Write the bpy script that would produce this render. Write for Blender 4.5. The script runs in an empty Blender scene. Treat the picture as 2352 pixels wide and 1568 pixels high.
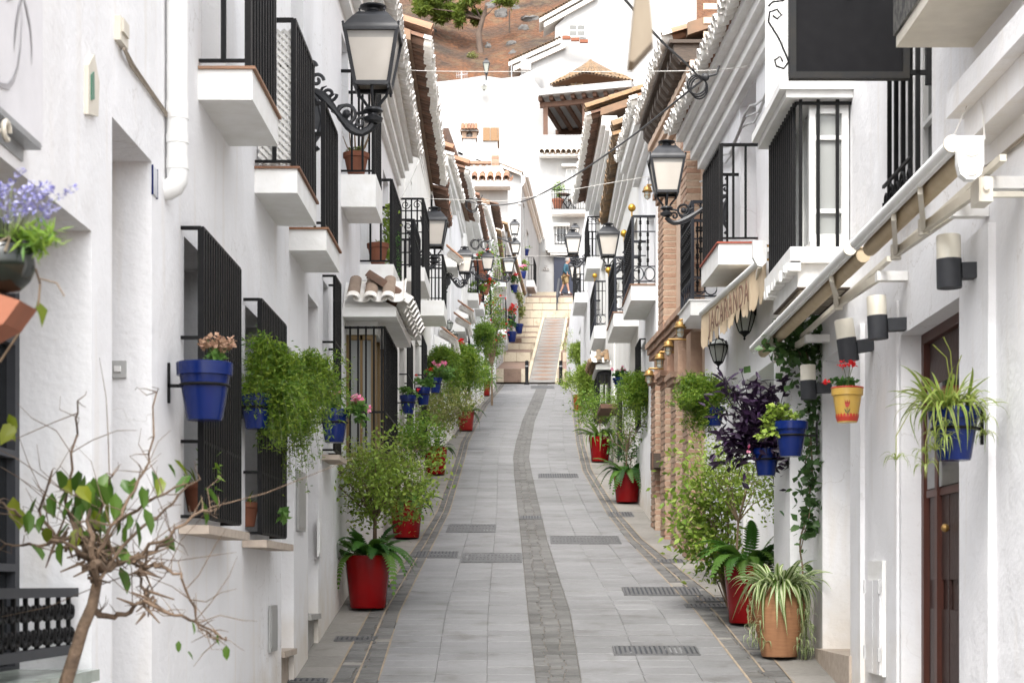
import bpy, math, random
import numpy as np
from math import sin, cos, pi, radians, sqrt, atan2
from mathutils import Vector, Matrix, Euler, noise as mnoise

S = bpy.context.scene
COL = S.collection
rnd = random.Random(7)

# ------------------------------------------------------------------ camera, sky, sun, exposure
FPX, PX, PY, CZ = 4000.0, 1203.0, 1340.0, 2.1      # focal length and principal point in a 2352 x 1568 frame
cam_d = bpy.data.cameras.new('camera')
cam = bpy.data.objects.new('camera', cam_d)
COL.objects.link(cam)
cam.location = (0, 0, CZ)
cam.rotation_euler = (radians(90), 0, 0)
cam_d.sensor_width = 36.0
cam_d.lens = FPX / 2352.0 * 36.0
cam_d.shift_x = -(PX - 1176.0) / 2352.0
cam_d.shift_y = (PY - 784.0) / 2352.0
cam_d.clip_start = 0.05
cam_d.clip_end = 3000
cam_d.dof.use_dof = True
cam_d.dof.focus_distance = 19.0
cam_d.dof.aperture_fstop = 9.0
S.camera = cam

SUN_EL, SUN_AZ = 52.0, 190.0                       # azimuth clockwise from +Y: behind the camera, to its left
world = bpy.data.worlds.new('World')
S.world = world
world.use_nodes = True
wn = world.node_tree.nodes
wl = world.node_tree.links
wn.clear()
wo = wn.new('ShaderNodeOutputWorld')
wb = wn.new('ShaderNodeBackground')
sky = wn.new('ShaderNodeTexSky')
sky.sky_type = 'NISHITA'
sky.sun_disc = False
sky.sun_elevation = radians(SUN_EL)
sky.sun_rotation = radians(SUN_AZ)
sky.dust_density = 4.0
sky.air_density = 1.0
sky.ozone_density = 0.6
hsv = wn.new('ShaderNodeHueSaturation')
hsv.inputs['Saturation'].default_value = 0.16       # veiled, milky sky
wl.new(sky.outputs[0], hsv.inputs['Color'])
wl.new(hsv.outputs[0], wb.inputs['Color'])
wb.inputs['Strength'].default_value = 0.15
wl.new(wb.outputs[0], wo.inputs[0])

sun_d = bpy.data.lights.new('sun', 'SUN')
sun_d.energy = 0.6
sun_d.angle = radians(10.0)
sun_d.color = (1.0, 0.955, 0.88)
sun = bpy.data.objects.new('sun', sun_d)
COL.objects.link(sun)
sun.location = (-10, -20, 40)
_d = Vector((sin(radians(SUN_AZ)) * cos(radians(SUN_EL)), cos(radians(SUN_AZ)) * cos(radians(SUN_EL)), sin(radians(SUN_EL))))
sun.rotation_euler = _d.to_track_quat('Z', 'Y').to_euler()

S.view_settings.view_transform = 'Standard'
S.view_settings.look = 'None'
S.view_settings.exposure = 2.08
S.view_settings.gamma = 1.0
S.cycles.max_bounces = 8
S.cycles.diffuse_bounces = 5
S.cycles.glossy_bounces = 3
S.cycles.transparent_max_bounces = 8
S.cycles.caustics_reflective = False
S.cycles.caustics_refractive = False
try:
    S.cycles.use_denoising = True
except Exception:
    pass

# ------------------------------------------------------------------ helpers
def pt(px, py, Y):
    return Vector(((px - PX) * Y / FPX, Y, CZ + (PY - py) * Y / FPX))
def zat(py, Y):
    return CZ + (PY - py) * Y / FPX
def xat(px, Y):
    return (px - PX) * Y / FPX
SL = 0.149
def gz(Y):
    return SL * Y if Y < 61 else SL * 61
def lerp(a, b, t):
    return a + (b - a) * t

ORG = {}
def thing(name, label, cat, loc=(0, 0, 0), group=None, rotz=0.0, kind=None):
    o = bpy.data.objects.new(name, None)
    COL.objects.link(o)
    o.empty_display_size = 0.1
    o.location = loc
    o.rotation_euler = (0, 0, rotz)
    tag(o, label, cat, group, kind)
    ORG[o.name] = Vector(loc)
    return o
def tag(o, label=None, cat=None, group=None, kind=None):
    if label: o['label'] = label
    if cat: o['category'] = cat
    if group: o['group'] = group
    if kind: o['kind'] = kind
    return o

class MB:
    """collects faces; build() links them as one mesh object"""
    def __init__(s):
        s.v = []; s.f = []; s.m = []; s.sm = []
    def add(s, vs, fs, m=0, smooth=False):
        b = len(s.v)
        s.v.extend([tuple(v) for v in vs])
        for f in fs:
            s.f.append(tuple(i + b for i in f)); s.m.append(m); s.sm.append(smooth)
    def quad(s, a, b, c, d, m=0):
        s.add([a, b, c, d], [(0, 1, 2, 3)], m)
    def poly(s, vs, m=0):
        s.add(vs, [tuple(range(len(vs)))], m)
    def box(s, x0, x1, y0, y1, z0, z1, m=0):
        if x0 > x1: x0, x1 = x1, x0
        if y0 > y1: y0, y1 = y1, y0
        if z0 > z1: z0, z1 = z1, z0
        v = [(x0, y0, z0), (x1, y0, z0), (x1, y1, z0), (x0, y1, z0), (x0, y0, z1), (x1, y0, z1), (x1, y1, z1), (x0, y1, z1)]
        s.add(v, [(0, 3, 2, 1), (4, 5, 6, 7), (0, 1, 5, 4), (1, 2, 6, 5), (2, 3, 7, 6), (3, 0, 4, 7)], m)
    def obox(s, c, ax, ay, az, m=0):
        """box from centre and three half-axis vectors"""
        c = Vector(c); ax = Vector(ax); ay = Vector(ay); az = Vector(az)
        v = [c - ax - ay - az, c + ax - ay - az, c + ax + ay - az, c - ax + ay - az, c - ax - ay + az, c + ax - ay + az, c + ax + ay + az, c - ax + ay + az]
        s.add(v, [(0, 3, 2, 1), (4, 5, 6, 7), (0, 1, 5, 4), (1, 2, 6, 5), (2, 3, 7, 6), (3, 0, 4, 7)], m)
    def bar(s, a, b, w, h=None, m=0):
        """square bar between two points"""
        a = Vector(a); b = Vector(b); h = h or w
        d = b - a
        L = d.length
        if L < 1e-6: return
        d.normalize()
        up = Vector((0, 0, 1)) if abs(d.z) < 0.95 else Vector((0, 1, 0))
        sx = d.cross(up).normalized(); sy = sx.cross(d).normalized()
        s.obox((a + b) / 2, d * L / 2, sx * w / 2, sy * h / 2, m)
    def tube(s, pts, r, n=6, m=0, caps=True, smooth=True):
        pts = [Vector(p) for p in pts]
        k = len(pts)
        rs = r if isinstance(r, (list, tuple)) else [r] * k
        vs = []; fs = []
        prev = None
        for i, p in enumerate(pts):
            d = (pts[min(i + 1, k - 1)] - pts[max(i - 1, 0)])
            if d.length < 1e-9: d = Vector((0, 0, 1))
            d.normalize()
            if prev is None:
                up = Vector((0, 0, 1)) if abs(d.z) < 0.9 else Vector((1, 0, 0))
                a = d.cross(up).normalized()
            else:
                a = prev - d * prev.dot(d)
                if a.length < 1e-6: a = d.orthogonal()
                a.normalize()
            prev = a
            b = d.cross(a)
            for j in range(n):
                t = 2 * pi * j / n
                vs.append(p + (a * cos(t) + b * sin(t)) * rs[i])
        for i in range(k - 1):
            for j in range(n):
                fs.append((i * n + j, i * n + (j + 1) % n, (i + 1) * n + (j + 1) % n, (i + 1) * n + j))
        b0 = len(s.v)
        s.add(vs, fs, m, smooth)
        if caps:
            for f in (tuple(range(n - 1, -1, -1)), tuple((k - 1) * n + j for j in range(n))):
                s.f.append(tuple(i + b0 for i in f)); s.m.append(m); s.sm.append(False)
    def lathe(s, prof, c=(0, 0, 0), n=16, m=0, sx=1, sy=1, smooth=True, rot=0.0, mfun=None):
        """profile of (r, z)"""
        c = Vector(c)
        k = len(prof)
        vs = []
        for (r, z) in prof:
            for j in range(n):
                t = 2 * pi * j / n + rot
                vs.append((c.x + r * cos(t) * sx, c.y + r * sin(t) * sy, c.z + z))
        b = len(s.v)
        s.v.extend(vs)
        for i in range(k - 1):
            for j in range(n):
                s.f.append((b + i * n + j, b + i * n + (j + 1) % n, b + (i + 1) * n + (j + 1) % n, b + (i + 1) * n + j))
                s.m.append(mfun(i) if mfun else m); s.sm.append(smooth)
    def disc(s, c, r, n=12, m=0, up=True):
        c = Vector(c)
        vs = [(c.x + r * cos(2 * pi * j / n), c.y + r * sin(2 * pi * j / n), c.z) for j in range(n)]
        s.poly(vs if up else vs[::-1], m)
    def ball(s, c, r, n=8, m=0):
        pr = [(r * sin(pi * i / n) if 0 < i < n else r * 0.02, -r * cos(pi * i / n)) for i in range(n + 1)]
        s.lathe(pr, c, max(6, n), m)
    def mesh(s, name, mats):
        me = bpy.data.meshes.new(name)
        me.from_pydata(s.v, [], s.f)
        for mt in (mats if isinstance(mats, (list, tuple)) else [mats]):
            me.materials.append(mt)
        me.polygons.foreach_set('material_index', s.m)
        me.polygons.foreach_set('use_smooth', s.sm)
        if any(s.sm): me.set_sharp_from_angle(angle=radians(42))
        me.update()
        return me
    def build(s, name, mats, parent=None, local=False):
        if parent is not None and not local:
            o0 = ORG[parent.name]
            s.v = [(a - o0.x, b - o0.y, c - o0.z) for a, b, c in s.v]
        me = s.mesh(name, mats)
        return link(name, me, parent)

def link(name, me, parent=None, loc=None, rot=None, scale=None):
    """an object for mesh data; loc in world axes for a parented piece (roots are unrotated unless built locally)"""
    o = bpy.data.objects.new(name, me)
    COL.objects.link(o)
    if parent is not None:
        o.parent = parent
        ORG[o.name] = ORG[parent.name]
        if loc is not None:
            o.location = Vector(loc) - ORG[parent.name]
    else:
        ORG[o.name] = Vector((0, 0, 0))
        if loc is not None: o.location = loc
    if rot is not None: o.rotation_euler = rot
    if scale is not None: o.scale = scale if isinstance(scale, (tuple, list, Vector)) else (scale,) * 3
    return o
def linkl(name, me, parent, loc=(0, 0, 0), rot=None, scale=None):
    o = bpy.data.objects.new(name, me)
    COL.objects.link(o)
    o.parent = parent
    ORG[o.name] = ORG[parent.name]
    o.location = loc
    if rot is not None: o.rotation_euler = rot
    if scale is not None: o.scale = scale if isinstance(scale, (tuple, list, Vector)) else (scale,) * 3
    return o
def copy_tree(o, parent=None):
    c = o.copy(); COL.objects.link(c)
    if parent is not None:
        c.parent = parent
    for ch in o.children:
        copy_tree(ch, c)
    return c
def copy_thing(o, loc, label, rotz=None, scale=None):
    c = copy_tree(o)
    c.location = loc
    if rotz is not None: c.rotation_euler = (0, 0, rotz)
    if scale is not None: c.scale = (scale,) * 3
    c['label'] = label
    ORG[c.name] = Vector(loc)
    return c

# ------------------------------------------------------------------ materials
def new_mat(name):
    m = bpy.data.materials.new(name)
    m.use_nodes = True
    nt = m.node_tree
    b = nt.nodes['Principled BSDF']
    return m, nt, b
def noise_fac(nt, scale, detail=4.0, stretch=None, coord='pos'):
    n = nt.nodes.new('ShaderNodeTexNoise')
    n.inputs['Scale'].default_value = scale
    n.inputs['Detail'].default_value = detail
    if coord == 'pos':
        g = nt.nodes.new('ShaderNodeNewGeometry'); src = g.outputs['Position']
    else:
        g = nt.nodes.new('ShaderNodeTexCoord'); src = g.outputs['Object']
    if stretch:
        mp = nt.nodes.new('ShaderNodeMapping')
        mp.inputs['Scale'].default_value = stretch
        nt.links.new(src, mp.inputs['Vector']); src = mp.outputs[0]
    nt.links.new(src, n.inputs['Vector'])
    return n.outputs['Fac']
def ramp(nt, fac, p0, c0, p1, c1):
    r = nt.nodes.new('ShaderNodeValToRGB')
    r.color_ramp.elements[0].position = p0; r.color_ramp.elements[0].color = (*c0, 1)
    r.color_ramp.elements[1].position = p1; r.color_ramp.elements[1].color = (*c1, 1)
    nt.links.new(fac, r.inputs[0])
    return r.outputs[0]
def mixc(nt, fac, a, b, mode='MIX'):
    n = nt.nodes.new('ShaderNodeMix')
    n.data_type = 'RGBA'; n.blend_type = mode
    for sock, val in ((n.inputs['Factor'], fac), (n.inputs[6], a), (n.inputs[7], b)):
        if isinstance(val, (int, float)): sock.default_value = val
        elif isinstance(val, (tuple, list)): sock.default_value = (*val[:3], 1)
        else: nt.links.new(val, sock)
    return n.outputs[2]
def mathn(nt, op, a, b=None, clamp=False):
    n = nt.nodes.new('ShaderNodeMath'); n.operation = op; n.use_clamp = clamp
    for i, v in enumerate((a, b)):
        if v is None: continue
        if isinstance(v, (int, float)): n.inputs[i].default_value = v
        else: nt.links.new(v, n.inputs[i])
    return n.outputs[0]
def add_bump(nt, b, scale, strength, dist=0.01, detail=5, stretch=None):
    f = noise_fac(nt, scale, detail, stretch)
    bp = nt.nodes.new('ShaderNodeBump')
    bp.inputs['Strength'].default_value = strength
    bp.inputs['Distance'].default_value = dist
    nt.links.new(f, bp.inputs['Height'])
    nt.links.new(bp.outputs[0], b.inputs['Normal'])
    return bp
def pm(name, col, rough=0.6, metal=0.0, c2=None, scale=6.0, spread=0.25, rand=None, island=False, rvar=0.25, bump=0.0, bscale=40.0, bdist=0.01, stretch=None, spec=0.5, coat=0.0, coord='pos'):
    """principled with noise mottling; rand: object random tint, island: per loose piece tint"""
    m, nt, b = new_mat(name)
    c2 = c2 or tuple(c * 0.75 for c in col)
    f = noise_fac(nt, scale, 5.0, stretch, coord)
    c = ramp(nt, f, 0.5 - spread, c2, 0.5 + spread, col)
    if rand or island:
        if island:
            g = nt.nodes.new('ShaderNodeNewGeometry'); rv = g.outputs['Random Per Island']
        else:
            g = nt.nodes.new('ShaderNodeObjectInfo'); rv = g.outputs['Random']
        if isinstance(rand, (list, tuple)):
            r = nt.nodes.new('ShaderNodeValToRGB')
            el = r.color_ramp.elements
            n = len(rand)
            el[0].color = (*rand[0], 1); el[1].color = (*rand[-1], 1)
            for i in range(1, n - 1):
                e = el.new(i / (n - 1)); e.color = (*rand[i], 1)
            nt.links.new(rv, r.inputs[0])
            c = mixc(nt, 1.0, c, r.outputs[0], 'MULTIPLY')
        else:
            v = mathn(nt, 'MULTIPLY_ADD', rv, 2 * rvar)
            v.node.inputs[2].default_value = 1 - rvar
            h = nt.nodes.new('ShaderNodeHueSaturation')
            nt.links.new(v, h.inputs['Value']); nt.links.new(c, h.inputs['Color'])
            c = h.outputs[0]
    nt.links.new(c, b.inputs['Base Color'])
    b.inputs['Roughness'].default_value = rough
    b.inputs['Metallic'].default_value = metal
    b.inputs['Specular IOR Level'].default_value = spec
    if coat:
        b.inputs['Coat Weight'].default_value = coat; b.inputs['Coat Roughness'].default_value = 0.08
    if bump: add_bump(nt, b, bscale, bump, bdist)
    return m
def whitewash(name, col=(0.80, 0.80, 0.81), dirt=(0.60, 0.53, 0.43), amount=0.5, bump=0.38):
    m, nt, b = new_mat(name)
    f1 = noise_fac(nt, 1.3, 4.0, (1, 1, 0.35))
    c = ramp(nt, f1, 0.3, tuple(x * 0.93 for x in col), 0.68, col)
    fp = noise_fac(nt, 0.75, 2.0, (1, 1, 0.8))
    pp = ramp(nt, fp, 0.50, (1, 1, 1), 0.515, (0.955, 0.95, 0.945))
    c = mixc(nt, 1.0, c, pp, 'MULTIPLY')
    f2 = noise_fac(nt, 9.0, 6.0, (1, 1, 0.12))
    s = ramp(nt, f2, 0.57, (0, 0, 0), 0.80, (1, 1, 1))
    c = mixc(nt, mathn(nt, 'MULTIPLY', s, amount * 0.8), c, dirt)
    f4 = noise_fac(nt, 55.0, 3.0)
    s4 = ramp(nt, f4, 0.66, (0, 0, 0), 0.74, (1, 1, 1))
    c = mixc(nt, mathn(nt, 'MULTIPLY', s4, 0.22), c, (0.45, 0.42, 0.38))
    # hairline cracks, only in patches
    vo = nt.nodes.new('ShaderNodeTexVoronoi'); vo.feature = 'DISTANCE_TO_EDGE'; vo.inputs['Scale'].default_value = 1.7
    g0 = nt.nodes.new('ShaderNodeNewGeometry'); nz = nt.nodes.new('ShaderNodeTexNoise'); nz.inputs['Scale'].default_value = 3.5; nz.inputs['Detail'].default_value = 6
    nt.links.new(g0.outputs['Position'], nz.inputs['Vector'])
    vm_ = nt.nodes.new('ShaderNodeVectorMath'); vm_.operation = 'MULTIPLY_ADD'; vm_.inputs[1].default_value = (.5, .5, .5)
    nt.links.new(nz.outputs['Color'], vm_.inputs[0]); nt.links.new(g0.outputs['Position'], vm_.inputs[2]); nt.links.new(vm_.outputs[0], vo.inputs['Vector'])
    ck = ramp(nt, vo.outputs['Distance'], .002, (1, 1, 1), .007, (0, 0, 0))
    ck = mathn(nt, 'MULTIPLY', ck, ramp(nt, noise_fac(nt, .9, 2.0), .52, (0, 0, 0), .60, (.4, .4, .4)))
    c = mixc(nt, ck, c, (0.38, 0.35, 0.31))
    # splash dirt just over the pavement, which climbs with the street
    g = nt.nodes.new('ShaderNodeNewGeometry')
    sp = nt.nodes.new('ShaderNodeSeparateXYZ'); nt.links.new(g.outputs['Position'], sp.inputs[0])
    h = mathn(nt, 'SUBTRACT', sp.outputs['Z'], mathn(nt, 'MULTIPLY', sp.outputs['Y'], SL))
    f3 = noise_fac(nt, 5.0, 5.0)
    hh = mathn(nt, 'SUBTRACT', mathn(nt, 'MULTIPLY', f3, 0.95), h)
    hh = mathn(nt, 'MULTIPLY', hh, 2.2, clamp=True)
    c = mixc(nt, mathn(nt, 'MULTIPLY', hh, min(0.7, amount * 1.2)), c, dirt)
    nt.links.new(c, b.inputs['Base Color'])
    b.inputs['Roughness'].default_value = 0.85
    b.inputs['Specular IOR Level'].default_value = 0.25
    fb = mathn(nt, 'ADD', mathn(nt, 'MULTIPLY', noise_fac(nt, 4.5, 3.0), 1.0), mathn(nt, 'MULTIPLY', noise_fac(nt, 45.0, 4.0), 0.22))
    bp = nt.nodes.new('ShaderNodeBump'); bp.inputs['Strength'].default_value = bump; bp.inputs['Distance'].default_value = 0.03
    nt.links.new(fb, bp.inputs['Height']); nt.links.new(bp.outputs[0], b.inputs['Normal'])
    return m
def leafmat(name, cols, rough=0.5, trans=0.35, island=True):
    m, nt, b = new_mat(name)
    if island:
        g = nt.nodes.new('ShaderNodeNewGeometry'); rv = g.outputs['Random Per Island']
    else:
        g = nt.nodes.new('ShaderNodeObjectInfo'); rv = g.outputs['Random']
    r = nt.nodes.new('ShaderNodeValToRGB')
    el = r.color_ramp.elements
    n = len(cols)
    el[0].color = (*cols[0], 1); el[1].color = (*cols[-1], 1)
    for i in range(1, n - 1):
        e = el.new(i / (n - 1)); e.color = (*cols[i], 1)
    nt.links.new(rv, r.inputs[0])
    nt.links.new(r.outputs[0], b.inputs['Base Color'])
    b.inputs['Roughness'].default_value = rough
    b.inputs['Specular IOR Level'].default_value = 0.35
    t = nt.nodes.new('ShaderNodeBsdfTranslucent')
    h = nt.nodes.new('ShaderNodeHueSaturation'); h.inputs['Value'].default_value = 1.5
    nt.links.new(r.outputs[0], h.inputs['Color']); nt.links.new(h.outputs[0], t.inputs['Color'])
    mx = nt.nodes.new('ShaderNodeMixShader'); mx.inputs[0].default_value = trans
    nt.links.new(b.outputs[0], mx.inputs[1]); nt.links.new(t.outputs[0], mx.inputs[2])
    nt.links.new(mx.outputs[0], nt.nodes['Material Output'].inputs['Surface'])
    return m

WALL = [whitewash('whitewash'), whitewash('whitewash_cool', (0.80, 0.80, 0.815), amount=0.42, bump=0.4), whitewash('whitewash_warm', (0.82, 0.81, 0.78), amount=0.5, bump=0.36)]
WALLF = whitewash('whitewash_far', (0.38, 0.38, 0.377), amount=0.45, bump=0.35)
TRIM = pm('white_trim', (0.80, 0.80, 0.79), 0.7, c2=(0.70, 0.69, 0.66), scale=9, bump=0.25, bscale=30)
TRIMG = pm('grey_trim', (0.55, 0.55, 0.55), 0.7, scale=9)
IRON = pm('black_iron', (0.004, 0.004, 0.005), 0.55, spec=0.16, c2=(0.008, 0.008, 0.008), scale=30, bump=0.2, bscale=120, bdist=0.003)
IRONB = pm('blue_black_iron', (0.006, 0.008, 0.014), 0.45, spec=0.35, c2=(0.013, 0.015, 0.022), scale=30, bump=0.2, bscale=120, bdist=0.003)
LAMPB = pm('lamp_black', (0.014, 0.015, 0.018), 0.42, spec=0.4, c2=(0.03, 0.031, 0.035), scale=14)
TILE = pm('terracotta_tile', (0.29, 0.145, 0.09), 0.85, c2=(0.20, 0.13, 0.09), scale=14, rand=[(0.55, 0.5, 0.48), (1, 0.9, 0.8), (1.1, 1.15, 1.1), (0.8, 0.72, 0.66), (1.15, 1, 0.8)], bump=0.3, bscale=60)
TILEB = pm('brown_tile', (0.17, 0.10, 0.07), 0.9, c2=(0.095, 0.068, 0.052), scale=14, rand=[(0.6, 0.55, 0.5), (1, 0.9, 0.85), (1.3, 1.1, 1.0)], bump=0.3, bscale=60)
TILEO = pm('ochre_tile', (0.25, 0.165, 0.095), 0.9, c2=(0.12, 0.098, 0.072), scale=16, rand=[(0.6, 0.6, 0.6), (1, 0.95, 0.9), (1.15, 1.0, 0.8), (0.8, 0.85, 0.9)], bump=0.35, bscale=60)
TILEW = pm('whitewashed_tile', (0.78, 0.77, 0.75), 0.85, c2=(0.62, 0.58, 0.52), scale=16, bump=0.3, bscale=60)
TILEG = pm('weathered_tile', (0.27, 0.21, 0.165), 0.9, c2=(0.20, 0.15, 0.115), scale=18, rand=[(.8, .8, .8), (1.1, 1.05, 1)], bump=0.35, bscale=60)
MORTAR = pm('lime_mortar', (0.74, 0.73, 0.71), 0.9, c2=(0.55, 0.50, 0.44), scale=18, bump=0.4, bscale=50)
ROOFG = pm('roof_field', (0.22, 0.13, 0.08), 0.9, c2=(0.15, 0.105, 0.07), scale=8)
BRICK = pm('brick', (0.36, 0.235, 0.165), 0.9, c2=(0.27, 0.165, 0.115), scale=16, rand=[(0.9, 0.84, 0.80), (1.0, 1.05, 1.05), (1.1, 1.25, 1.3), (0.95, 0.88, 0.85)], bump=0.5, bscale=70)
BMORT = pm('brick_mortar', (0.46, 0.38, 0.29), 0.95, c2=(0.36, 0.29, 0.22), scale=20, bump=0.4, bscale=60)
PEACH = pm('peach_render', (0.55, 0.42, 0.32), 0.85, c2=(0.46, 0.34, 0.26), scale=5, bump=0.25, bscale=50)
WOODD = pm('dark_rafter', (0.075, 0.052, 0.036), 0.75, c2=(0.035, 0.026, 0.02), scale=20, stretch=(1, 8, 8), bump=0.3, bscale=60)
WOOD = pm('brown_beam', (0.13, 0.062, 0.035), 0.7, c2=(0.075, 0.04, 0.025), scale=10, bump=0.2, bscale=50)
DOORW = pm('dark_door_wood', (0.045, 0.018, 0.013), 0.5, c2=(0.025, 0.011, 0.009), scale=14, stretch=(6, 6, 0.6), bump=0.2, bscale=40)
DOORR = pm('red_door_wood', (0.075, 0.019, 0.009), 0.45, c2=(0.045, 0.012, 0.007), scale=14, stretch=(6, 6, 0.6))
BLUED = pm('blue_door_paint', (0.003, 0.008, 0.03), 0.5, scale=10)
STONE = pm('sill_stone', (0.47, 0.40, 0.33), 0.85, c2=(0.34, 0.28, 0.23), scale=22, bump=0.3, bscale=50)
GREYST = pm('grey_step_stone', (0.40, 0.39, 0.37), 0.85, c2=(0.29, 0.28, 0.26), scale=22, bump=0.3, bscale=50)
REDP = pm('red_glaze', (0.225, 0.0015, 0.003), 0.25, c2=(0.175, 0.001, 0.002), scale=5, spec=0.3)
REDD = pm('red_plastic_dull', (0.30, 0.010, 0.006), 0.35, scale=5)
BLUEP = pm('blue_glaze', (0.003, 0.015, 0.108), 0.25, c2=(0.002, 0.010, 0.075), scale=8, spec=0.35)
TERRA = pm('terracotta_pot', (0.24, 0.085, 0.045), 0.85, c2=(0.19, 0.07, 0.038), scale=14, bump=0.15, bscale=60)
JARM = pm('terracotta_jar_clay', (0.34, 0.17, 0.08), 0.8, c2=(0.27, 0.125, 0.06), scale=10, stretch=(1, 1, 9), bump=0.2, bscale=40)
SOIL = pm('soil', (0.05, 0.035, 0.025), 0.95, scale=40, bump=0.6, bscale=60)
YELLP = pm('yellow_glaze', (0.55, 0.34, 0.06), 0.35, c2=(0.50, 0.32, 0.075), scale=9, stretch=(1, 1, 6))
REDF = pm('painted_red', (0.50, 0.045, 0.025), 0.4, scale=9)
GREENF = pm('painted_green', (0.08, 0.11, 0.045), 0.4, scale=9)
GREENPOT = pm('dark_green_glaze', (0.006, 0.010, 0.006), 0.15, c2=(0.003, 0.005, 0.003), scale=9)
CREAM = pm('cream_plastic', (0.66, 0.62, 0.53), 0.45, c2=(0.56, 0.52, 0.44), scale=12)
PVC = pm('white_pvc', (0.78, 0.78, 0.77), 0.4, c2=(0.70, 0.70, 0.68), scale=9)
ALU = pm('grey_metal', (0.40, 0.41, 0.42), 0.45, metal=0.6, scale=12)
DGREY = pm('dark_grey_paint', (0.042, 0.044, 0.05), 0.6, spec=0.3, c2=(0.034, 0.036, 0.041), scale=30)
OPAL = pm('opal_shade', (0.72, 0.69, 0.60), 0.35, c2=(0.66, 0.61, 0.50), scale=6)
BRASS = pm('brass', (0.36, 0.22, 0.07), 0.45, metal=0.6, c2=(0.26, 0.155, 0.05), scale=14)
GOLD = pm('gold_ball', (0.50, 0.29, 0.04), 0.35, metal=0.7, scale=10)
BRONZE = pm('bronze_frame', (0.16, 0.10, 0.035), 0.42, metal=0.35, c2=(0.18, 0.115, 0.045), scale=5)
SIGNB = pm('black_sign_board', (0.004, 0.004, 0.005), 0.7, spec=0.12, c2=(0.007, 0.007, 0.008), scale=18)
SIGNF = pm('sign_frame', (0.010, 0.011, 0.013), 0.6, spec=0.2, c2=(0.020, 0.018, 0.015), scale=18)
CANV = pm('awning_canvas', (0.56, 0.46, 0.32), 0.85, c2=(0.47, 0.37, 0.24), scale=10, bump=0.2, bscale=40)
VALM = pm('valance_canvas', (0.66, 0.53, 0.37), 0.85, c2=(0.56, 0.43, 0.28), scale=9, bump=0.2, bscale=60)
BROWNT = pm('brown_print', (0.17, 0.085, 0.055), 0.85, scale=20)
BARK = pm('bark', (0.17, 0.115, 0.075), 0.9, c2=(0.09, 0.06, 0.04), scale=30, stretch=(1, 1, 0.4), bump=0.6, bscale=60)
TWIG = pm('twig', (0.26, 0.185, 0.115), 0.9, c2=(0.13, 0.09, 0.06), scale=25)
BARKP = pm('pine_bark', (0.14, 0.10, 0.075), 0.95, c2=(0.07, 0.05, 0.04), scale=3, stretch=(1, 1, 0.3), bump=0.6, bscale=8, bdist=0.1)
STEM = pm('green_stem', (0.10, 0.13, 0.04), 0.7, scale=20)
BLACKP = pm('black_cable', (0.02, 0.02, 0.022), 0.5, scale=20)
WHITEC = pm('pale_cable', (0.62, 0.60, 0.56), 0.6, scale=20)
CABLEG = pm('old_grey_cable', (0.36, 0.31, 0.25), 0.7, scale=20)
FABW = pm('banner_white', (0.74, 0.73, 0.75), 0.8, scale=4)
INK = pm('banner_ink', (0.22, 0.21, 0.22), 0.8, c2=(0.42, 0.41, 0.42), scale=9)
WICK = pm('wicker', (0.27, 0.165, 0.085), 0.85, c2=(0.21, 0.125, 0.065), scale=20)
PALEW = pm('pale_wood', (0.19, 0.155, 0.11), 0.7, c2=(0.12, 0.088, 0.055), scale=6, stretch=(4, 4, 1))
def glassmat(name, col, rough=0.08, alpha=1.0):
    m, nt, b = new_mat(name)
    b.inputs['Base Color'].default_value = (*col, 1)
    b.inputs['Roughness'].default_value = rough
    b.inputs['Specular IOR Level'].default_value = 0.8
    b.inputs['Alpha'].default_value = alpha
    return m
GLASS = glassmat('window_glass', (0.010, 0.011, 0.012), 0.08)
GLASSL = glassmat('curtained_glass', (0.30, 0.31, 0.30), 0.12)
LAMPG = pm('frosted_lantern_pane', (0.55, 0.51, 0.46), 0.22, c2=(0.50, 0.46, 0.41), scale=8)
LAMPD = pm('lantern_inner_band', (0.25, 0.245, 0.235), 0.3, scale=8)
LAMPG2 = glassmat('sconce_glass', (0.40, 0.42, 0.38), 0.1, 0.8)
DARK = pm('dark_interior', (0.03, 0.03, 0.03), 0.9, scale=4)
# ------------------------------------------------------------------ ground and street paving
def slabmat(name, col, c2, island, rough=0.75, stain=0.5, rvar=0.1):
    m, nt, b = new_mat(name)
    f = noise_fac(nt, 26.0, 6.0, (1, 3, 1))
    c = ramp(nt, f, 0.25, c2, 0.75, col)
    f2 = noise_fac(nt, 1.1, 5.0)
    s = ramp(nt, f2, 0.45, (1, 1, 1), 0.78, (1 - stain, 1 - stain, 1 - stain * 1.05))
    c = mixc(nt, 1.0, c, s, 'MULTIPLY')
    s5 = ramp(nt, noise_fac(nt, 4.2, 7.0), .55, (1, 1, 1), .72, (.72, .70, .67))
    c = mixc(nt, 1.0, c, s5, 'MULTIPLY')
    f3 = noise_fac(nt, 90.0, 2.0)
    s3 = ramp(nt, f3, 0.62, (0, 0, 0), 0.72, (1, 1, 1))
    c = mixc(nt, mathn(nt, 'MULTIPLY', s3, 0.25), c, tuple(x * 0.55 for x in col))
    if island:
        g = nt.nodes.new('ShaderNodeNewGeometry'); rv = g.outputs['Random Per Island']
    else:
        g = nt.nodes.new('ShaderNodeObjectInfo'); rv = g.outputs['Random']
    v = mathn(nt, 'MULTIPLY_ADD', rv, 2 * rvar); v.node.inputs[2].default_value = 1 - rvar
    h = nt.nodes.new('ShaderNodeHueSaturation')
    nt.links.new(v, h.inputs['Value']); nt.links.new(c, h.inputs['Color'])
    nt.links.new(h.outputs[0], b.inputs['Base Color'])
    b.inputs['Roughness'].default_value = rough
    b.inputs['Specular IOR Level'].default_value = 0.4
    add_bump(nt, b, 55.0, 0.35, 0.006, 6)
    return m
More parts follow.
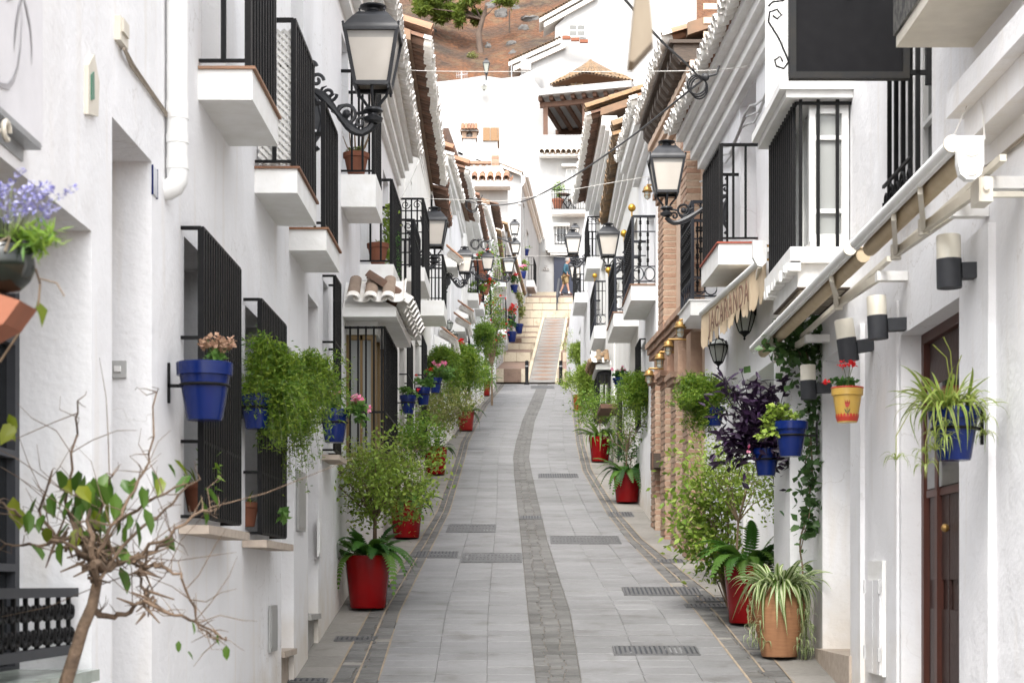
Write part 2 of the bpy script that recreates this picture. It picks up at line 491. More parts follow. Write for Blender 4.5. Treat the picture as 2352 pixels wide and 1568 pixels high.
SLO = slabmat('grey_paving', (0.198, 0.197, 0.199), (0.150, 0.149, 0.151), False, 0.6, 0.32, .10)
SLI = slabmat('grey_paving_far', (0.198, 0.197, 0.199), (0.150, 0.149, 0.151), True, 0.6, 0.32, .10)
SWO = slabmat('beige_paving', (0.245, 0.232, 0.212), (0.175, 0.165, 0.150), False, 0.75, 0.3)
SWI = slabmat('beige_paving_far', (0.245, 0.232, 0.212), (0.175, 0.165, 0.150), True, 0.75, 0.3)
SEO = slabmat('sett_stone', (0.138, 0.135, 0.13), (0.09, 0.088, 0.085), False, 0.8, 0.4, 0.22)
SEI = slabmat('sett_stone_far', (0.138, 0.135, 0.13), (0.09, 0.088, 0.085), True, 0.8, 0.4, 0.22)
GROUT = pm('sandy_grout', (0.15, 0.13, 0.108), 0.95, c2=(0.075, 0.07, 0.064), scale=7, bump=0.6, bscale=60)
EARTH = pm('earth', (0.22, 0.15, 0.10), 0.95, c2=(0.15, 0.10, 0.07), scale=0.8)
YK = [3, 10.28, 12.69, 16.9, 19.5, 24.5, 27.3, 30.9, 38, 44.7, 54.9, 58, 61.5]
CL = lambda y: float(np.interp(y, [3, 10.28, 12.69, 16.9, 19.5, 27.2, 30.9, 44.7, 57.9, 61.5], [-.84, -.857, -.904, -.86, -.829, -.918, -.98, -.94, -.70, -.66]))
TL = lambda y: float(np.interp(y, [3, 10.28, 12.69, 16.9, 24, 27.4, 30.9, 38, 44.7, 54.9, 61.5], [.12, .07, .03, -.025, -.13, -.165, -.14, -.03, .12, .37, .5]))
TR = lambda y: float(np.interp(y, [3, 10.28, 12.69, 16.9, 24, 27.4, 30.9, 38, 44.7, 54.9, 61.5], [.38, .34, .34, .228, .12, .08, .124, .243, .447, .71, .85]))
CR = lambda y: float(np.interp(y, [3, 10.28, 12.69, 16.9, 19.3, 24.9, 30.6, 40, 56.7, 61.5], [1.4, 1.33, 1.26, 1.01, .92, .84, .926, 1.13, 1.53, 1.6]))
BL = lambda y: CL(y) - float(np.interp(y, [3, 10.28, 12.69, 17, 20], [.3, .27, .22, .15, .14]))
BR = lambda y: CR(y) + float(np.interp(y, [3, 10.28, 12.69, 17, 20], [.25, .25, .27, .15, .14]))
gr = MB()
gr.quad((-70, -40, -40 * SL - .06), (70, -40, -40 * SL - .06), (70, 61, 61 * SL - .06), (-70, 61, 61 * SL - .06))
tag(gr.build('ground', EARTH), 'earth under and behind the houses', 'ground', kind='structure')
road = MB()
ys = np.linspace(-12, 61.3, 60)
for a, b in zip(ys[:-1], ys[1:]):
    road.quad((-2.2, a, a * SL - .006), (2.6, a, a * SL - .006), (2.6, b, b * SL - .006), (-2.2, b, b * SL - .006))
road_o = road.build('street', GROUT)
tag(road_o, 'narrow grey paved street climbing to the stairs', 'street', kind='structure')
ORG[road_o.name] = Vector((0, 0, 0))

def slab_into(mb, x0a, x1a, ya, x0b, x1b, yb, dz, g=.004, gx=None):
    gx = gx if gx is not None else g
    """slab between the two ends of a row; a = near edge, b = far edge"""
    ch = .003
    t = []
    for (x, y, zz) in ((x0a + gx, ya + g, 0), (x1a - gx, ya + g, 0), (x1b - gx, yb - g, 0), (x0b + gx, yb - g, 0)):
        t.append((x, y, y * SL - .02))
    tw = [rnd.uniform(-.0012, .0012) for _ in range(4)]
    for k, (x, y) in enumerate(((x0a + gx, ya + g), (x1a - gx, ya + g), (x1b - gx, yb - g), (x0b + gx, yb - g))):
        t.append((x, y, y * SL + dz + tw[k] - ch))
    for k, (x, y) in enumerate(((x0a + gx + ch, ya + g + ch), (x1a - gx - ch, ya + g + ch), (x1b - gx - ch, yb - g - ch), (x0b + gx + ch, yb - g - ch))):
        t.append((x, y, y * SL + dz + tw[k]))
    mb.add(t, [(8, 9, 10, 11), (0, 1, 5, 4), (1, 2, 6, 5), (2, 3, 7, 6), (3, 0, 4, 7), (4, 5, 9, 8), (5, 6, 10, 9), (6, 7, 11, 10), (7, 4, 8, 11)])

counts = {}
far = {}
def lay(kind, mo, mi, far_name, *a, near_from=9.4, limit=290, **k):
    ya = a[2]
    n = counts.get(kind, 0)
    if ya >= near_from and n < limit:
        counts[kind] = n + 1
        mb = MB(); slab_into(mb, *a, **k)
        mb.build(kind, mo, road_o)
    else:
        if far_name not in far: far[far_name] = (MB(), mi)
        slab_into(far[far_name][0], *a, **k)
y = 4.0
row = 0
while y < 60.9:
    p = .215 if y < 30 else .24
    big = (row % 9 == 0)
    y2 = y + p
    g = .0038 + (y > 25) * .002
    ya = y + (.028 if big else 0)
    st = 0
    L0, L1, R0, R1 = CL, TL, TR, CR
    for f0, f1 in ((0, .36), (.36, .69), (.69, 1)):
        s0 = st if f0 else 0; s1 = st if f1 < 1 else 0
        lay('paving_slab', SLO, SLI, 'far_paving_slabs', lerp(L0(ya), L1(ya), f0) + s0, lerp(L0(ya), L1(ya), f1) + s1, ya, lerp(L0(y2), L1(y2), f0) + s0, lerp(L0(y2), L1(y2), f1) + s1, y2, rnd.uniform(0, .004), g=g, gx=.0005)
    for f0, f1 in ((0, .38), (.38, .72), (.72, 1)):
        s0 = st if f0 else 0; s1 = st if f1 < 1 else 0
        lay('paving_slab', SLO, SLI, 'far_paving_slabs', lerp(R0(ya), R1(ya), f0) + s0, lerp(R0(ya), R1(ya), f1) + s1, ya, lerp(R0(y2), R1(y2), f0) + s0, lerp(R0(y2), R1(y2), f1) + s1, y2, rnd.uniform(0, .004), g=g, gx=.0005)
    y = y2; row += 1
# central drain strip and the two kerb bands of small setts
y = 4.0
while y < 60.9:
    y2 = y + rnd.uniform(.075, .11)
    sp = [0, .3 + rnd.uniform(-.06, .06), .66 + rnd.uniform(-.06, .06), 1]
    for f0, f1 in zip(sp[:-1], sp[1:]):
        lay('drain_sett', SEO, SEI, 'far_drain_setts', lerp(TL(y), TR(y), f0), lerp(TL(y), TR(y), f1), y, lerp(TL(y2), TR(y2), f0), lerp(TL(y2), TR(y2), f1), y2, rnd.uniform(-.001, .004), g=.004)
    y = y2
for (A, B, nm) in ((BL, CL, 'kerb_sett'), (CR, BR, 'kerb_sett')):
    y = 4.0
    while y < 60.9:
        y2 = y + rnd.uniform(.07, .11)
        m_ = .5 + rnd.uniform(-.12, .12)
        for f0, f1 in ((0, m_), (m_, 1)):
            lay(nm, SEO if rnd.random() < .93 else SWO, SEI, 'far_kerb_setts', lerp(A(y), B(y), f0), lerp(A(y), B(y), f1), y, lerp(A(y2), B(y2), f0), lerp(A(y2), B(y2), f1), y2, rnd.uniform(-.001, .003), g=.005, limit=145 if A is BL else 290)
        y = y2
for (A, B) in ((lambda q: -1.75, BL), (BR, lambda q: 2.2)):
    y = 4.0
    while y < 60.9:
        y2 = y + rnd.uniform(.34, .52)
        lay('pavement_slab', SWO, SWI, 'far_pavement_slabs', A(y), B(y), y, A(y2), B(y2), y2, rnd.uniform(0, .003), g=.004)
        y = y2
SAND = pm('sand_joint', (.30, .235, .165), .95, c2=(.20, .165, .125), scale=9, bump=.5, bscale=80)
sj = MB()
for fx in (BL, CL, lambda q: (BL(q) + CL(q)) / 2, CR, BR, lambda q: (CR(q) + BR(q)) / 2):
    yl_ = np.arange(4, 60.8, .25)
    for a, b in zip(yl_[:-1], yl_[1:]):
        a = float(a); b = float(b); w = .006 + .005 * mnoise.noise(Vector((a * 1.7, fx(5.0) * 9, 0)))
        if w < .0035: continue
        sj.quad((fx(a) - w, a, a * SL + .0045), (fx(a) + w, a, a * SL + .0045), (fx(b) + w, b, b * SL + .0045), (fx(b) - w, b, b * SL + .0045))
sj.build('sand_joint', SAND, road_o)['kind'] = 'stuff'
for nm, (mb, mi) in far.items():
    o = mb.build(nm, mi, road_o)
    o['kind'] = 'stuff'

# ------------------------------------------------------------------ stairs at the head of the street
PALE = slabmat('pale_stair_stone', (0.46, 0.40, 0.305), (0.39, 0.335, 0.25), False, 0.8, 0.12)
PINK = slabmat('pink_stair_stone', (0.21, 0.14, 0.105), (0.165, 0.11, 0.08), False, 0.8, 0.15)
RAMPM = slabmat('grey_ramp_paving', (0.215, 0.206, 0.194), (0.17, 0.162, 0.152), True, 0.8, 0.2)
lev = [(61.2, 878, 847), (65.3, 831, 809), (68.3, 803, 789), (70.3, 787.5, 776.5), (71.7, 773.5, 765), (73.2, 762.5, 752), (75.6, 749, 731),
       (76.6, 730.5, 713), (77.8, 712, 697), (79.0, 696, 683.5)]
stc = MB()
LX = lambda yy: float(np.interp(yy, [61, 70, 76, 79, 84], [-1.0, -.78, -.40, -.05, .0]))
RX = lambda yy: float(np.interp(yy, [61, 70, 79, 84], [2.0, 2.3, 2.7, 2.8]))
RL = lambda yy: float(np.interp(yy, [61, 76.6], [xat(1214, 61), xat(1251, 76.6)]))
RR = lambda yy: float(np.interp(yy, [61, 76.6], [xat(1274, 61), xat(1299, 76.6)]))
stairs_o = None
prof = []
for (Y, yb, yt) in lev:
    prof.append((Y, zat(yb, Y))); prof.append((Y, zat(yt, Y)))
prof.append((81.0, 15.48)); prof.append((93, 15.60))
for i in range(len(prof) - 1):
    (ya, za), (yb, zb) = prof[i], prof[i + 1]
    if i >= 14:
        stc.quad((LX(ya) - .6, ya, za), (RX(ya) + .6, ya, za), (RX(yb) + .6, yb, zb), (LX(yb) - .6, yb, zb), 1)
    else:
        stc.quad((LX(ya) - .4, ya, za), (RL(ya) - .12, ya, za), (RL(yb) - .12, yb, zb), (LX(yb) - .4, yb, zb), 1)
        stc.quad((RR(ya) + .1, ya, za), (RX(ya) + .5, ya, za), (RX(yb) + .5, yb, zb), (RR(yb) + .1, yb, zb), 1)
for i in range(13):
    (ya, za), (yb, zb) = prof[i], prof[i + 1]
    if yb - ya < .01: continue
    for fx, dx in ((RL, -.118), (RR, .098)):
        ra = lerp(zat(878, 61.2), zat(730.5, 76.6), (ya - 61.2) / 15.4); rb = lerp(zat(878, 61.2), zat(730.5, 76.6), (yb - 61.2) / 15.4)
        stc.quad((fx(ya) + dx, ya, min(za, ra) - .4), (fx(yb) + dx, yb, min(zb, rb) - .4), (fx(yb) + dx, yb, max(zb, rb + .04)), (fx(ya) + dx, ya, max(za, ra + .04)), 0)
za, zb = zat(878, 61.2), zat(730.5, 76.6)
RAMPZ = lambda yy: lerp(za, zb, (yy - 61.2) / (76.6 - 61.2))
n = 60
for i in range(n):
    a = lerp(61.2, 76.6, i / n); b = lerp(61.2, 76.6, (i + 1) / n)
    stc.quad((RL(a), a, RAMPZ(a)), (RR(a), a, RAMPZ(a)), (RR(b), b, RAMPZ(b)), (RL(b), b, RAMPZ(b)), 2)
stc.quad((-2.4, 61, 61 * SL - .3), (3, 61, 61 * SL - .3), (3, 61.3, 61 * SL + .05), (-2.4, 61.3, 61 * SL + .05), 1)
stairs_o = stc.build('stairs', [PALE, PINK, RAMPM])
tag(stairs_o, 'broad pale stone stairs with a ramp up the middle', 'stairs', kind='structure')
ORG[stairs_o.name] = Vector((0, 0, 0))
for li, (Y, yb, yt) in enumerate(lev):
    z0, z1 = zat(yb, Y), zat(yt, Y)
    segs = [(LX(Y) - .4, RL(Y) - .12), (RR(Y) + .1, RX(Y) + .4)] if li < 7 else [(LX(Y) - .5, RX(Y) + .5)]
    for (a, b) in segs:
        rows = [(z0, z1)] if z1 - z0 < .42 else [(z0, (z0 + z1) / 2), ((z0 + z1) / 2, z1)] if li != 0 else [(z0, z1)]
        for ri, (r0, r1) in enumerate(rows):
            x = a - (.2 if ri else 0) + rnd.uniform(0, .1)
            while x < b:
                w = rnd.uniform(.45, .62)
                x1 = min(b, x + w)
                if x1 - max(a, x) > .06:
                    mb = MB()
                    d = rnd.uniform(.035, .05)
                    mb.box(max(a, x) + .006, x1 - .006, Y - d, Y + .25, r0 + .006, r1 - .004)
                    mb.build('stone_block', PALE if rnd.random() < .93 else PINK, stairs_o)
                x += w
# raised kerb stones along the ramp and the lozenges inlaid in it
for i in range(26):
    a = lerp(61.25, 76.5, i / 26); b = lerp(61.25, 76.5, (i + 1) / 26)
    for (x0, x1, fx) in ((-.12, -.005, RL), (.005, .11, RR)):
        mb = MB()
        vs = []
        for (yy, e) in ((a + .01, 0), (b - .01, 0)):
            for dx in (x0, x1):
                for dz in (-.1, .05):
                    vs.append((fx(yy) + dx, yy, RAMPZ(yy) + dz))
        mb.add(vs, [(0, 1, 3, 2), (4, 6, 7, 5), (1, 5, 7, 3), (0, 4, 5, 1), (2, 3, 7, 6)])
        mb.build('kerb_stone', PALE, stairs_o)
yy = 61.5
while yy < 76.2:
    L = .78
    c = yy + L / 2
    xm = (RL(c) + RR(c)) / 2; w = (RR(c) - RL(c)) / 2 - .05
    mb = MB()
    P = [(xm, yy + .13), (xm + w, c), (xm, yy + L - .13), (xm - w, c)]
    mb.add([(x, q, RAMPZ(q) + .008) for x, q in P] + [(x, q, RAMPZ(q) - .02) for x, q in P], [(0, 1, 2, 3), (0, 4, 5, 1), (1, 5, 6, 2), (2, 6, 7, 3), (3, 7, 4, 0)])
    mb.build('lozenge_tile', PINK, stairs_o)
    yy += L
# doorstep block at the back of the landing
mb = MB(); mb.box(xat(1217, 84), xat(1279, 84), 83.8, 89.4, 15.4, zat(672, 84)); mb.build('landing_step', PALE, stairs_o)
# ground rising beside the stairs
tb = MB()
def tz(y):
    return float(np.interp(y, [61, 81, 93, 140, 175, 260], [61 * SL - .1, 15.2, 15.3, 26.0, 33.0, 64.0]))
yl = [61, 70, 81, 93, 110, 140]
for a, b in zip(yl[:-1], yl[1:]):
    tb.quad((-70, a, tz(a) - .4), (70, a, tz(a) - .4), (70, b, tz(b) - .4), (-70, b, tz(b) - .4))
tag(tb.build('terrain', EARTH), 'slope behind the head of the street', 'ground', kind='structure')

# ------------------------------------------------------------------ covers and grates in the paving
GRATEM = pm('cast_iron_grate', (0.13, 0.13, 0.132), 0.6, c2=(0.08, 0.08, 0.08), scale=30, metal=0.3)
def grate(px, py, wpx, hpx, label, cat, name, pat='bars'):
    """a metal cover lying in the sloping street; its centre, width and height as they show"""
    Y = 8400 / (py - 743.0)
    W = wpx * Y / FPX; L = hpx * Y * Y / 8400
    X = xat(px, Y)
    t = thing(name, label, cat, (X, Y, SL * Y), 'metal covers set in the street paving')
    T = lambda dx, dy, h: (X + dx, Y + dy, (Y + dy) * SL + h)
    def slopebox(mb, x0, x1, y0, y1, h0, h1):
        vs = [T(x0, y0, h0), T(x1, y0, h0), T(x1, y1, h0), T(x0, y1, h0), T(x0, y0, h1), T(x1, y0, h1), T(x1, y1, h1), T(x0, y1, h1)]
        mb.add(vs, [(0, 3, 2, 1), (4, 5, 6, 7), (0, 1, 5, 4), (1, 2, 6, 5), (2, 3, 7, 6), (3, 0, 4, 7)])
    f = MB(); e = .014
    slopebox(f, -W / 2, W / 2, -L / 2, -L / 2 + e, 0, .011); slopebox(f, -W / 2, W / 2, L / 2 - e, L / 2, 0, .011)
    slopebox(f, -W / 2, -W / 2 + e, -L / 2 + e, L / 2 - e, 0, .011); slopebox(f, W / 2 - e, W / 2, -L / 2 + e, L / 2 - e, 0, .011)
    f.build('frame', GRATEM, t)
    pl = MB(); slopebox(pl, -W / 2 + e, W / 2 - e, -L / 2 + e, L / 2 - e, 0, .004)
    pl.build('plate', [DGREY if pat == 'bars' else GRATEM], t)
    n = max(5, int(W / .034))
    g = MB()
    for i in range(n):
        x0 = -W / 2 + e + (W - 2 * e) * (i + .2) / n; x1 = -W / 2 + e + (W - 2 * e) * (i + .75) / n
        if pat == 'bars':
            slopebox(g, x0, x1, -L / 2 + e, L / 2 - e, .004, .010)
        else:
            m = 4
            for j in range(m):
                if (i // 3 + j) % 2: slopebox(g, x0, x1, -L / 2 + e + (L - 2 * e) * (j + .15) / m, -L / 2 + e + (L - 2 * e) * (j + .85) / m, .004, .010)
                else: slopebox(g, x0, lerp(x0, x1, .6), -L / 2 + e + (L - 2 * e) * (j + .1) / m, -L / 2 + e + (L - 2 * e) * (j + .9) / m, .004, .010)
    g.build('tread_bars', GRATEM, t)
grate(1083, 1213, 112, 17, 'patterned cast cover in the left lane, farther of the two beside the second red pot', 'manhole cover', 'manhole_cover', 'cast')
grate(1130, 1281, 138, 20, 'patterned cast cover in the left lane touching the central drain strip', 'manhole cover', 'manhole_cover', 'cast')
grate(1003, 1273, 98, 13, 'narrow iron cover lying across the left kerb band beside the fern', 'drain cover', 'drain_grate')
grate(815, 1467, 92, 9, 'small slotted cover on the left pavement in front of the nearest red pot', 'drain cover', 'drain_grate')
grate(1344, 1240, 160, 17, 'wide ribbed drain cover in the right lane at the height of the brick house', 'drain cover', 'drain_grate', 'cast')
grate(1506, 1494, 196, 20, 'wide ribbed drain cover nearest the viewer in the right lane', 'drain cover', 'drain_grate')
grate(1520, 1358, 178, 18, 'finely slotted cover lying across the right kerb band', 'drain cover', 'drain_grate')
grate(1219, 1188, 52, 7, 'small grate set into the dark central drain strip', 'drain cover', 'drain_grate')
grate(1282, 1092, 92, 9, 'ribbed cover in the right lane near the paired red pots', 'drain cover', 'drain_grate')
grate(1246, 888, 54, 7, 'far grate between the two bollards at the foot of the stairs', 'drain cover', 'drain_grate')
grate(1425, 1181, 58, 10, 'small plain cover on the right pavement below the fern in the red pot', 'drain cover', 'drain_grate')
grate(1640, 1377, 90, 9, 'dark slotted cover on the right pavement just left of the red pot', 'drain cover', 'drain_grate')
grate(1620, 1391, 92, 8, 'dark slotted cover on the right pavement just in front of another cover', 'drain cover', 'drain_grate')
grate(1535, 1288, 70, 7, 'thin slotted cover at the foot of the brick pilasters', 'drain cover', 'drain_grate')
grate(705, 1563, 92, 9, 'slotted cover at the lower edge of the left pavement', 'drain cover', 'drain_grate')
# bollards
def bollard(px, label):
    Y = 60.3; X = xat(px, Y)
    t = thing('bollard', label, 'bollard', (X, Y, SL * Y), 'black bollards at the foot of the stairs')
    m = MB(); m.lathe([(.085, 0), (.085, .06), (.062, .09), (.06, .62)], (X, Y, SL * Y), 14); m.build('post', IRON, t)
    m = MB(); m.lathe([(.062, .62), (.062, .66)], (X, Y, SL * Y), 14); m.build('grey_band', ALU, t)
    m = MB(); m.lathe([(.061, .66), (.061, .80), (.05, .83), (.001, .835)], (X, Y, SL * Y), 14); m.build('cap', IRON, t)
bollard(1210, 'black bollard left of the ramp at the foot of the stairs')
bollard(1288, 'black bollard right of the ramp at the foot of the stairs')
# ------------------------------------------------------------------ house builder
def barrel_mesh(name, mats, L=.42, r=.085, t=.014, n=7, tip=.085, up=True):
    """barrel tile lying along -x .. 0, convex up (or down); last ring of faces is the tip"""
    m = MB()
    xs = [-L, -tip, 0]
    vs = []
    for x in xs:
        rr = r * (1 - .12 * (-x / L))
        for k, q in enumerate((rr, rr - t)):
            for j in range(n + 1):
                a = pi * j / n
                z = sin(a) * q * (1 if up else -1)
                vs.append((x, cos(a) * q, z))
    W = 2 * (n + 1)
    def idx(i, k, j): return i * W + k * (n + 1) + j
    for i in range(2):
        fs = []
        for j in range(n):
            fs.append((idx(i, 0, j), idx(i + 1, 0, j), idx(i + 1, 0, j + 1), idx(i, 0, j + 1)))
            fs.append((idx(i, 1, j), idx(i, 1, j + 1), idx(i + 1, 1, j + 1), idx(i + 1, 1, j)))
        for j in (0, n):
            fs.append((idx(i, 0, j), idx(i, 1, j), idx(i + 1, 1, j), idx(i + 1, 0, j)))
        b = len(m.v)
        m.add([], [])
        for f in fs:
            m.f.append(f); m.m.append(1 if i == 1 else 0); m.sm.append(True)
    for j in range(n):
        m.f.append((idx(2, 0, j), idx(2, 1, j), idx(2, 1, j + 1), idx(2, 0, j + 1))); m.m.append(1); m.sm.append(False)
    m.v = vs
    return m.mesh(name, mats)
TM = {}
for st, a, b in (('white', TILEW, TILEW), ('grey', TILEG, TILEW), ('whitetip', TILEB, TILEW), ('brown', TILEB, TILEB), ('terra', TILE, TILE), ('terratip', TILE, TILEW), ('ochre', TILEO, TILEO)):
    TM[st] = (barrel_mesh('tile_' + st, [a, b]), barrel_mesh('tile_channel_' + st, [a, b], up=False))

class House:
    pass
def house(label, side, Xa, Xb, Ya, Yb, zt, openings=(), wall=0, eave=None, group='white houses lining the street', name='white_house', depth=5.0, zb=None, ridge=1.1, hide_end=False):
    """side -1 left, +1 right. eave: dict z, oa, ob (outer X at the two ends), style, steps, over"""
    H = House()
    H.side = side; H.Xa, H.Xb, H.Ya, H.Yb = Xa, Xb, Ya, Yb
    base = gz(Ya) if Ya < 61 else tz(Ya)
    H.root = thing(name, label, 'house', ((Xa), Ya, base), group)
    def X(u): return Xa + (Xb - Xa) * (u - Ya) / (Yb - Ya)
    H.X = X
    H.P = lambda u, o, z: Vector((X(u) - side * o, u, z))
    zb = base - .6 if zb is None else zb
    wm = WALL[wall] if isinstance(wall, int) else wall
    us = sorted(set([Ya, Yb] + [q for o in openings for q in (o['y0'], o['y1'])]))
    us = [u for u in us if Ya <= u <= Yb]
    # extra cuts keep the plaster quads short
    cuts = []
    for a, b in zip(us[:-1], us[1:]):
        n = max(1, int((b - a) / 1.5)); cuts += [lerp(a, b, i / n) for i in range(n)]
    us = cuts + [Yb]
    zs = sorted(set([zb, zt] + [q for o in openings for q in (o['z0'], o['z1'])]))
    zs = [z for z in zs if zb <= z <= zt]
    m = MB(); P = H.P
    for a, b in zip(us[:-1], us[1:]):
        for c, d in zip(zs[:-1], zs[1:]):
            uc, zc = (a + b) / 2, (c + d) / 2
            if any(o['y0'] < uc < o['y1'] and o['z0'] < zc < o['z1'] for o in openings): continue
            m.quad(P(a, 0, c), P(b, 0, c), P(b, 0, d), P(a, 0, d))
    for o in openings:
        a, b, c, d, k = o['y0'], o['y1'], o['z0'], o['z1'], o.get('d', .2)
        m.quad(P(a, 0, c), P(a, -k, c), P(a, -k, d), P(a, 0, d))
        m.quad(P(b, 0, c), P(b, -k, c), P(b, -k, d), P(b, 0, d))
        m.quad(P(a, 0, d), P(b, 0, d), P(b, -k, d), P(a, -k, d))
        m.quad(P(a, 0, c), P(b, 0, c), P(b, -k, c), P(a, -k, c))
        if o.get('kind', 'win') == 'blank':
            m.quad(P(a, -k, c), P(b, -k, c), P(b, -k, d), P(a, -k, d))
    zr = zt + ridge
    for u in (Ya, Yb):
        m.poly([P(u, 0, zb), P(u, 0, zt), P(u, -depth * .55, zr), P(u, -depth, zt), P(u, -depth, zb)])
    m.quad(P(Ya, -depth, zb), P(Yb, -depth, zb), P(Yb, -depth, zt), P(Ya, -depth, zt))
    m.build('wall', wm, H.root)
    for o in openings:
        kind = o.get('kind', 'win')
        if kind == 'blank': continue
        a, b, c, d, k = o['y0'], o['y1'], o['z0'], o['z1'], o.get('d', .2)
        if kind in ('win', 'glassdoor'):
            f = MB(); e = .045; kk = k - .03
            def fb(u0, u1, z0, z1, o0=-k, o1=-k + .035): box_h(f, H, u0, u1, o0, o1, z0, z1)
            fb(a, a + e, c, d); fb(b - e, b, c, d); fb(a + e, b - e, d - e, d); fb(a + e, b - e, c, c + e)
            mid = (a + b) / 2
            fb(mid - e * .6, mid + e * .6, c + e, d - e)
            nm = 2 if kind == 'win' else 3
            for i in range(1, nm + 1):
                zz = lerp(c, d, i / (nm + 1)); 
                fb(a + e, mid - e * .6, zz - .012, zz + .012); fb(mid + e * .6, b - e, zz - .012, zz + .012)
            fo = f.build('window_frame' if kind == 'win' else 'balcony_door', o.get('fm', PVC), H.root)
            g = MB(); g.quad(P(a, -k + .008, c), P(b, -k + .008, c), P(b, -k + .008, d), P(a, -k + .008, d))
            g.build('pane', GLASS, fo)
        elif kind == 'door':
            f = MB(); e = .05
            mm = o.get('mat', DOORW)
            box_h(f, H, a, b, -k - .03, -k, c, d, 0)
            box_h(f, H, a, a + e, -k, -k + .03, c, d, 1); box_h(f, H, b - e, b, -k, -k + .03, c, d, 1)
            box_h(f, H, a + e, b - e, -k, -k + .03, d - e, d, 1)
            do = f.build('door', [mm, o.get('fm', mm)], H.root)
            for (z0, z1) in ((c + .15, lerp(c, d, .42)), (lerp(c, d, .48), d - .15)):
                q = MB(); box_h(q, H, a + .12, b - .12, -k, -k + .012, z0, z1); q.build('panel', mm, do)
    if eave:
        add_eave(H, zt, **eave)
    return H
def box_h(m, H, u0, u1, o0, o1, z0, z1, mi=0):
    P = H.P
    v = [P(u0, o0, z0), P(u0, o1, z0), P(u1, o1, z0), P(u1, o0, z0), P(u0, o0, z1), P(u0, o1, z1), P(u1, o1, z1), P(u1, o0, z1)]
    m.add(v, [(0, 3, 2, 1), (4, 5, 6, 7), (0, 1, 5, 4), (1, 2, 6, 5), (2, 3, 7, 6), (3, 0, 4, 7)], mi)
def add_eave(H, zt, oa, ob, style='white', steps=3, over=.12, verge=None, rafters=False, pitch=.2, soff=TRIM, gutter=False, ea=None):
    pitch = .128 if H.Ya < 60 else .2; ts = pitch / .2 * 1.03
    """oa, ob: X of the tile tips at the near and far end"""
    s = H.side
    ya, yb = (H.Ya if ea is None else ea), H.Yb
    def O(u): return abs(H.X(u) - lerp(oa, ob, (u - ya) / (yb - ya)))
    root = H.root
    sl = .32
    rm = MB()
    # roof field above the tiles, with thickness
    d = 2.75
    def RP(u, o, z): return Vector((H.X(u) - s * o, u, z))
    for (u0, u1) in ((ya, yb),):
        a0, a1 = O(u0) - .22, O(u1) - .22
        pts = []
        for u, o in ((u0, a0), (u1, a1)):
            zz = zt + .02 + (.0)
            pts += [RP(u, o, zz + .05), RP(u, o, zz + .16), RP(u, -d, zz + (o + d) * sl * 1.05 + .16), RP(u, -d, zz + (o + d) * sl * 1.05 + .03)]
        rm.add(pts, [(0, 4, 5, 1), (1, 5, 6, 2), (2, 6, 7, 3), (3, 7, 4, 0), (0, 1, 2, 3), (4, 7, 6, 5)])
    roof = rm.build('roof', ROOFG if style not in ('white',) else TRIM, root)
    # stepped soffit mouldings
    if not rafters:
        for i in range(steps):
            m = MB()
            f0 = (i) / steps; f1 = (i + 1) / steps
            z0 = zt - .24 + .08 * i; z1 = z0 + .0795
            if i == steps - 1: z1 = zt + .06
            pts = []
            for u in (ya, yb):
                o = O(u) - over
                pts += [RP(u, -.05, z0), RP(u, o * f1, z0), RP(u, o * f1, z1), RP(u, -.05, z1)]
            m.add(pts, [(0, 1, 5, 4), (1, 2, 6, 5), (2, 3, 7, 6), (3, 0, 4, 7), (0, 3, 2, 1), (4, 5, 6, 7)])
            m.build('soffit_moulding', soff, root)
    else:
        n = int((yb - ya) / .23)
        for i in range(n):
            u = lerp(ya + .08, yb - .08, i / (n - 1))
            m = MB(); o = O(u) - .10
            v = []
            for uu in (u - .05, u + .05):
                v += [RP(uu, .02, zt - .16), RP(uu, o - .06, zt - .16), RP(uu, o, zt - .09), RP(uu, o, zt + .0), RP(uu, .02, zt + .0)]
            m.add(v, [(0, 1, 2, 3, 4), (9, 8, 7, 6, 5), (0, 5, 6, 1), (1, 6, 7, 2), (2, 7, 8, 3), (4, 3, 8, 9)])
            m.build('rafter', WOODD, root)
        m = MB(); pts = []
        for u in (ya, yb):
            pts += [RP(u, -.05, zt), RP(u, O(u) - .06, zt), RP(u, O(u) - .06, zt + .03), RP(u, -.05, zt + .03)]
        m.add(pts, [(0, 1, 5, 4), (1, 2, 6, 5), (2, 3, 7, 6), (3, 0, 4, 7), (0, 3, 2, 1), (4, 5, 6, 7)])
        m.build('eave_board', WOODD, root)
    # barrel tiles along the eave, each a piece
    tc, tch = TM[style]
    n = max(2, int((yb - ya) / pitch))
    for i in range(n):
        u = lerp(ya + .08, yb - .08, i / (n - 1))
        rz = (0 if s < 0 else pi) + rnd.uniform(-.03, .03)
        o = O(u)
        link('roof_tile', tc, roof, RP(u, o + rnd.uniform(-.012, .012), zt + .075 + rnd.uniform(-.006, .006)), (rnd.uniform(-.05, .05), sl * .9, rz), (1, ts * 1.08, ts))
        if i < n - 1:
            u2 = u + (yb - ya) / n / 2
            link('roof_tile', tch, roof, RP(u2, O(u2) + rnd.uniform(-.02, .012), zt + .095 - .02 * (ts < 1)), (0, sl * .9, rz), (1, ts, ts))
    if verge:
        vt = TM[verge][0]
        for k in range(8):
            o = O(ya) - k * .36
            link('verge_tile', vt, roof, RP(ya + .06, o, zt + .13 + k * .36 * sl * 1.05 + .05), (rnd.uniform(-.06, .06), sl, (0 if s < 0 else pi)), (1, .95, 1))
            link('verge_tile', vt, roof, RP(ya + .20, o, zt + .13 + k * .36 * sl * 1.05 + .03), (rnd.uniform(-.06, .06), sl, (0 if s < 0 else pi)), (1, .95, 1))
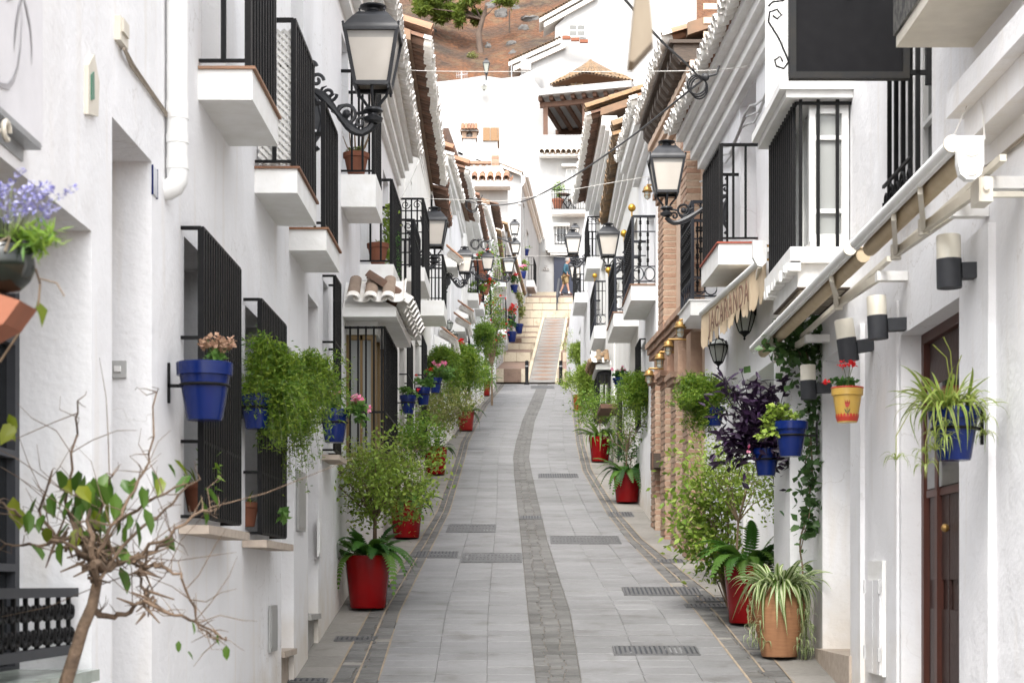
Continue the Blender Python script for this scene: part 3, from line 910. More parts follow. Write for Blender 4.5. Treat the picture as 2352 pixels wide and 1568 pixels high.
    if gutter:
        m = MB(); m.tube([RP(ya, O(ya) + .03, zt + .03), RP(yb, O(yb) + .03, zt + .03)], .05, 8); m.build('gutter', PVC, root)

UNIT = {}
def unit_bar(kind, h, w):
    key = (kind, round(h, 3), round(w, 4))
    if key in UNIT: return UNIT[key]
    m = MB()
    if kind == 'plain':
        m.box(-w / 2, w / 2, -w / 2, w / 2, 0, h)
    elif kind == 'round':
        m.tube([(0, 0, 0), (0, 0, h)], w / 2, 6)
    else:
        r = w / 2
        pr = [(r, 0), (r, .04 * h)]
        for c in (.12, .36, .5, .64, .88):
            pr += [(r * .8, (c - .045) * h), (r * 1.9, (c - .02) * h), (r * 1.1, c * h), (r * 1.9, (c + .02) * h), (r * .8, (c + .045) * h)]
        pr += [(r, h)]
        m.lathe(pr, (0, 0, 0), 6)
    UNIT[key] = m.mesh('bar_' + kind, IRON)
    UNIT[key]['k'] = 1
    return UNIT[key]
def ring_pts(c, ru, rz, axis, n=14):
    """closed ring in the plane spanned by axis and z"""
    a = Vector(axis)
    return [Vector(c) + a * (cos(2 * pi * i / n) * ru) + Vector((0, 0, sin(2 * pi * i / n) * rz)) for i in range(n + 1)]
def spiral_pts(c, axis, r0, turns, sgn=1, start=0.0, n=22, zs=1):
    a = Vector(axis)
    out = []
    for i in range(n + 1):
        t = i / n
        r = r0 * (1 - .82 * t)
        ang = start + sgn * turns * 2 * pi * t
        out.append(Vector(c) + a * (cos(ang) * r) + Vector((0, 0, sin(ang) * r * zs)))
    return out
def rail_panel(H, parent, u0, u1, out, zs, zr, ns, ne, style, w=.016, indiv=True, bottom=.03, near_end=True, far_end=True):
    """railing round a balcony: bars along the street side and across both ends"""
    P = H.P
    fr = MB()
    def path(z):
        p = []
        if near_end: p.append(P(u0, 0, z))
        p += [P(u0, out, z), P(u1, out, z)]
        if far_end: p.append(P(u1, 0, z))
        return p
    ww = .024 if style != 'fancy' else .03
    def railat(z, w_=ww, h_=None):
        p = path(z)
        for a, b in zip(p[:-1], p[1:]): fr.bar(a, b, w_, h_ or w_ * .8)
    railat(zr); railat(zs + bottom, .016)
    zlow = zs + bottom
    if style == 'fancy':
        railat(zs + bottom + .16, .014); zlow = zs + bottom + .16
        railat(zr - .16, .014)
    if style == 'scroll':
        railat(zr - .13, .014)
    for uu in (u0, u1):
        fr.bar(P(uu, out, zs), P(uu, out, zr), .026)
    kind = {'plain': 'plain', 'fancy': 'turned', 'scroll': 'plain'}[style]
    ro = fr.build('handrail', IRONB if style == 'fancy' else IRON, parent)
    um = unit_bar(kind, zr - zlow, w if style != 'fancy' else .018)
    spots = [P(lerp(u0, u1, (i + .5) / ns), out, zlow) for i in range(ns)]
    for uu, ok in ((u0, near_end), (u1, far_end)):
        if ok: spots += [P(uu, lerp(0, out, (i + 1) / (ne + 1)), zlow) for i in range(ne)]
    if indiv:
        for p in spots: link('baluster', um, parent, p)
    else:
        m = MB()
        for p in spots: m.bar(p, p + Vector((0, 0, zr - zlow)), w)
        b = m.build('balusters', IRON, parent); b['kind'] = 'stuff'
    if style in ('fancy', 'scroll'):
        sc = MB()
        zc = zs + bottom + .08 if style == 'fancy' else zr - .065
        rz = .07 if style == 'fancy' else .05
        n1 = max(2, int((u1 - u0) / .12))
        ay = (P(u1, out, 0) - P(u0, out, 0)).normalized()
        for i in range(n1):
            c = P(lerp(u0, u1, (i + .5) / n1), out, zc)
            if style == 'fancy': sc.tube(ring_pts(c, .062, rz, ay), .006, 4, caps=False)
            else: sc.tube(spiral_pts(c, ay, .05, 1.4), .005, 4, caps=False)
        n2 = max(2, int(out / .09))
        for i in range(n2):
            c = P(u0, lerp(0, out, (i + .5) / n2), zc)
            if style == 'fancy': sc.tube(ring_pts(c, .055, rz, (1, 0, 0)), .006, 5, caps=False)
            else: sc.tube(spiral_pts(c, (1, 0, 0), .05, 1.4, 1 if i % 2 else -1), .005, 5, caps=False)
        sc.build('scrollwork', IRONB if style == 'fancy' else IRON, parent)
    return ro
def balcony(H, u0, u1, out, zs, th, rh, ns, ne, style='plain', indiv=True, lip=TILE, slab=TRIM, name='balcony', w=.016, soff=None):
    m = MB()
    box_h(m, H, u0, u1, -.1, out, zs - th, zs)
    # chamfered underside edge
    b = m.build(name, slab, H.root)
    if lip:
        q = MB(); box_h(q, H, u0 - .012, u1 + .012, .002, out + .014, zs + .0005, zs + .012); q.build('tile_lip', lip, b)
        zs += .012
    rail_panel(H, b, u0 + .02, u1 - .02, out - .02, zs, zs + rh, ns, ne, style, indiv=indiv, w=w)
    return b
def grille(H, y0, y1, z0, z1, out=.08, n=10, name='window_grille', sill=True, indiv=True, crossbars=2, w=.018, chain=True):
    P = H.P
    def rail(z, w_):
        m = MB(); m.bar(P(y0, -.01, z), P(y0, out, z), w_, .013); m.bar(P(y0, out, z), P(y1, out, z), w_, .013); m.bar(P(y1, out, z), P(y1, -.01, z), w_, .013); return m
    fo = rail(z1, .02).build(name, IRON, H.root)
    rail(z0, .02).build('rail', IRON, fo)
    for i in range(crossbars):
        rail(lerp(z0, z1, (.62, .26, .8)[i]), .018).build('rail', IRON, fo)
    um = unit_bar('plain', z1 - z0, w)
    if indiv:
        for i in range(n): link('bar', um, fo, P(lerp(y0, y1, i / (n - 1)), out, z0))
    else:
        m = MB()
        for i in range(n):
            p = P(lerp(y0, y1, i / (n - 1)), out, z0); m.bar(p, p + Vector((0, 0, z1 - z0)), w)
        m.build('bars', IRON, fo)['kind'] = 'stuff'
    if sill:
        q = MB(); box_h(q, H, y0 - .06, y1 + .06, .003, out + .04, z0 - .07, z0 - .035); q.build('sill', STONE, H.root)
    return fo
def op(y0, y1, z0, z1, kind='win', d=.2, **k):
    return dict(y0=y0, y1=y1, z0=z0, z1=z1, kind=kind, d=d, **k)
def hood(H, u0, u1, out, z, rise, style='terratip', n=None, near=3, soff=TRIM, name='tiled_hood', rows=1):
    """little tiled roof over a window: body, tiles facing the street and a short row facing down the street"""
    P = H.P; s = H.side
    m = MB()
    v = [P(u0, 0, z), P(u0, out, z), P(u1, out, z), P(u1, 0, z), P(u0, 0, z + .07), P(u0, out, z + .07), P(u1, out, z + .07), P(u1, 0, z + .07), P(u0 + (rise * .8 if near else 0), 0, z + rise), P(u1, 0, z + rise)]
    m.add(v, [(0, 3, 2, 1), (0, 1, 5, 4), (1, 2, 6, 5), (2, 3, 7, 6), (4, 5, 8), (5, 6, 9, 8), (6, 7, 9)])
    b = m.build(name, soff, H.root)
    n = n or max(2, int((u1 - u0) / .17))
    sl = atan2(rise, out)
    rz = 0 if s < 0 else pi
    sc = .85
    for i in range(n):
        u = lerp(u0 + .1, u1 - .06, i / (n - 1))
        link('roof_tile', TM[style][0], b, P(u, out + .09, z + .10), (0, sl * .9, rz), (sc * min(1.1, (out + .1) / .42), sc, sc * (1 if near else .5)))
        if i < n - 1:
            link('roof_tile', TM[style][1], b, P(u + (u1 - u0) / n / 2, out + .08, z + .115), (0, sl * .9, rz), (sc * min(1.0, (out + .1) / .42), sc, sc))
    if not near:
        for k in range(2): link('verge_tile', TM['terra'][0], b, P(u0 + .0 + .08 * k, out + .1, z + .125), (0, sl * .95, rz), ((out + .12) / .42 * 1.05, .4, .3))
    if near:
        wsc = out / near / .19
        for i in range(near):
            o = lerp(.03, out + .02, (i + .4) / near)
            link('roof_tile', TM['grey' if near == 3 else style][0], b, P(u0 - .10, o, z + .115), (0, .62, -pi / 2), (.8, wsc * .85, wsc * .62))
            link('roof_tile', TM['white'][1], b, P(u0 - .085, o + out / near / 2, z + .125), (0, .62, -pi / 2), (.8, wsc * 1.1, wsc * .6))
    return b

# ------------------------------------------------------------------ left side of the street
LW = -1.35
g = gz
L1 = house('white shop house nearest the viewer with lavender and a pale banner', -1, LW, LW, 3.3, 6.62, 6.3, [
    op(3.7, 5.44, 1.80, 3.20, 'glassdoor', .26, fm=DGREY), op(5.71, 6.32, g(5.7) - .1, 3.63, 'door', .3)], 0)
L2 = house('white house carrying the lattice balcony and the first big lantern', -1, LW, LW - .005, 6.62, 12.1, 6.75, [
    op(6.92, 7.70, 2.37, 3.48, fm=IRON), op(8.45, 9.2, 2.36, 3.45, fm=IRON), op(9.72, 10.25, g(9.7) - .1, 3.46, 'blank', .2), op(10.93, 11.48, g(10.9) - .1, 3.92, 'door', .18),
    op(11.76, 12.08, 3.0, 4.15), op(7.3, 7.9, 4.24, 6.0, 'glassdoor'), op(8.86, 9.42, 4.19, 5.9, 'glassdoor'), op(10.12, 10.7, 4.15, 5.9, 'glassdoor')], 0,
    dict(oa=-1.02, ob=-1.0, style='white', steps=3, over=.08))
L3 = house('white house with the bronze bay window under a tiled hood', -1, LW - .005, LW - .01, 12.1, 18.75, 6.62, [
    op(12.95, 13.45, 5.14, 6.2, 'glassdoor'), op(14.5, 15.4, 4.75, 6.1, 'glassdoor'), op(16.8, 17.5, 4.82, 6.1, 'glassdoor'), op(13.3, 14.4, 3.06, 4.0), op(15.6, 15.78, 5.6, 6.1, 'blank', .1), op(17.9, 18.5, g(18) - .1, 4.5, 'door')], 1,
    dict(oa=-.965, ob=-1.09, style='white', steps=4, over=.10))
L4 = house('white house with deep brown tiled eave halfway up the left side', -1, LW, LW - .02, 18.75, 25.6, 7.88, [
    op(18.92, 19.68, 3.7, 4.75), op(21.8, 22.7, 3.9, 5.2), op(23.1, 23.9, 5.86, 7.2, 'glassdoor'), op(20.2, 21.0, g(20) - .1, 5.0, 'door'), op(19.6, 19.85, 6.3, 6.8, 'blank', .1), op(20.9, 21.15, 6.5, 6.95, 'blank', .1)], 2,
    dict(oa=-1.0, ob=-1.12, style='whitetip', steps=3, over=.26, verge='terra'))
L5 = house('low white house with short brown eave beside the white chimney', -1, LW + .02, LW, 25.6, 28.2, 7.80, [
    op(26.0, 26.8, 4.4, 5.4), op(27.3, 28.0, g(27) - .1, 6.1, 'door'), op(26.2, 26.6, 6.6, 7.2, 'blank', .1)], 0,
    dict(oa=-1.12, ob=-1.17, style='brown', steps=2, over=.22, verge='brown'))
L6 = house('white house with a white ridged eave behind the low brown one', -1, LW + .03, LW, 28.2, 31.7, 8.96, [
    op(29.0, 29.8, 5.0, 6.1), op(30.4, 31.2, g(30) - .1, 6.6, 'door')], 1, dict(oa=-1.15, ob=-1.07, style='white', steps=3, over=.08, verge='terra'))
L7 = house('white house with a brown eave and stacked little hoods', -1, LW + .03, LW + .05, 31.7, 36.3, 9.56, [
    op(32.4, 33.4, 5.4, 6.6), op(34.3, 35.2, 6.0, 7.1)], 0, dict(oa=-1.0, ob=-.91, style='whitetip', steps=2, over=.3, verge='terra'))
L8 = house('white house with a plain boarded soffit far up the left side', -1, LW + .08, LW + .08, 36.3, 41.1, 10.12, [
    op(37.2, 38.2, 6.2, 7.4), op(39.4, 40.5, 8.7, 9.8, 'glassdoor')], 2, dict(oa=-.93, ob=-.83, style='brown', steps=2, over=.1))
L9 = house('white house with a white tiled eave behind the scrolled brackets', -1, LW + .12, LW + .15, 41.1, 45.0, 10.92, [op(43.2, 44.4, 9.0, 10.1, 'glassdoor')], 0, dict(oa=-.86, ob=-.71, style='white', steps=2, over=.1))
L10 = house('last white house with a brown eave before the recess', -1, LW + .2, LW + .25, 45.0, 48.1, 11.82, [op(46.6, 47.6, 9.2, 10.3, 'glassdoor')], 1, dict(oa=-.66, ob=-.58, style='brown', steps=2, over=.2))
L11 = house('narrow white house in the recess by the far red pot', -1, -1.42, -1.42, 48.1, 52.3, 11.3, [op(49.5, 50.5, 8.6, 10.2, 'door')], 0)
L12 = house('white house at the foot of the stairs with red geraniums', -1, -1.0, -.98, 52.3, 61.0, 12.6, [op(54, 55, 9.5, 11.0), op(57, 58.4, 10.3, 11.8, 'glassdoor')], 1, dict(oa=-.7, ob=-.6, style='ochre', steps=2, over=.12))

# balconies on the left
b1 = balcony(L2, 7.22, 7.99, .225, 4.23, .125, .74, 9, 1, lip=TILE, w=.02)
b2 = balcony(L2, 8.74, 9.55, .215, 4.18, .12, .74, 10, 1, lip=TILE, w=.02)
b3 = balcony(L2, 10.04, 10.76, .215, 4.14, .12, .72, 8, 2, lip=TILE)
b4 = balcony(L3, 12.9, 13.5, .26, 5.13, .24, .77, 5, 2, lip=None)
b5 = balcony(L3, 14.4, 15.5, .28, 4.74, .13, .70, 10, 2, lip=None)
b5b = balcony(L3, 16.7, 17.7, .32, 4.81, .24, .78, 8, 3, 'scroll', lip=None)
b6 = balcony(L4, 23.0, 24.0, .31, 5.84, .20, .60, 7, 5, 'scroll', lip=None)
b6b = balcony(L4, 19.0, 20.2, .27, 5.55, .15, .75, 8, 3, 'scroll', lip=None)
b7 = balcony(L8, 39.2, 40.4, .24, 8.64, .16, .8, 6, 2, indiv=False, lip=None)
b8 = balcony(L9, 43.0, 44.2, .22, 9.04, .16, .8, 6, 2, indiv=False, lip=None)
b9 = balcony(L10, 46.3, 47.5, .24, 9.24, .16, .8, 6, 2, indiv=False, lip=None)
b10 = balcony(L12, 56.5, 59.0, .42, 10.35, .18, 1.0, 8, 4, 'plain', indiv=False, lip=TILE)
b11 = balcony(L12, 57.0, 60.0, .40, 12.0, .18, 1.1, 9, 5, 'plain', indiv=False, lip=TILE)
# lattice screen on the second balcony: crossing white slats
LATW = pm('white_lattice', (0.78, 0.77, 0.74), 0.7, scale=20)
yy = 8.81
zl0, zl1 = 4.215, 4.90
o0, o1 = .012, .185
def clip_slat(k, sgn):
    pts = []
    for i in range(41):
        o = lerp(o0, o1, i / 40)
        z = zl0 + k + sgn * (o - o0)
        if zl0 <= z <= zl1: pts.append((o, z))
    return (pts[0], pts[-1]) if len(pts) > 2 else None
k = -.2
while k < .95:
    for sgn in (1, -1):
        c = clip_slat(k, sgn)
        if c:
            m = MB(); m.bar(L2.P(yy + (.006 if sgn > 0 else -.006), c[0][0], c[0][1]), L2.P(yy + (.006 if sgn > 0 else -.006), c[1][0], c[1][1]), .011, .015)
            m.build('lattice_slat', LATW, b2)
    k += .036
# street-side lattice of the same screen, behind the bars
k = -.7
while k < .95:
    for sgn in (1, -1):
        pts = [(u, zl0 + k + sgn * (u - 8.8)) for u in np.linspace(8.8, 9.48, 60)]
        pts = [p for p in pts if zl0 <= p[1] <= zl1]
        if len(pts) > 3:
            m = MB(); oo = .178 - (.008 if sgn > 0 else 0)
            m.bar(L2.P(pts[0][0], oo, pts[0][1]), L2.P(pts[-1][0], oo, pts[-1][1]), .015, .006)
            m.build('lattice_slat', LATW, b2)
    k += .06
# grilles on the left
grille(L2, 6.86, 7.76, 2.365, 3.50, .08, 17, w=.024)
grille(L2, 8.40, 9.26, 2.345, 3.47, .08, 16, w=.024)
grille(L2, 11.72, 12.09, 3.0, 4.17, .08, 6)
grille(L4, 18.88, 19.75, 3.7, 4.78, .09, 10, indiv=True)
grille(L4, 21.75, 22.75, 3.9, 5.2, .09, 10, indiv=True)
grille(L7, 32.4, 33.4, 5.4, 6.6, .09, 8, indiv=False)
grille(L8, 37.2, 38.2, 6.2, 7.4, .09, 8, indiv=False)
# low steps and stone sills at the two doorways
for H, y0, y1, m_ in ((L2, 9.72, 10.25, STONE), (L2, 10.93, 11.48, GREYST)):
    zz = g(y1) + .16
    q = MB(); box_h(q, H, y0 + .005, y1 - .005, -.19, -.03, g(y0) - .2, zz); box_h(q, H, y0 + .003, y1 - .003, -.19, .02, zz + .001, zz + .035); q.build('door_step', m_, H.root)
# shop front of the nearest house: low iron railing and a glazed sill
q = MB(); box_h(q, L1, 3.7, 5.42, -.255, .03, 1.80, 1.835); q.build('stone_sill', pm('green_veined_sill', (0.42, 0.47, 0.41), 0.25, c2=(0.24, 0.27, 0.24), scale=14), L1.root)
q = MB(); box_h(q, L1, 3.7, 5.43, -.255, .0, 1.70, 1.799); box_h(q, L1, 3.7, 5.5, .003, .05, 1.60, 1.72); q.build('shop_front_plinth', DGREY, L1.root)
q = MB()
for z in (1.885, 2.06): box_h(q, L1, 3.7, 5.40, -.06, -.03, z, z + .028)
rl = q.build('sill_railing', DGREY, L1.root)
sb = MB()
for zz, r0 in ((.045, .028), (.115, .028)):
    for sg in (1, -1):
        sb.tube([Vector((0, p.y, p.z)) for p in spiral_pts((0, sg * r0, zz), (0, 1, 0), r0, 1.1, sg, pi if sg > 0 else 0, 14)], .008, 5)
sb.bar((0, 0, 0), (0, 0, .16), .012)
sm = sb.mesh('scroll_baluster', IRON)
i = 0
u = 4.3
while u < 5.36:
    link('scroll_baluster', sm, rl, L1.P(u, -.045, 1.905)); u += .115
# bay window under the tiled hood
hood(L3, 13.05, 14.75, .40, 4.10, .30, 'whitetip', n=8, near=3)
q = MB(); box_h(q, L3, 13.25, 14.55, 0.0, .26, 3.0, 3.06); box_h(q, L3, 13.28, 14.5, 0.002, .24, 4.0, 4.10)
bay = q.build('bay_window', TRIM, L3.root)
q = MB()
for (a, b) in ((.0, .03), (.105, .125), (.19, .225)): box_h(q, L3, 13.30, 13.34, a, b, 3.06, 4.0)
box_h(q, L3, 13.30, 13.34, .03, .19, 3.96, 3.999); box_h(q, L3, 13.30, 13.34, .03, .19, 3.061, 3.10)
for u in (13.34, 13.7, 14.1, 14.44): box_h(q, L3, u, u + .05, .185, .224, 3.062, 3.998)
q.build('bronze_frame', BRONZE, bay)
q = MB(); q.quad(L3.P(13.32, .03, 3.1), L3.P(13.32, .19, 3.1), L3.P(13.32, .19, 3.96), L3.P(13.32, .03, 3.96)); q.quad(L3.P(13.34, .205, 3.1), L3.P(14.44, .205, 3.1), L3.P(14.44, .205, 3.96), L3.P(13.34, .205, 3.96))
q.build('pane', GLASSL, bay)
ub = unit_bar('plain', 1.02, .014)
for o in (.04, .10, .16, .22, .28): link('grille_bar', ub, bay, L3.P(13.2, o, 3.03))
for i in range(11): link('grille_bar', ub, bay, L3.P(lerp(13.2, 14.5, i / 10), .30, 3.03))
q = MB()
for z in (3.03, 3.40, 4.04): q.bar(L3.P(13.2, 0, z), L3.P(13.2, .30, z), .016); q.bar(L3.P(13.2, .30, z), L3.P(14.5, .30, z), .016)
q.build('grille_frame', IRON, bay)
# other hoods
hood(L5, 26.0, 27.6, .24, 5.62, .20, 'white', near=0)
hood(L7, 33.6, 35.0, .24, 7.22, .18, 'white', near=0)
hood(L7, 31.9, 33.2, .24, 6.72, .18, 'white', near=0)
hood(L6, 28.6, 29.6, .22, 7.3, .2, 'white', near=0)
# ------------------------------------------------------------------ right side of the street
R1 = house('white house nearest on the right with the wooden door and bay window', 1, 1.87, 1.87, 4.2, 11.25, 6.9, [
    op(7.40, 8.63, g(7.4) - .1, 3.33, 'door', .13, mat=DOORW, fm=DOORR), op(9.85, 10.9, g(9.8) - .1, 3.49, 'blank', .28),
    op(7.98, 8.66, 3.95, 5.2, 'win', .14), op(9.3, 9.5, 5.9, 6.4, 'blank', .1)], 1)
R2 = house('white house with the lettered canvas valance and two carriage lamps', 1, 1.72, 1.60, 11.25, 15.4, 6.0, [
    op(11.85, 13.2, g(11.8) - .1, 3.62, 'blank', .3), op(13.75, 14.5, g(13.8) - .1, 3.75, 'blank', .2), op(12.6, 13.35, 4.56, 5.75, 'glassdoor'), op(14.65, 15.3, 4.48, 5.6, 'glassdoor'), ], 1,
    dict(oa=1.40, ob=1.247, style='terratip', steps=4, over=.10))
R3 = house('brick faced house with stepped pilasters and dark timber eaves', 1, 1.59, 1.43, 15.4, 18.4, 6.88, [
    op(15.9, 16.3, g(15.9), 3.9, 'door', .15), op(16.9, 17.2, 3.9, 4.4, 'blank', .1)], PEACH, dict(oa=1.23, ob=1.16, style='terratip', rafters=True), name='brick_house')
R4 = house('white house with gold ball balcony just beyond the bricks', 1, 1.40, 1.39, 18.4, 21.1, 7.14, [
    op(18.7, 19.7, 5.29, 6.6, 'glassdoor'), op(20.1, 20.45, 6.2, 6.7, 'blank', .12), op(19.4, 19.65, 6.2, 6.65, 'blank', .12), op(19.9, 20.7, 3.9, 4.9)], 0, dict(oa=1.136, ob=1.105, style='terratip', steps=3, over=.07))
R5 = house('white house with a mossy ochre tile eave', 1, 1.39, 1.38, 21.1, 26.3, 7.46, [
    op(21.1 + .2, 22.4, 5.40, 6.6, 'glassdoor'), op(23.6, 24.5, 3.8, 4.9), op(25.2, 26.0, 5.8, 6.5, 'blank', .1)], 2, dict(oa=1.08, ob=1.14, style='ochre', steps=3, over=.12, verge='ochre'))
R6 = house('taller white house whose gable shows over the ochre eave', 1, 1.36, 1.35, 26.3, 32.4, 9.10, [
    op(29.0, 30.6, 6.38, 7.6, 'glassdoor'), op(31.0, 32.2, 7.92, 8.9, 'glassdoor')], 2, dict(oa=.94, ob=.90, style='whitetip', steps=3, over=.24, verge='ochre'))
R7 = house('white house with the two farthest right balconies', 1, 1.34, 1.34, 32.4, 40.0, 9.9, [op(37, 38.3, 8.25, 9.5, 'glassdoor'), op(34, 35, 5.5, 6.8)], 0)
R8 = house('white house wall behind the climbing shrub near the bollards', 1, 1.42, 1.50, 40.0, 61.0, 10.6, [op(44, 45.2, 7.2, 8.6)], 1)
R9 = house('white wall along the right edge of the stairs', 1, 2.05, 2.85, 61.0, 81.0, 14.5, [], 0, zb=8.0)
# balconies on the right
balcony(R2, 12.5, 13.45, .285, 4.54, .15, .70, 9, 2, lip=pm('red_lip', (0.33, 0.075, 0.045), .8, scale=12))
balcony(R2, 14.6, 15.39, .225, 4.47, .12, .82, 9, 2, 'fancy', lip=TRIM)
balcony(R4, 18.5, 19.9, .26, 5.27, .16, .72, 11, 2, 'fancy', lip=TILE)
balcony(R5, 21.1, 22.6, .30, 5.38, .16, .66, 10, 2, 'fancy', lip=TILE)
balcony(R6, 28.8, 30.8, .19, 6.36, .2, .74, 9, 2, 'fancy', lip=None, indiv=False)
balcony(R6, 30.95, 33.6 - 1.3, .23, 7.9, .2, .72, 8, 2, 'scroll', lip=None, indiv=False)
balcony(R7, 36.7, 38.6, .26, 8.23, .2, .72, 9, 2, 'scroll', lip=None, indiv=False)
for (H, u, o, z) in ((R4, 18.52, .25, 6.06), (R4, 19.88, .25, 6.06), (R5, 22.55, .29, 6.12), (R6, 28.82, .18, 7.16)):
    p = H.P(u, o, z)
    q = MB(); q.tube([p - Vector((0, 0, .06)), p], .008, 6); q.ball(p + Vector((0, 0, .035)), .042, 10); q.build('gold_finial', GOLD, H.root)
# window grilles on the right
grille(R1, 8.0, 8.62, 3.9, 5.25, .06, 5, sill=False, crossbars=0, w=.02)
q = MB()
for i in range(5): q.tube(spiral_pts(R1.P(8.06 + .125 * i, .09, 3.98), (0, 1, 0), .06, 1.3, 1 if i % 2 else -1), .007, 5)
for z in (3.91, 4.06): q.bar(R1.P(8.0, .09, z), R1.P(8.62, .09, z), .014)
q.build('grille_basket', IRON, R1.root)
grille(R5, 23.6, 24.5, 3.85, 4.9, .06, 9, sill=False)
grille(R4, 19.95, 20.7, 3.9, 4.9, .06, 8, sill=False)
hood(R6, 27.0, 28.4, .24, 5.42, .16, 'ochre', near=2)
q = MB(); box_h(q, R6, 27.05, 28.35, 0, .2, 5.34, 5.39); box_h(q, R6, 27.05, 28.35, 0, .2, 4.70, 4.73); fr = q.build('window_grille', IRON, R6.root)
ub = unit_bar('plain', .66, .03)
for o in (.03, .11, .19): link('bar', ub, fr, R6.P(27.06, o, 4.72))
for i in range(9): link('bar', ub, fr, R6.P(lerp(27.06, 28.34, i / 8), .2, 4.72))
# wooden box eaves under two balconies
q = MB(); box_h(q, R5, 25.0, 26.6 - .4, 0, .28, 4.62, 4.68); q.build('wooden_canopy', WOOD, R5.root)

# --- the brick front: stepped pilasters, each course a brick
bm_ = MB(); bm_.box(-.06, .06, -.15, .15, 0, .046); 
def brick_mesh(w, d, h):
    m = MB(); e = .004
    m.box(-d, 0, -w / 2 + e, w / 2 - e, e, h - e)
    return m.mesh('brick', BRICK)
cnt = 0
stuffm = MB()
def pilaster(u, w, out, z0, z1, h=.058):
    """courses alternate between wide flat bricks and narrow ones set back, giving the zigzag edge"""
    global cnt
    core = MB(); box_h(core, R3, u - w / 2 + .007, u + w / 2 - .007, -.02, out - .007, z0, z1); core.build('pilaster_core', BMORT, R3.root)
    n = int((z1 - z0) / h)
    for i in range(n):
        z = z0 + i * h
        # each course: two bricks across the street face, set out and back by turns
        for j in range(2):
            o = out + rnd.uniform(-.003, .003)
            ww = w / 2
            uu = u + (j - .5) * w / 2
            m = MB()
            box_h(m, R3, uu - ww / 2 + .004, uu + ww / 2 - .004, -.01, o, z + .007, z + h - .007)
            if cnt < 295:
                m.build('brick', BRICK, R3.root); cnt += 1
            else:
                stuffm.add(m.v, m.f)
for k, (u, zc) in enumerate(((15.62, 3.92), (16.42, 4.02), (17.15, 4.12), (17.9, 4.2))):
    pilaster(u, .34, .13, g(u) - .05, zc, .060)
    q = MB(); box_h(q, R3, u - .22, u + .22, -.01, .18, zc + .002, zc + .05); box_h(q, R3, u - .19, u + .19, -.01, .16, zc - .05, zc + .001); box_h(q, R3, u - .13, u + .13, -.01, .10, zc + .052, zc + .42)
    q.build('pilaster_cap', BRICK, R3.root)
for (u, z0, zc) in ((15.75, 4.62, 6.35), (17.3, 4.62, 5.95)):
    pilaster(u, .38, .13, z0, zc, .060)
    q = MB(); box_h(q, R3, u - .24, u + .24, -.01, .18, zc + .002, zc + .06); box_h(q, R3, u - .2, u + .2, -.01, .155, zc - .06, zc + .001); q.build('pilaster_cap', BRICK, R3.root)
b_ = stuffm.build('far_bricks', BRICK, R3.root); b_['kind'] = 'stuff'
# brick cornice over the pilasters
for i, (o, z) in enumerate(((.11, 4.44), (.13, 4.50), (.155, 4.56))):
    n = 14
    for k in range(n):
        q = MB(); box_h(q, R3, lerp(15.42, 18.38, k / n) + .006, lerp(15.42, 18.38, (k + 1) / n) - .006, -.01, o + rnd.uniform(-.004, .004), z + .004, z + .056)
        q.build('cornice_brick', BRICK, R3.root)
# peach cornice under the eave and its brickwork end wall
for i in range(3):
    q = MB(); box_h(q, R3, 15.4, 18.4, -.02, .05 + .035 * i, 6.52 + .07 * i, 6.588 + .07 * i); q.build('cornice_moulding', PEACH, R3.root)
for zc in np.arange(6.30, 7.9, .062):
    for k in range(5):
        q = MB(); x0 = 1.585 + k * .25 + (.12 if int(round(zc / .062)) % 2 else 0)
        q.box(x0 + .004, x0 + .242, 15.392, 15.42, zc + .004, zc + .058)
        q.build('gable_brick', PEACH, R3.root)
# white boundary pier beside the pilasters
q = MB(); box_h(q, R4, 18.45, 20.9, .0, .045, g(18.4) - .2, 3.72); q.build('wall_plinth', WALL[0], R4.root)

# --- bay window on the nearest right house
bw = MB()
u0, u1, o1 = 9.95, 10.98, .30
box_h(bw, R1, u0 - .02, u1 + .02, -.02, o1 + .05, 3.93, 4.02)
box_h(bw, R1, u0, u1, 0.0, o1 - .07, 4.021, 4.06)
bay2 = bw.build('bay_window', TRIM, R1.root)
q = MB(); box_h(q, R1, u0 + .03, u1 - .03, .0, o1 + .0, 3.80, 3.929)
for k in range(26):                                                 # ragged mortar edge
    uu = lerp(u0, u1, k / 25)
    box_h(q, R1, uu - .02, uu + .02, o1 - .01, o1 + .05 + rnd.uniform(0, .015), 3.925 - rnd.uniform(.02, .05), 3.94)
q.build('mortar_base', TRIM, bay2)
for k in range(3):
    for j in range(2):
        q = MB(); box_h(q, R1, lerp(u0 + .06, u1 - .06, k / 3) + .02, lerp(u0 + .06, u1 - .06, (k + 1) / 3) - .02, .02 + j * .14, .14 + j * .14, 3.785, 3.7995); q.build('soffit_tile', pm('old_tile_panel', (.40, .36, .30), .9, c2=(.25, .22, .18), scale=15) if (k, j) == (0, 0) else bpy.data.materials['old_tile_panel'], bay2)
q = MB(); box_h(q, R1, u0 + .03, u1 - .03, .0, o1, 3.79, 3.7999); q.build('soffit_mortar', WOODD, bay2)
q = MB()
for (a, b) in ((0.01, .05), (.20, .235)): box_h(q, R1, u0 + .02, u0 + .06, a, b, 4.06, 4.84)
for (z0, z1) in ((4.06, 4.10), (4.22, 4.245), (4.64, 4.665), (4.79, 4.839)): box_h(q, R1, u0 + .02, u0 + .06, .05, .20, z0, z1)
for i in range(4):
    uu = lerp(u0 + .06, u1 - .05, i / 3); box_h(q, R1, uu, uu + .045, .195, .23, 4.06, 4.839)
q.build('window_frame', PVC, bay2)
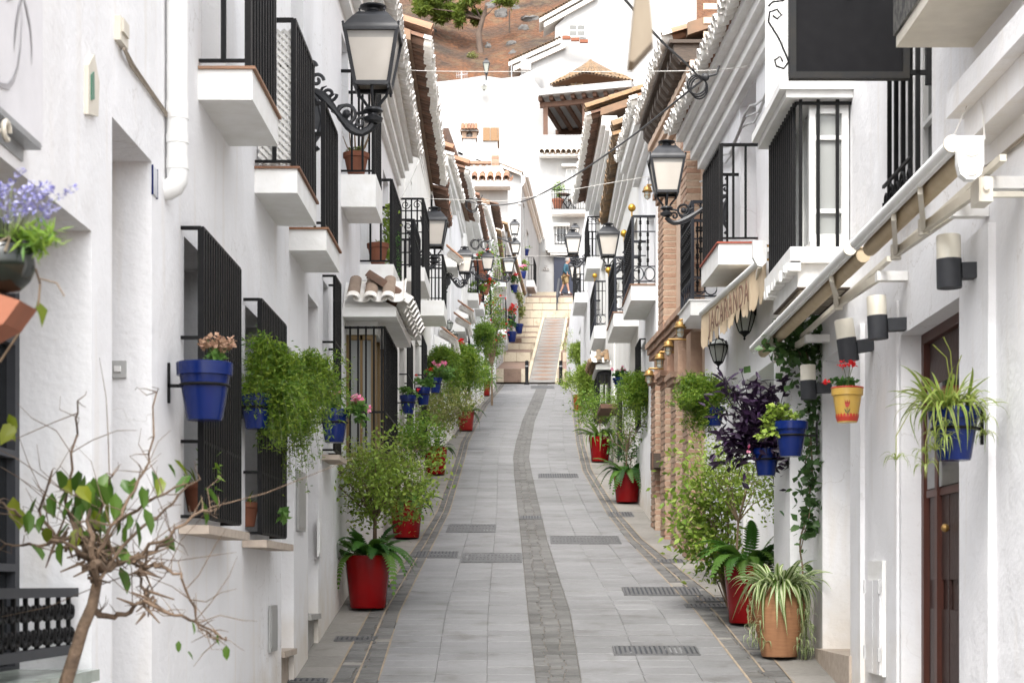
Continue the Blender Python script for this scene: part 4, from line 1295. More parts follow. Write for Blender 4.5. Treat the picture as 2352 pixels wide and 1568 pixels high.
q = MB(); q.quad(R1.P(u0 + .04, .05, 4.08), R1.P(u0 + .04, .2, 4.08), R1.P(u0 + .04, .2, 4.8), R1.P(u0 + .04, .05, 4.8)); q.quad(R1.P(u0 + .06, .21, 4.06), R1.P(u1, .21, 4.06), R1.P(u1, .21, 4.84), R1.P(u0 + .06, .21, 4.84))
q.build('pane', GLASSL, bay2)
ub = unit_bar('plain', .86, .018)
for o in (.08, .19, .29): link('grille_bar', ub, bay2, R1.P(u0 - .01, o, 4.0))
for i in range(1, 14): link('grille_bar', ub, bay2, R1.P(lerp(u0 - .01, u1, i / 13), .315, 4.0))
q = MB()
for z in (4.84,): q.bar(R1.P(u0 - .01, 0, z), R1.P(u0 - .01, .315, z), .016); q.bar(R1.P(u0 - .01, .315, z), R1.P(u1, .315, z), .016)
q.build('grille_rail', IRON, bay2)
q = MB()
box_h(q, R1, u0 - .06, u1 + .1, 0, .38, 4.86, 4.90); box_h(q, R1, u0 - .09, u1 + .1, 0, .42, 4.901, 4.95); box_h(q, R1, u0 - .05, u1 + .1, 0, .37, 4.951, 4.99)
box_h(q, R1, u0, u1 + .08, 0, .31, 4.991, 6.7)
q.build('bay_cornice', TRIM, bay2)
hb = MB(); hb.lathe([(.02, 0), (.035, .01), (.03, .03), (.02, .06), (.038, .12), (.04, .17), (.024, .22), (.034, .25), (.034, .27)], (0, 0, 0), 10)
hbm = hb.mesh('moulded_baluster', TRIM)
for z in (5.06, 5.42, 5.78): link('moulded_baluster', hbm, bay2, R1.P(u0, .2, z)); link('moulded_baluster', hbm, bay2, R1.P(u0, .08, z))
q = MB()
for (a, b) in ((.0, .03), (.28, .315)): box_h(q, R1, u0 - .02, u0 - .001, a, b, 4.992, 6.7)
for uu in np.linspace(u0 + .1, u1 - .02, 6): box_h(q, R1, uu, uu + .05, .311, .345, 4.992, 6.7)
q.build('pilaster_strip', TRIM, bay2)
# door details, doorway lintels, meter cupboard
q = MB(); box_h(q, R1, 9.8, 10.95, -.27, .04, g(10.9) - .3, g(10.9) + .07); q.build('door_step', STONE, R1.root)
q = MB()
for uu in (8.14, 8.38, 8.6): box_h(q, R1, uu - .012, uu + .012, -.129, -.115, 1.4, 2.55)
q.build('door_battens', DOORW, R1.root)
q = MB(); box_h(q, R1, 7.62, 8.5, -.128, -.10, 2.56, 3.05); q.build('door_lights', GLASS, R1.root)
q = MB(); box_h(q, R1, 7.58, 8.54, -.127, -.105, 2.52, 2.555); box_h(q, R1, 8.28, 8.33, -.127, -.095, 1.3, 3.06); q.build('door_rail', DOORR, R1.root)
q = MB(); q.ball(R1.P(8.1, -.09, 2.36), .02, 8); q.build('door_knob', BRASS, R1.root)
q = MB(); box_h(q, R1, 8.98, 9.36, .002, .022, 1.62, 2.22); cup = q.build('meter_cupboard', TRIM, R1.root)
for a, b in ((8.99, 9.165), (9.175, 9.35)):
    q = MB(); box_h(q, R1, a, b, .0225, .034, 1.63, 2.12); q.build('cupboard_door', WALL[1], cup)
for z in (1.7, 2.05):
    for uu in (8.985, 9.355):
        q = MB(); box_h(q, R1, uu - .008, uu + .008, .03, .045, z, z + .07); q.build('hinge', TRIMG, cup)
# plaster piers that stand proud of the wall
for (a, b, o) in ((9.55, 9.84, .025), (8.68, 8.9, .012), (6.9, 7.36, .03)):
    q = MB(); box_h(q, R1, a, b, -.01, o, g(a) - .2, 3.5 + o); q.build('plaster_pier', WALL[1], R1.root)
# ledge and woven-fronted balcony at the upper right
q = MB(); box_h(q, R1, 5.1, 7.05, 0, .16, 3.98, 4.08); box_h(q, R1, 5.15, 7.0, 0, .10, 3.86, 3.979); q.build('window_ledge', WALL[0], R1.root)
q = MB(); box_h(q, R1, 6.05, 7.25, 0, .32, 4.33, 4.375); bal = q.build('balcony', CREAM, R1.root)
q = MB(); q.quad(R1.P(6.05, .33, 4.38), R1.P(7.26, .33, 4.38), R1.P(7.26, .33, 5.2), R1.P(6.05, .33, 5.2)); q.quad(R1.P(7.26, 0, 4.38), R1.P(7.26, .33, 4.38), R1.P(7.26, .33, 5.2), R1.P(7.26, 0, 5.2))
q.quad(R1.P(6.05, 0, 4.38), R1.P(6.05, .33, 4.38), R1.P(6.05, .33, 5.2), R1.P(6.05, 0, 5.2))
q.build('woven_screen', pm('dark_woven', (.10, .095, .085), .8, c2=(.02, .02, .02), scale=60, spread=.08, stretch=(1, 1, .5)), bal)
# ------------------------------------------------------------------ houses and hillside beyond the stairs
def block(name, label, Y, pts, depth, mat, group='white houses stacked beyond the stairs', dx=0.0, cat='house'):
    """a house front seen end on: outline (frame units) at distance Y, run back by depth"""
    P = [pt(a, b, Y) for a, b in pts]
    zs = [p.z for p in P]
    t = thing(name, label, cat, (sum(p.x for p in P) / len(P), Y, min(zs)), group)
    m = MB(); n = len(P)
    Q = [p + Vector((dx, depth, 0)) for p in P]
    m.poly(P[::-1]); m.poly(Q)
    for i in range(n):
        j = (i + 1) % n
        m.quad(P[i], P[j], Q[j], Q[i])
    m.build('wall', mat, t)
    return t
def tile_slope(root, A, B, drop_dir, L, style='terra', pitch=.24, rows=3, name='roof_tile', parent=None, rise=.35, sc=1.15, chan=True):
    """rows of barrel tiles between eave ends A and B, running uphill along -drop_dir"""
    A = Vector(A); B = Vector(B); d = Vector(drop_dir).normalized()
    n = max(2, int((B - A).length / pitch))
    ang = atan2(d.y, d.x)
    parent = parent or root
    for r in range(rows):
        for i in range(n):
            p = lerp(A, B, (i + .5) / n) - d * (r * L) + Vector((0, 0, r * L * rise))
            link(name, TM[style][0], parent, p, (rnd.uniform(-.05, .05), atan2(rise, 1), ang), (L / .42 * 1.1, sc * pitch / .2, sc * pitch / .2))
            if chan and r == 0:
                link(name, TM[style][1], parent, p + (B - A).normalized() * pitch / 2 + Vector((0, 0, .03)), (0, atan2(rise, 1), ang), (L / .42 * 1.1, pitch / .2, pitch / .2))
def fwin(root, Y, x0, x1, y0, y1, name='window', fm=PVC, bars=0, glass=GLASS, mull=1, dd=.12):
    """window set in a front that faces the street: frame proud, pane behind"""
    a = pt(x0, y1, Y); b = pt(x1, y0, Y)
    e = max(.04, (b.x - a.x) * .08)
    f = MB()
    yf = Y - .02
    f.box(a.x, a.x + e, yf, Y + .05, a.z, b.z); f.box(b.x - e, b.x, yf, Y + .05, a.z, b.z)
    f.box(a.x + e, b.x - e, yf, Y + .05, b.z - e, b.z); f.box(a.x + e, b.x - e, yf, Y + .05, a.z, a.z + e)
    for i in range(mull):
        xx = lerp(a.x, b.x, (i + 1) / (mull + 1)); f.box(xx - e * .4, xx + e * .4, yf + .004, Y + .05, a.z + e, b.z - e)
    zz = (a.z + b.z) / 2; f.box(a.x + e, b.x - e, yf + .008, Y + .05, zz - e * .3, zz + e * .3)
    fo = f.build(name, fm, root)
    g = MB(); g.box(a.x + e * .5, b.x - e * .5, Y - .006, Y + .04, a.z + e * .5, b.z - e * .5); g.build('pane', glass, fo)
    if bars:
        q = MB()
        for i in range(bars):
            xx = lerp(a.x - .05, b.x + .05, i / (bars - 1)); q.bar((xx, Y - .12, a.z - .1), (xx, Y - .12, b.z + .1), .03)
        for z in (a.z - .1, zz, b.z + .1): q.bar((a.x - .08, Y - .12, z), (b.x + .08, Y - .12, z), .03)
        q.build('window_bars', IRON, fo)
    return fo

# the house with the blue door that closes the street
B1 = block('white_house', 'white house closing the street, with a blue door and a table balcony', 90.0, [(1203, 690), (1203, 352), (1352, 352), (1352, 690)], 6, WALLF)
q = MB(); a = pt(1272, 674, 89.9); b = pt(1330, 588, 89.9); q.box(a.x, b.x, 89.88, 90.02, a.z, b.z); dr = q.build('door', BLUED, B1)
q = MB()
for i in range(8):
    x = lerp(a.x, b.x, i / 8); q.box(x + .03, x + .14, 89.855, 89.879, a.z + .05, b.z - .05)
q.build('plank', BLUED, dr)
q = MB()
for (y0, y1, ex) in ((582, 587, 4), (577, 581.5, 10), (572, 576.5, 14)):
    a = pt(1268 - ex, y1, 89.9); b = pt(1332, y0, 89.9); q.box(a.x, b.x, 89.7 - ex * .01, 90.0, a.z, b.z)
q.build('door_cornice', TRIM, B1)
fwin(B1, 89.98, 1277, 1302, 523, 557, bars=5)
q = MB(); a = pt(1271, 521, 89.9); b = pt(1308, 515, 89.9); q.box(a.x, b.x, 89.6, 90, a.z, b.z); q.build('window_cornice', TRIM, B1)
fwin(B1, 89.98, 1300, 1327, 388, 462, name='balcony_door', glass=GLASSL)
q = MB(); a = pt(1290, 384, 89.9); b = pt(1332, 379, 89.9); q.box(a.x, b.x, 89.6, 90, a.z, b.z); q.build('window_cornice', TRIM, B1)
q = MB(); a = pt(1268, 489, 89); b = pt(1345, 480, 89); q.box(a.x, b.x, 89.1, 90.02, a.z, b.z); bl = q.build('balcony', TRIM, B1)
q = MB(); a = pt(1268, 480, 89); b = pt(1345, 434, 89)
for z in (a.z + .05, b.z): q.bar((a.x, 89.15, z), (b.x, 89.15, z), .035); q.bar((a.x, 89.15, z), (a.x, 90, z), .035)
q.build('handrail', IRON, bl)
ub = unit_bar('plain', b.z - a.z, .028)
for i in range(15): link('baluster', ub, bl, (lerp(a.x, b.x, i / 14), 89.15, a.z))
def bistro(px, label, kind):
    p = pt(px, 480, 89.5)
    t = thing('bistro_' + kind, label, kind, p, 'folding furniture on the far balcony')
    m = MB()
    if kind == 'table':
        m.lathe([(.001, .72), (.36, .72), (.36, .75), (.001, .75)], p, 12); m.build('table_top', WOOD, t)
        m = MB()
        for sx in (-1, 1):
            m.bar(p + Vector((-.25 * sx, -.15, 0)), p + Vector((.25 * sx, .15, .72)), .03); m.bar(p + Vector((-.25 * sx, .15, 0)), p + Vector((.25 * sx, -.15, .72)), .03)
        m.build('legs', IRON, t)
    else:
        m.box(p.x - .2, p.x + .2, 89.3, 89.7, p.z + .43, p.z + .46); m.build('seat', WOOD, t)
        m = MB(); m.box(p.x + .17, p.x + .2, 89.3, 89.7, p.z + .62, p.z + .85); m.build('backrest', WOOD, t)
        m = MB()
        for yy in (89.32, 89.68):
            m.bar((p.x - .2, yy, p.z), (p.x + .2, yy, p.z + .85), .03); m.bar((p.x + .2, yy, p.z), (p.x - .18, yy, p.z + .44), .03)
        m.build('legs', IRON, t)
bistro(1294, 'round brown folding table on the far white balcony', 'table')
bistro(1313, 'folding chair behind the table on the far balcony', 'chair')
q = MB()
tt = 0
a = pt(1243, 617, 89.97)
for (x0, x1, y0, y1) in ((1250, 1257, 611, 615.5), (1247, 1262, 616, 621)):
    p0 = pt(x0, y1, 89.97); p1 = pt(x1, y0, 89.97); n = max(2, int((p1.x - p0.x) / .1))
    for i in range(n):
        x = lerp(p0.x, p1.x, i / n); q.box(x + .01, x + (p1.x - p0.x) / n - .01, 89.95, 90, p0.z, p1.z)
tag(q.build('house_sign', pm('sign_tiles', (.45, .44, .42), .5, c2=(.12, .10, .09), scale=22, spread=.06)), 'small tile name sign on the white wall left of the blue door', 'sign')
# its little tiled roof and the pergola terrace
q = MB(); a = pt(1236, 352, 89.3); b = pt(1350, 318, 92)
q.add([(a.x, 89.3, a.z), (xat(1350, 89.3), 89.3, a.z), (xat(1350, 92), 92, b.z), (xat(1242, 92), 92, b.z), (a.x, 89.3, a.z - .12), (xat(1350, 89.3), 89.3, a.z - .12), (xat(1350, 92), 92, b.z - .3), (xat(1242, 92), 92, b.z - .3)], [(0, 1, 2, 3), (4, 7, 6, 5), (0, 4, 5, 1), (1, 5, 6, 2), (2, 6, 7, 3), (3, 7, 4, 0)])
rf = q.build('roof', MORTAR, B1)
tile_slope(B1, (a.x + .05, 89.2, a.z + .05), (xat(1350, 89.2), 89.2, a.z + .05), (0, -1, 0), .52, 'ochre', pitch=.27, rows=5, parent=rf, rise=.28)
q = MB(); q.box(xat(1240, 90), xat(1352, 90), 89.45, 89.98, zat(364, 90), zat(357, 90)); q.build('eave_moulding', TRIM, B1)
PG = block('terrace_house', 'white terrace under a dark timber pergola', 96.0, [(1240, 345), (1240, 310), (1460, 310), (1460, 345)], 9, WALLF)
for px in (1253, 1343, 1432):
    q = MB(); a = pt(px, 313, 96.4); b = pt(px, 237, 96.4); q.box(a.x - .13, a.x + .13, 96.3, 96.56, a.z, b.z); q.build('post', WOOD, PG)
q = MB(); q.bar(pt(1240, 243, 96.4), pt(1445, 224, 96.4), .26); q.build('beam', WOOD, PG)
q = MB(); q.bar(pt(1276, 305, 104), pt(1445, 294, 104), .28); q.build('beam', WOOD, PG)
for i in range(9):
    q = MB(); x0 = 1240 + i * 25
    q.bar(pt(x0, 226 - i * 2, 95.9), pt(x0 + 48, 302 - i * 2, 104.2), .2); q.build('rafter', WOOD, PG)
q = MB()
c = [pt(1236, 219, 95.6), pt(1450, 199, 95.6), pt(1500, 286, 104.4), pt(1284, 300, 104.4)]
q.add(c + [p + Vector((0, 0, .35)) for p in c], [(0, 1, 2, 3), (4, 7, 6, 5), (0, 4, 5, 1), (1, 5, 6, 2), (2, 6, 7, 3), (3, 7, 4, 0)]); q.build('pergola_roof', WALLF, PG)
q = MB(); q.box(xat(1240, 105), xat(1460, 105), 104.6, 105, zat(345, 105), zat(225, 105)); q.build('back_wall', WALLF, PG)

# big blank terrace wall and what stands above it
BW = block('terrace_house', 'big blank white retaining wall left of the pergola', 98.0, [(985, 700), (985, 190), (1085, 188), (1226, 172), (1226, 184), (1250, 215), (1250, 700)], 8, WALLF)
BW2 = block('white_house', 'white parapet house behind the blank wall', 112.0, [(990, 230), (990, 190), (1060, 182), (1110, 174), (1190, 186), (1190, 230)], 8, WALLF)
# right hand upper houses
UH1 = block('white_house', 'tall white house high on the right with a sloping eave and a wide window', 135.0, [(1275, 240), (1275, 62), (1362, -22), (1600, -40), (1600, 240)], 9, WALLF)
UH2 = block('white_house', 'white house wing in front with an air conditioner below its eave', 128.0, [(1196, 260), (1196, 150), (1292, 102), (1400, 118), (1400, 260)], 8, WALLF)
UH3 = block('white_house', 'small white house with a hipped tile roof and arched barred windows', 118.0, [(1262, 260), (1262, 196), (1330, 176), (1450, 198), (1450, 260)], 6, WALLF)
for (root, x0, y0, x1, y1, Y) in ((UH1, 1239, 52, 1362, -16, 134.6), (UH2, 1168, 152, 1288, 98, 127.6)):
    A = pt(x0, y0, Y); Bq = pt(x1, y1, Y)
    q = MB(); d = (Bq - A)
    c = [A, Bq, Bq + Vector((0, 2.5, 0)), A + Vector((0, 2.5, 0))]
    q.add(c + [p + Vector((0, 0, .3)) for p in c], [(0, 3, 2, 1), (4, 5, 6, 7), (0, 1, 5, 4), (1, 2, 6, 5), (2, 3, 7, 6), (3, 0, 4, 7)])
    c2 = [p + Vector((.35, .05, -.34)) for p in c]
    q.add(c2 + [p + Vector((0, 0, .34)) for p in c2], [(0, 3, 2, 1), (0, 1, 5, 4), (1, 2, 6, 5), (2, 3, 7, 6), (3, 0, 4, 7)])
    rf = q.build('roof', MORTAR, root)
    n = int(d.length / .22)
    for i in range(n):
        link('verge_tile', TM['ochre'][0], rf, lerp(A, Bq, (i + .5) / n) + Vector((0, -.1, .36)), (rnd.uniform(-.1, .1), .1, -pi / 2), 1.3)
fwin(UH1, 134.9, 1305, 1346, 55, 86, glass=pm('dusty_glass', (.16, .16, .15), .2, scale=3), mull=1)
for k in range(3):
    p = pt(1301 + 20 * k, 85 + k * 4, 127)
    t = thing('planter_box', 'long terracotta planter ' + ('at the left end', 'in the middle', 'at the right end')[k] + ' of the far window ledge', 'planter', p, 'planters on the far window ledge')
    q = MB(); q.box(p.x - .30, p.x + .30, p.y - .1, p.y + .15, p.z - .18, p.z + .05); q.build('trough', TERRA, t)
    q = MB(); q.box(p.x - .17, p.x + .17, p.y - .08, p.y + .13, p.z + .05, p.z + .06); q.build('soil', SOIL, t)
# hipped roof
q = MB(); ap = pt(1358, 138, 119.5); l = pt(1262, 198, 117.5); r = pt(1456, 188, 117.5); f_ = pt(1342, 169, 115.8)
q.add([l, f_, r, ap, ap + Vector((0, 4, 0))], [(0, 1, 3), (1, 2, 3), (0, 3, 4), (3, 2, 4), (0, 2, 1)]); rf = q.build('roof', ROOFG, UH3)
for (A, Bq) in ((l, f_), (f_, r)):
    n = int((Bq - A).length / .26)
    for i in range(n):
        s = (i + .5) / n
        e = lerp(A, Bq, s)
        w = (1 - s) if A is f_ else s
        k = max(1, int((e - ap).length * (0.25 + .75 * w) / .5))
        for j in range(k):
            p = lerp(e, ap, j / max(1, k) * (0.25 + .75 * w) * .9) + Vector((0, -.03, .03 + .01 * (j % 2)))
            dv = (e - ap).normalized()
            link('roof_tile', TM['ochre'][0], rf, p, (0, atan2(-dv.z, Vector((dv.x, dv.y)).length), atan2(dv.y, dv.x)), (1.3, 1.35, 1.35))
for px, py, w in ((1303, 202, 8), (1394, 194, 10)):
    a = pt(px, py + 11, 117.9)
    q = MB(); n = 10; r = w * 117.9 / FPX
    c = [(a.x - r, 117.95, a.z)] + [(a.x + r * cos(pi - pi * i / n), 117.95, a.z + .28 + r * sin(pi * i / n)) for i in range(n + 1)] + [(a.x + r, 117.95, a.z)]
    q.poly(c[::-1]); wo_ = q.build('arched_window', GLASS, UH3)
    q = MB()
    for i in range(6): x = lerp(-r, r, i / 5) * .95; q.bar((a.x + x, 117.9, a.z), (a.x + x, 117.9, a.z + .28 + sqrt(max(0, r * r - x * x))), .03)
    q.build('window_bars', IRON, wo_)
# satellite dish, air conditioner, awning, street lamp, aerial
def dish():
    p = pt(1325, 188, 117.2)
    t = thing('satellite_dish', 'cream satellite dish on the wall below the hipped tile roof', 'satellite dish', p)
    q = MB(); n = 20
    for k in range(3):
        pass
    vs = []; rr = (0.001, .25, .42, .52); dep = (.14, .10, .04, -.0)
    for r, dd in zip(rr, dep):
        for j in range(n):
            an = 2 * pi * j / n; vs.append((p.x + r * cos(an) * .85, p.y + dd, p.z + r * sin(an)))
    fs = [(i * n + j, i * n + (j + 1) % n, (i + 1) * n + (j + 1) % n, (i + 1) * n + j) for i in range(3) for j in range(n)]
    q.add(vs, fs, 0, True); q.build('reflector', pm('old_dish', (.48, .42, .31), .6, c2=(.42, .28, .14), scale=1.5), t)
    q = MB(); q.bar(p + Vector((0, .1, -.3)), p + Vector((.3, .8, -.6)), .07); q.bar(p + Vector((-.3, 0, -.45)), p + Vector((-.05, -.5, -.2)), .03); q.build('arm', ALU, t)
dish()
p = pt(1208, 151, 126.9)
t = thing('air_conditioner', 'white air conditioner hanging under the upper eave', 'air conditioner', p)
q = MB(); q.box(p.x - .36, p.x + .36, p.y - .35, p.y + .3, p.z - .36, p.z + .36); q.build('casing', PVC, t)
q = MB(); q.tube([Vector((p.x - .05 + .26 * cos(2 * pi * i / 16), p.y - .36, p.z + .26 * sin(2 * pi * i / 16))) for i in range(17)], .02, 4); q.build('fan_guard', TRIMG, t)
p = pt(1205, 175, 126)
t = thing('awning', 'small white awning let down from the upper right house', 'awning', p, 'awnings')
q = MB(); A = pt(1242, 155, 127.5); Bq = pt(1184, 182, 126); 
c = [A, Bq, Bq + Vector((.4, -.6, -.1)), A + Vector((.2, -.9, -.25))]
q.add(c + [v + Vector((0, 0, -.06)) for v in c], [(0, 1, 2, 3), (4, 7, 6, 5), (0, 4, 5, 1), (1, 5, 6, 2), (2, 6, 7, 3), (3, 7, 4, 0)]); q.build('canvas', FABW, t)
q = MB(); q.bar(Bq + Vector((0, -.3, -.05)), A + Vector((0, -.3, -.1)), .06); q.build('roller', PVC, t)
def post_lamp(px, pyb, pyt, Y, label, hh):
    a = pt(px, pyb, Y); b = pt(px, pyt, Y)
    t = thing('street_lamp', label, 'street lamp', a, 'lamps on posts up the hillside')
    q = MB(); q.tube([a, (a.x, a.y, b.z - hh)], .06, 6); q.build('post', LAMPB, t)
    q = MB(); k = hh / .95; q.lathe([(.28 * k, -hh * .40), (.33 * k, -hh * .38), (.16 * k, -hh * .15), (.06 * k, -hh * .10), (.12 * k, -hh * .06), (.01, 0)], b, 4, rot=pi / 4, smooth=False)
    for sx in (-1, 1):
        q.bar(b + Vector((.10 * k * sx, -.10 * k, -hh)), b + Vector((.20 * k * sx, -.20 * k, -hh * .4)), .05 * k)
    q.box(b.x - .11 * k, b.x + .11 * k, b.y - .11 * k, b.y + .11 * k, b.z - hh - .06 * k, b.z - hh); q.build('lantern_hood', LAMPB, t)
    q = MB(); q.lathe([(.115, -hh * .98), (.28, -hh * .4)], b + Vector((0, 0, -.005)), 4, rot=pi / 4, smooth=False); q.build('pane', LAMPG2, t)
post_lamp(1117, 186, 134, 112, 'black lamp on a post at the foot of the brown hillside', .95)
post_lamp(1112, 205, 193, 97.5, 'tiny black lamp on top of the blank white wall', .35)
p = pt(1060, 196, 111)
t = thing('television_aerial', 'rooftop aerial on a white mast left of the lamp post', 'aerial', p)
q = MB(); q.tube([p, p + Vector((0, 0, .9))], .025, 5); q.build('mast', PVC, t)
q = MB(); q.bar(p + Vector((-.35, 0, .62)), p + Vector((.4, 0, .72)), .02)
for k in range(6): q.bar(p + Vector((-.3 + .13 * k, -.01, .45)), p + Vector((-.3 + .13 * k, -.01, .9)), .015)
q.build('elements', ALU, t)
p = pt(1175, 186, 111.5)
t = thing('pole', 'thin grey pole standing on the white parapet', 'pole', p); q = MB(); q.tube([p, pt(1175, 139, 111.5)], .04, 6); q.build('shaft', ALU, t); q = MB(); q.lathe([(.09, 0), (.09, .05)], p, 8); q.build('base_plate', ALU, t)

# left cluster over the eaves
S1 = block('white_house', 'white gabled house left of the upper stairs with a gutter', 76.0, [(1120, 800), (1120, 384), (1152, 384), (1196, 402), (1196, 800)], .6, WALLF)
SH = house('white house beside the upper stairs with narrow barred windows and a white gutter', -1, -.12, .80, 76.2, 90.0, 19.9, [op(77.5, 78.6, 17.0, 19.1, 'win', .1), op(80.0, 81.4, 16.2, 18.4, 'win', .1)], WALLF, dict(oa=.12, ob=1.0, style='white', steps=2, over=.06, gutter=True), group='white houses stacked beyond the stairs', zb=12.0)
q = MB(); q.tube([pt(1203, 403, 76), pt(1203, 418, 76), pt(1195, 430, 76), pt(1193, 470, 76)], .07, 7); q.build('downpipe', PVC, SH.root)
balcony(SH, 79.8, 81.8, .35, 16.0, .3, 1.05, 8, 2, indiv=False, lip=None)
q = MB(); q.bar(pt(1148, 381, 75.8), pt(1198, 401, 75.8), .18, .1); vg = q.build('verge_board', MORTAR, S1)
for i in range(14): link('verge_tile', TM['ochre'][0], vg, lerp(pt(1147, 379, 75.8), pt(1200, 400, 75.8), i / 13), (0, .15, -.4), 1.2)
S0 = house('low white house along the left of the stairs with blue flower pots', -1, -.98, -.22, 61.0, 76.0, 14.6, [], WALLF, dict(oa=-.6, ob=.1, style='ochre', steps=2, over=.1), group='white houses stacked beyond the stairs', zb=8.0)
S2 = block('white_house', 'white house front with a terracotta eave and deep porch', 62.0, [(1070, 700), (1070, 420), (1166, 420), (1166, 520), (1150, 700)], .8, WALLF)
q = MB(); A = pt(1080, 414, 61.4); Bq = pt(1172, 414, 61.4); C = pt(1150, 382, 62.6); Dq = pt(1075, 382, 62.6)
q.add([A, Bq, C, Dq, A - Vector((0, 0, .12)), Bq - Vector((0, 0, .12)), C - Vector((0, 0, .12)), Dq - Vector((0, 0, .12))], [(0, 1, 2, 3), (4, 7, 6, 5), (0, 4, 5, 1), (1, 5, 6, 2), (2, 6, 7, 3), (3, 7, 4, 0)]); rf = q.build('roof', MORTAR, S2)
tile_slope(S2, A + Vector((0, -.05, .04)), Bq + Vector((0, -.05, .04)), (0, -1, 0), .5, 'terra', pitch=.26, rows=2, parent=rf, rise=.42)
q = MB(); q.box(A.x, Bq.x, 61.35, 62, A.z - .22, A.z - .121); q.build('eave_moulding', TRIM, S2)
# chimneys and the brick lattice parapet
def chimney(px, pw, ytop, ybot, Y, label, kind):
    a = pt(px, ybot, Y); zt_ = zat(ytop, Y); w = pw * Y / FPX / 2
    t = thing('chimney', label, 'chimney', a, 'chimneys over the left roofs')
    if kind == 'tiled':
        zb_ = zat(318, Y); q = MB(); q.box(a.x - w, a.x + w, Y, Y + 2 * w, a.z, zb_); q.build('stack', WALLF, t)
        zc = zat(302, Y)
        for (dx, dy) in ((-1, 0), (1, 0), (-1, 1), (1, 1)):
            q = MB(); x0 = a.x + dx * w * .8; y0 = Y + .02 + dy * w * 1.7; q.box(x0 - .08, x0 + .08, y0, y0 + .16, zb_ + .04, zc); q.build('brick_pier', BRICK, t)
        q = MB(); q.box(a.x - w * 1.15, a.x + w * 1.15, Y - .04, Y + 2 * w + .04, zb_, zb_ + .04); q.build('brick_band', BRICK, t)
        q = MB(); q.lathe([(w * 1.9, zc), (.02, zat(281, Y))], (a.x, Y + w, 0), 4, rot=pi / 4, smooth=False); rf = q.build('cap_roof', MORTAR, t)
        for k in range(5):
            p = Vector((a.x + (k - 2) * w * .5, Y - .22 * w - .1, zc + .03)); link('roof_tile', TM['terra'][0], rf, p, (0, .8, -pi / 2), (.9, .8, .8))
            for sx in (-1, 1): link('roof_tile', TM['terra'][0], rf, Vector((a.x + sx * w * 1.25, Y + w * (.3 + .35 * k), zc + .03)), (0, .8, 0 if sx > 0 else pi), (.9, .8, .8))
        q = MB(); q.lathe([(.1, zb_ + .06), (.14, zb_ + .2), (.06, zb_ + .34), (.02, zb_ + .36)], (a.x, Y + .25, 0), 8); q.build('cowl', ALU, t)
    else:
        zb_ = zat(324, Y); q = MB(); q.box(a.x - w, a.x + w, Y, Y + 2 * w, a.z, zb_); q.build('stack', WALLF, t)
        for sx in (0, 1):
            q = MB(); q.box(a.x - w + sx * w + .01, a.x + sx * w - .01 + (0), Y - .05, Y - .02, zb_, zt_); q.build('wicker_panel', WICK, t)
        q = MB(); q.box(a.x + w, a.x + w + .05, Y - .05, Y + 1.2, zb_, zt_); q.build('side_panel', WICK, t)
        q = MB(); q.box(a.x - w, a.x + w, Y - .019, Y + 1.2, zb_ + .001, zt_ - .02); q.build('inner_stack', WALLF, t)
chimney(1078, 30, 281, 410, 68, 'white chimney with an open brick head and a tiled cap', 'tiled')
chimney(1126, 34, 294, 430, 70, 'white chimney screened at the top by wicker panels', 'wicker')
t = thing('lattice_parapet', 'brick lattice parapet between the white chimneys', 'parapet', pt(1110, 392, 64.5), None)
for (y0, y1) in ((370, 376), (388, 393)):
    q = MB(); a = pt(1064, y1, 64.5); b = pt(1128, y0, 64.5); q.box(a.x, b.x, 64.5, 64.7, a.z, b.z); q.build('brick_rail', BRICK, t)
for i in range(4):
    x = 1066 + i * 15
    for s_ in (0, 1):
        q = MB(); q.bar(pt(x + 7.5 * s_, (376, 388)[s_], 64.6), pt(x + 7.5 * (s_ + 1), (388, 376)[s_], 64.6), .07); q.build('brick_brace', BRICK, t)
for k in range(9):
    q = MB(); a = pt(1129, 393 - k * 4 + .0, 64.5); b = pt(1146, 393 - k * 4 - 3.4, 64.5); q.box(a.x, b.x, 64.45, 64.75, a.z, b.z); q.build('brick', BRICK, t)
t = thing('roof_panel', 'sloping brown boarded roof panel above the left eaves', 'roof panel', pt(1038, 350, 30), None)
A = [pt(1019, 294, 42), pt(1030, 294, 43), pt(1062, 384, 46), pt(1050, 384, 45)]
for k in range(6):
    s0, s1 = k / 6 + .004, (k + 1) / 6 - .004
    c = [lerp(A[0], A[3], s0), lerp(A[1], A[2], s0), lerp(A[1], A[2], s1), lerp(A[0], A[3], s1)]
    q = MB(); q.add(c + [v + Vector((-.05, .3, -.05)) for v in c], [(0, 3, 2, 1), (4, 5, 6, 7), (0, 1, 5, 4), (1, 2, 6, 5), (2, 3, 7, 6), (3, 0, 4, 7)]); q.build('board', TILEB, t)

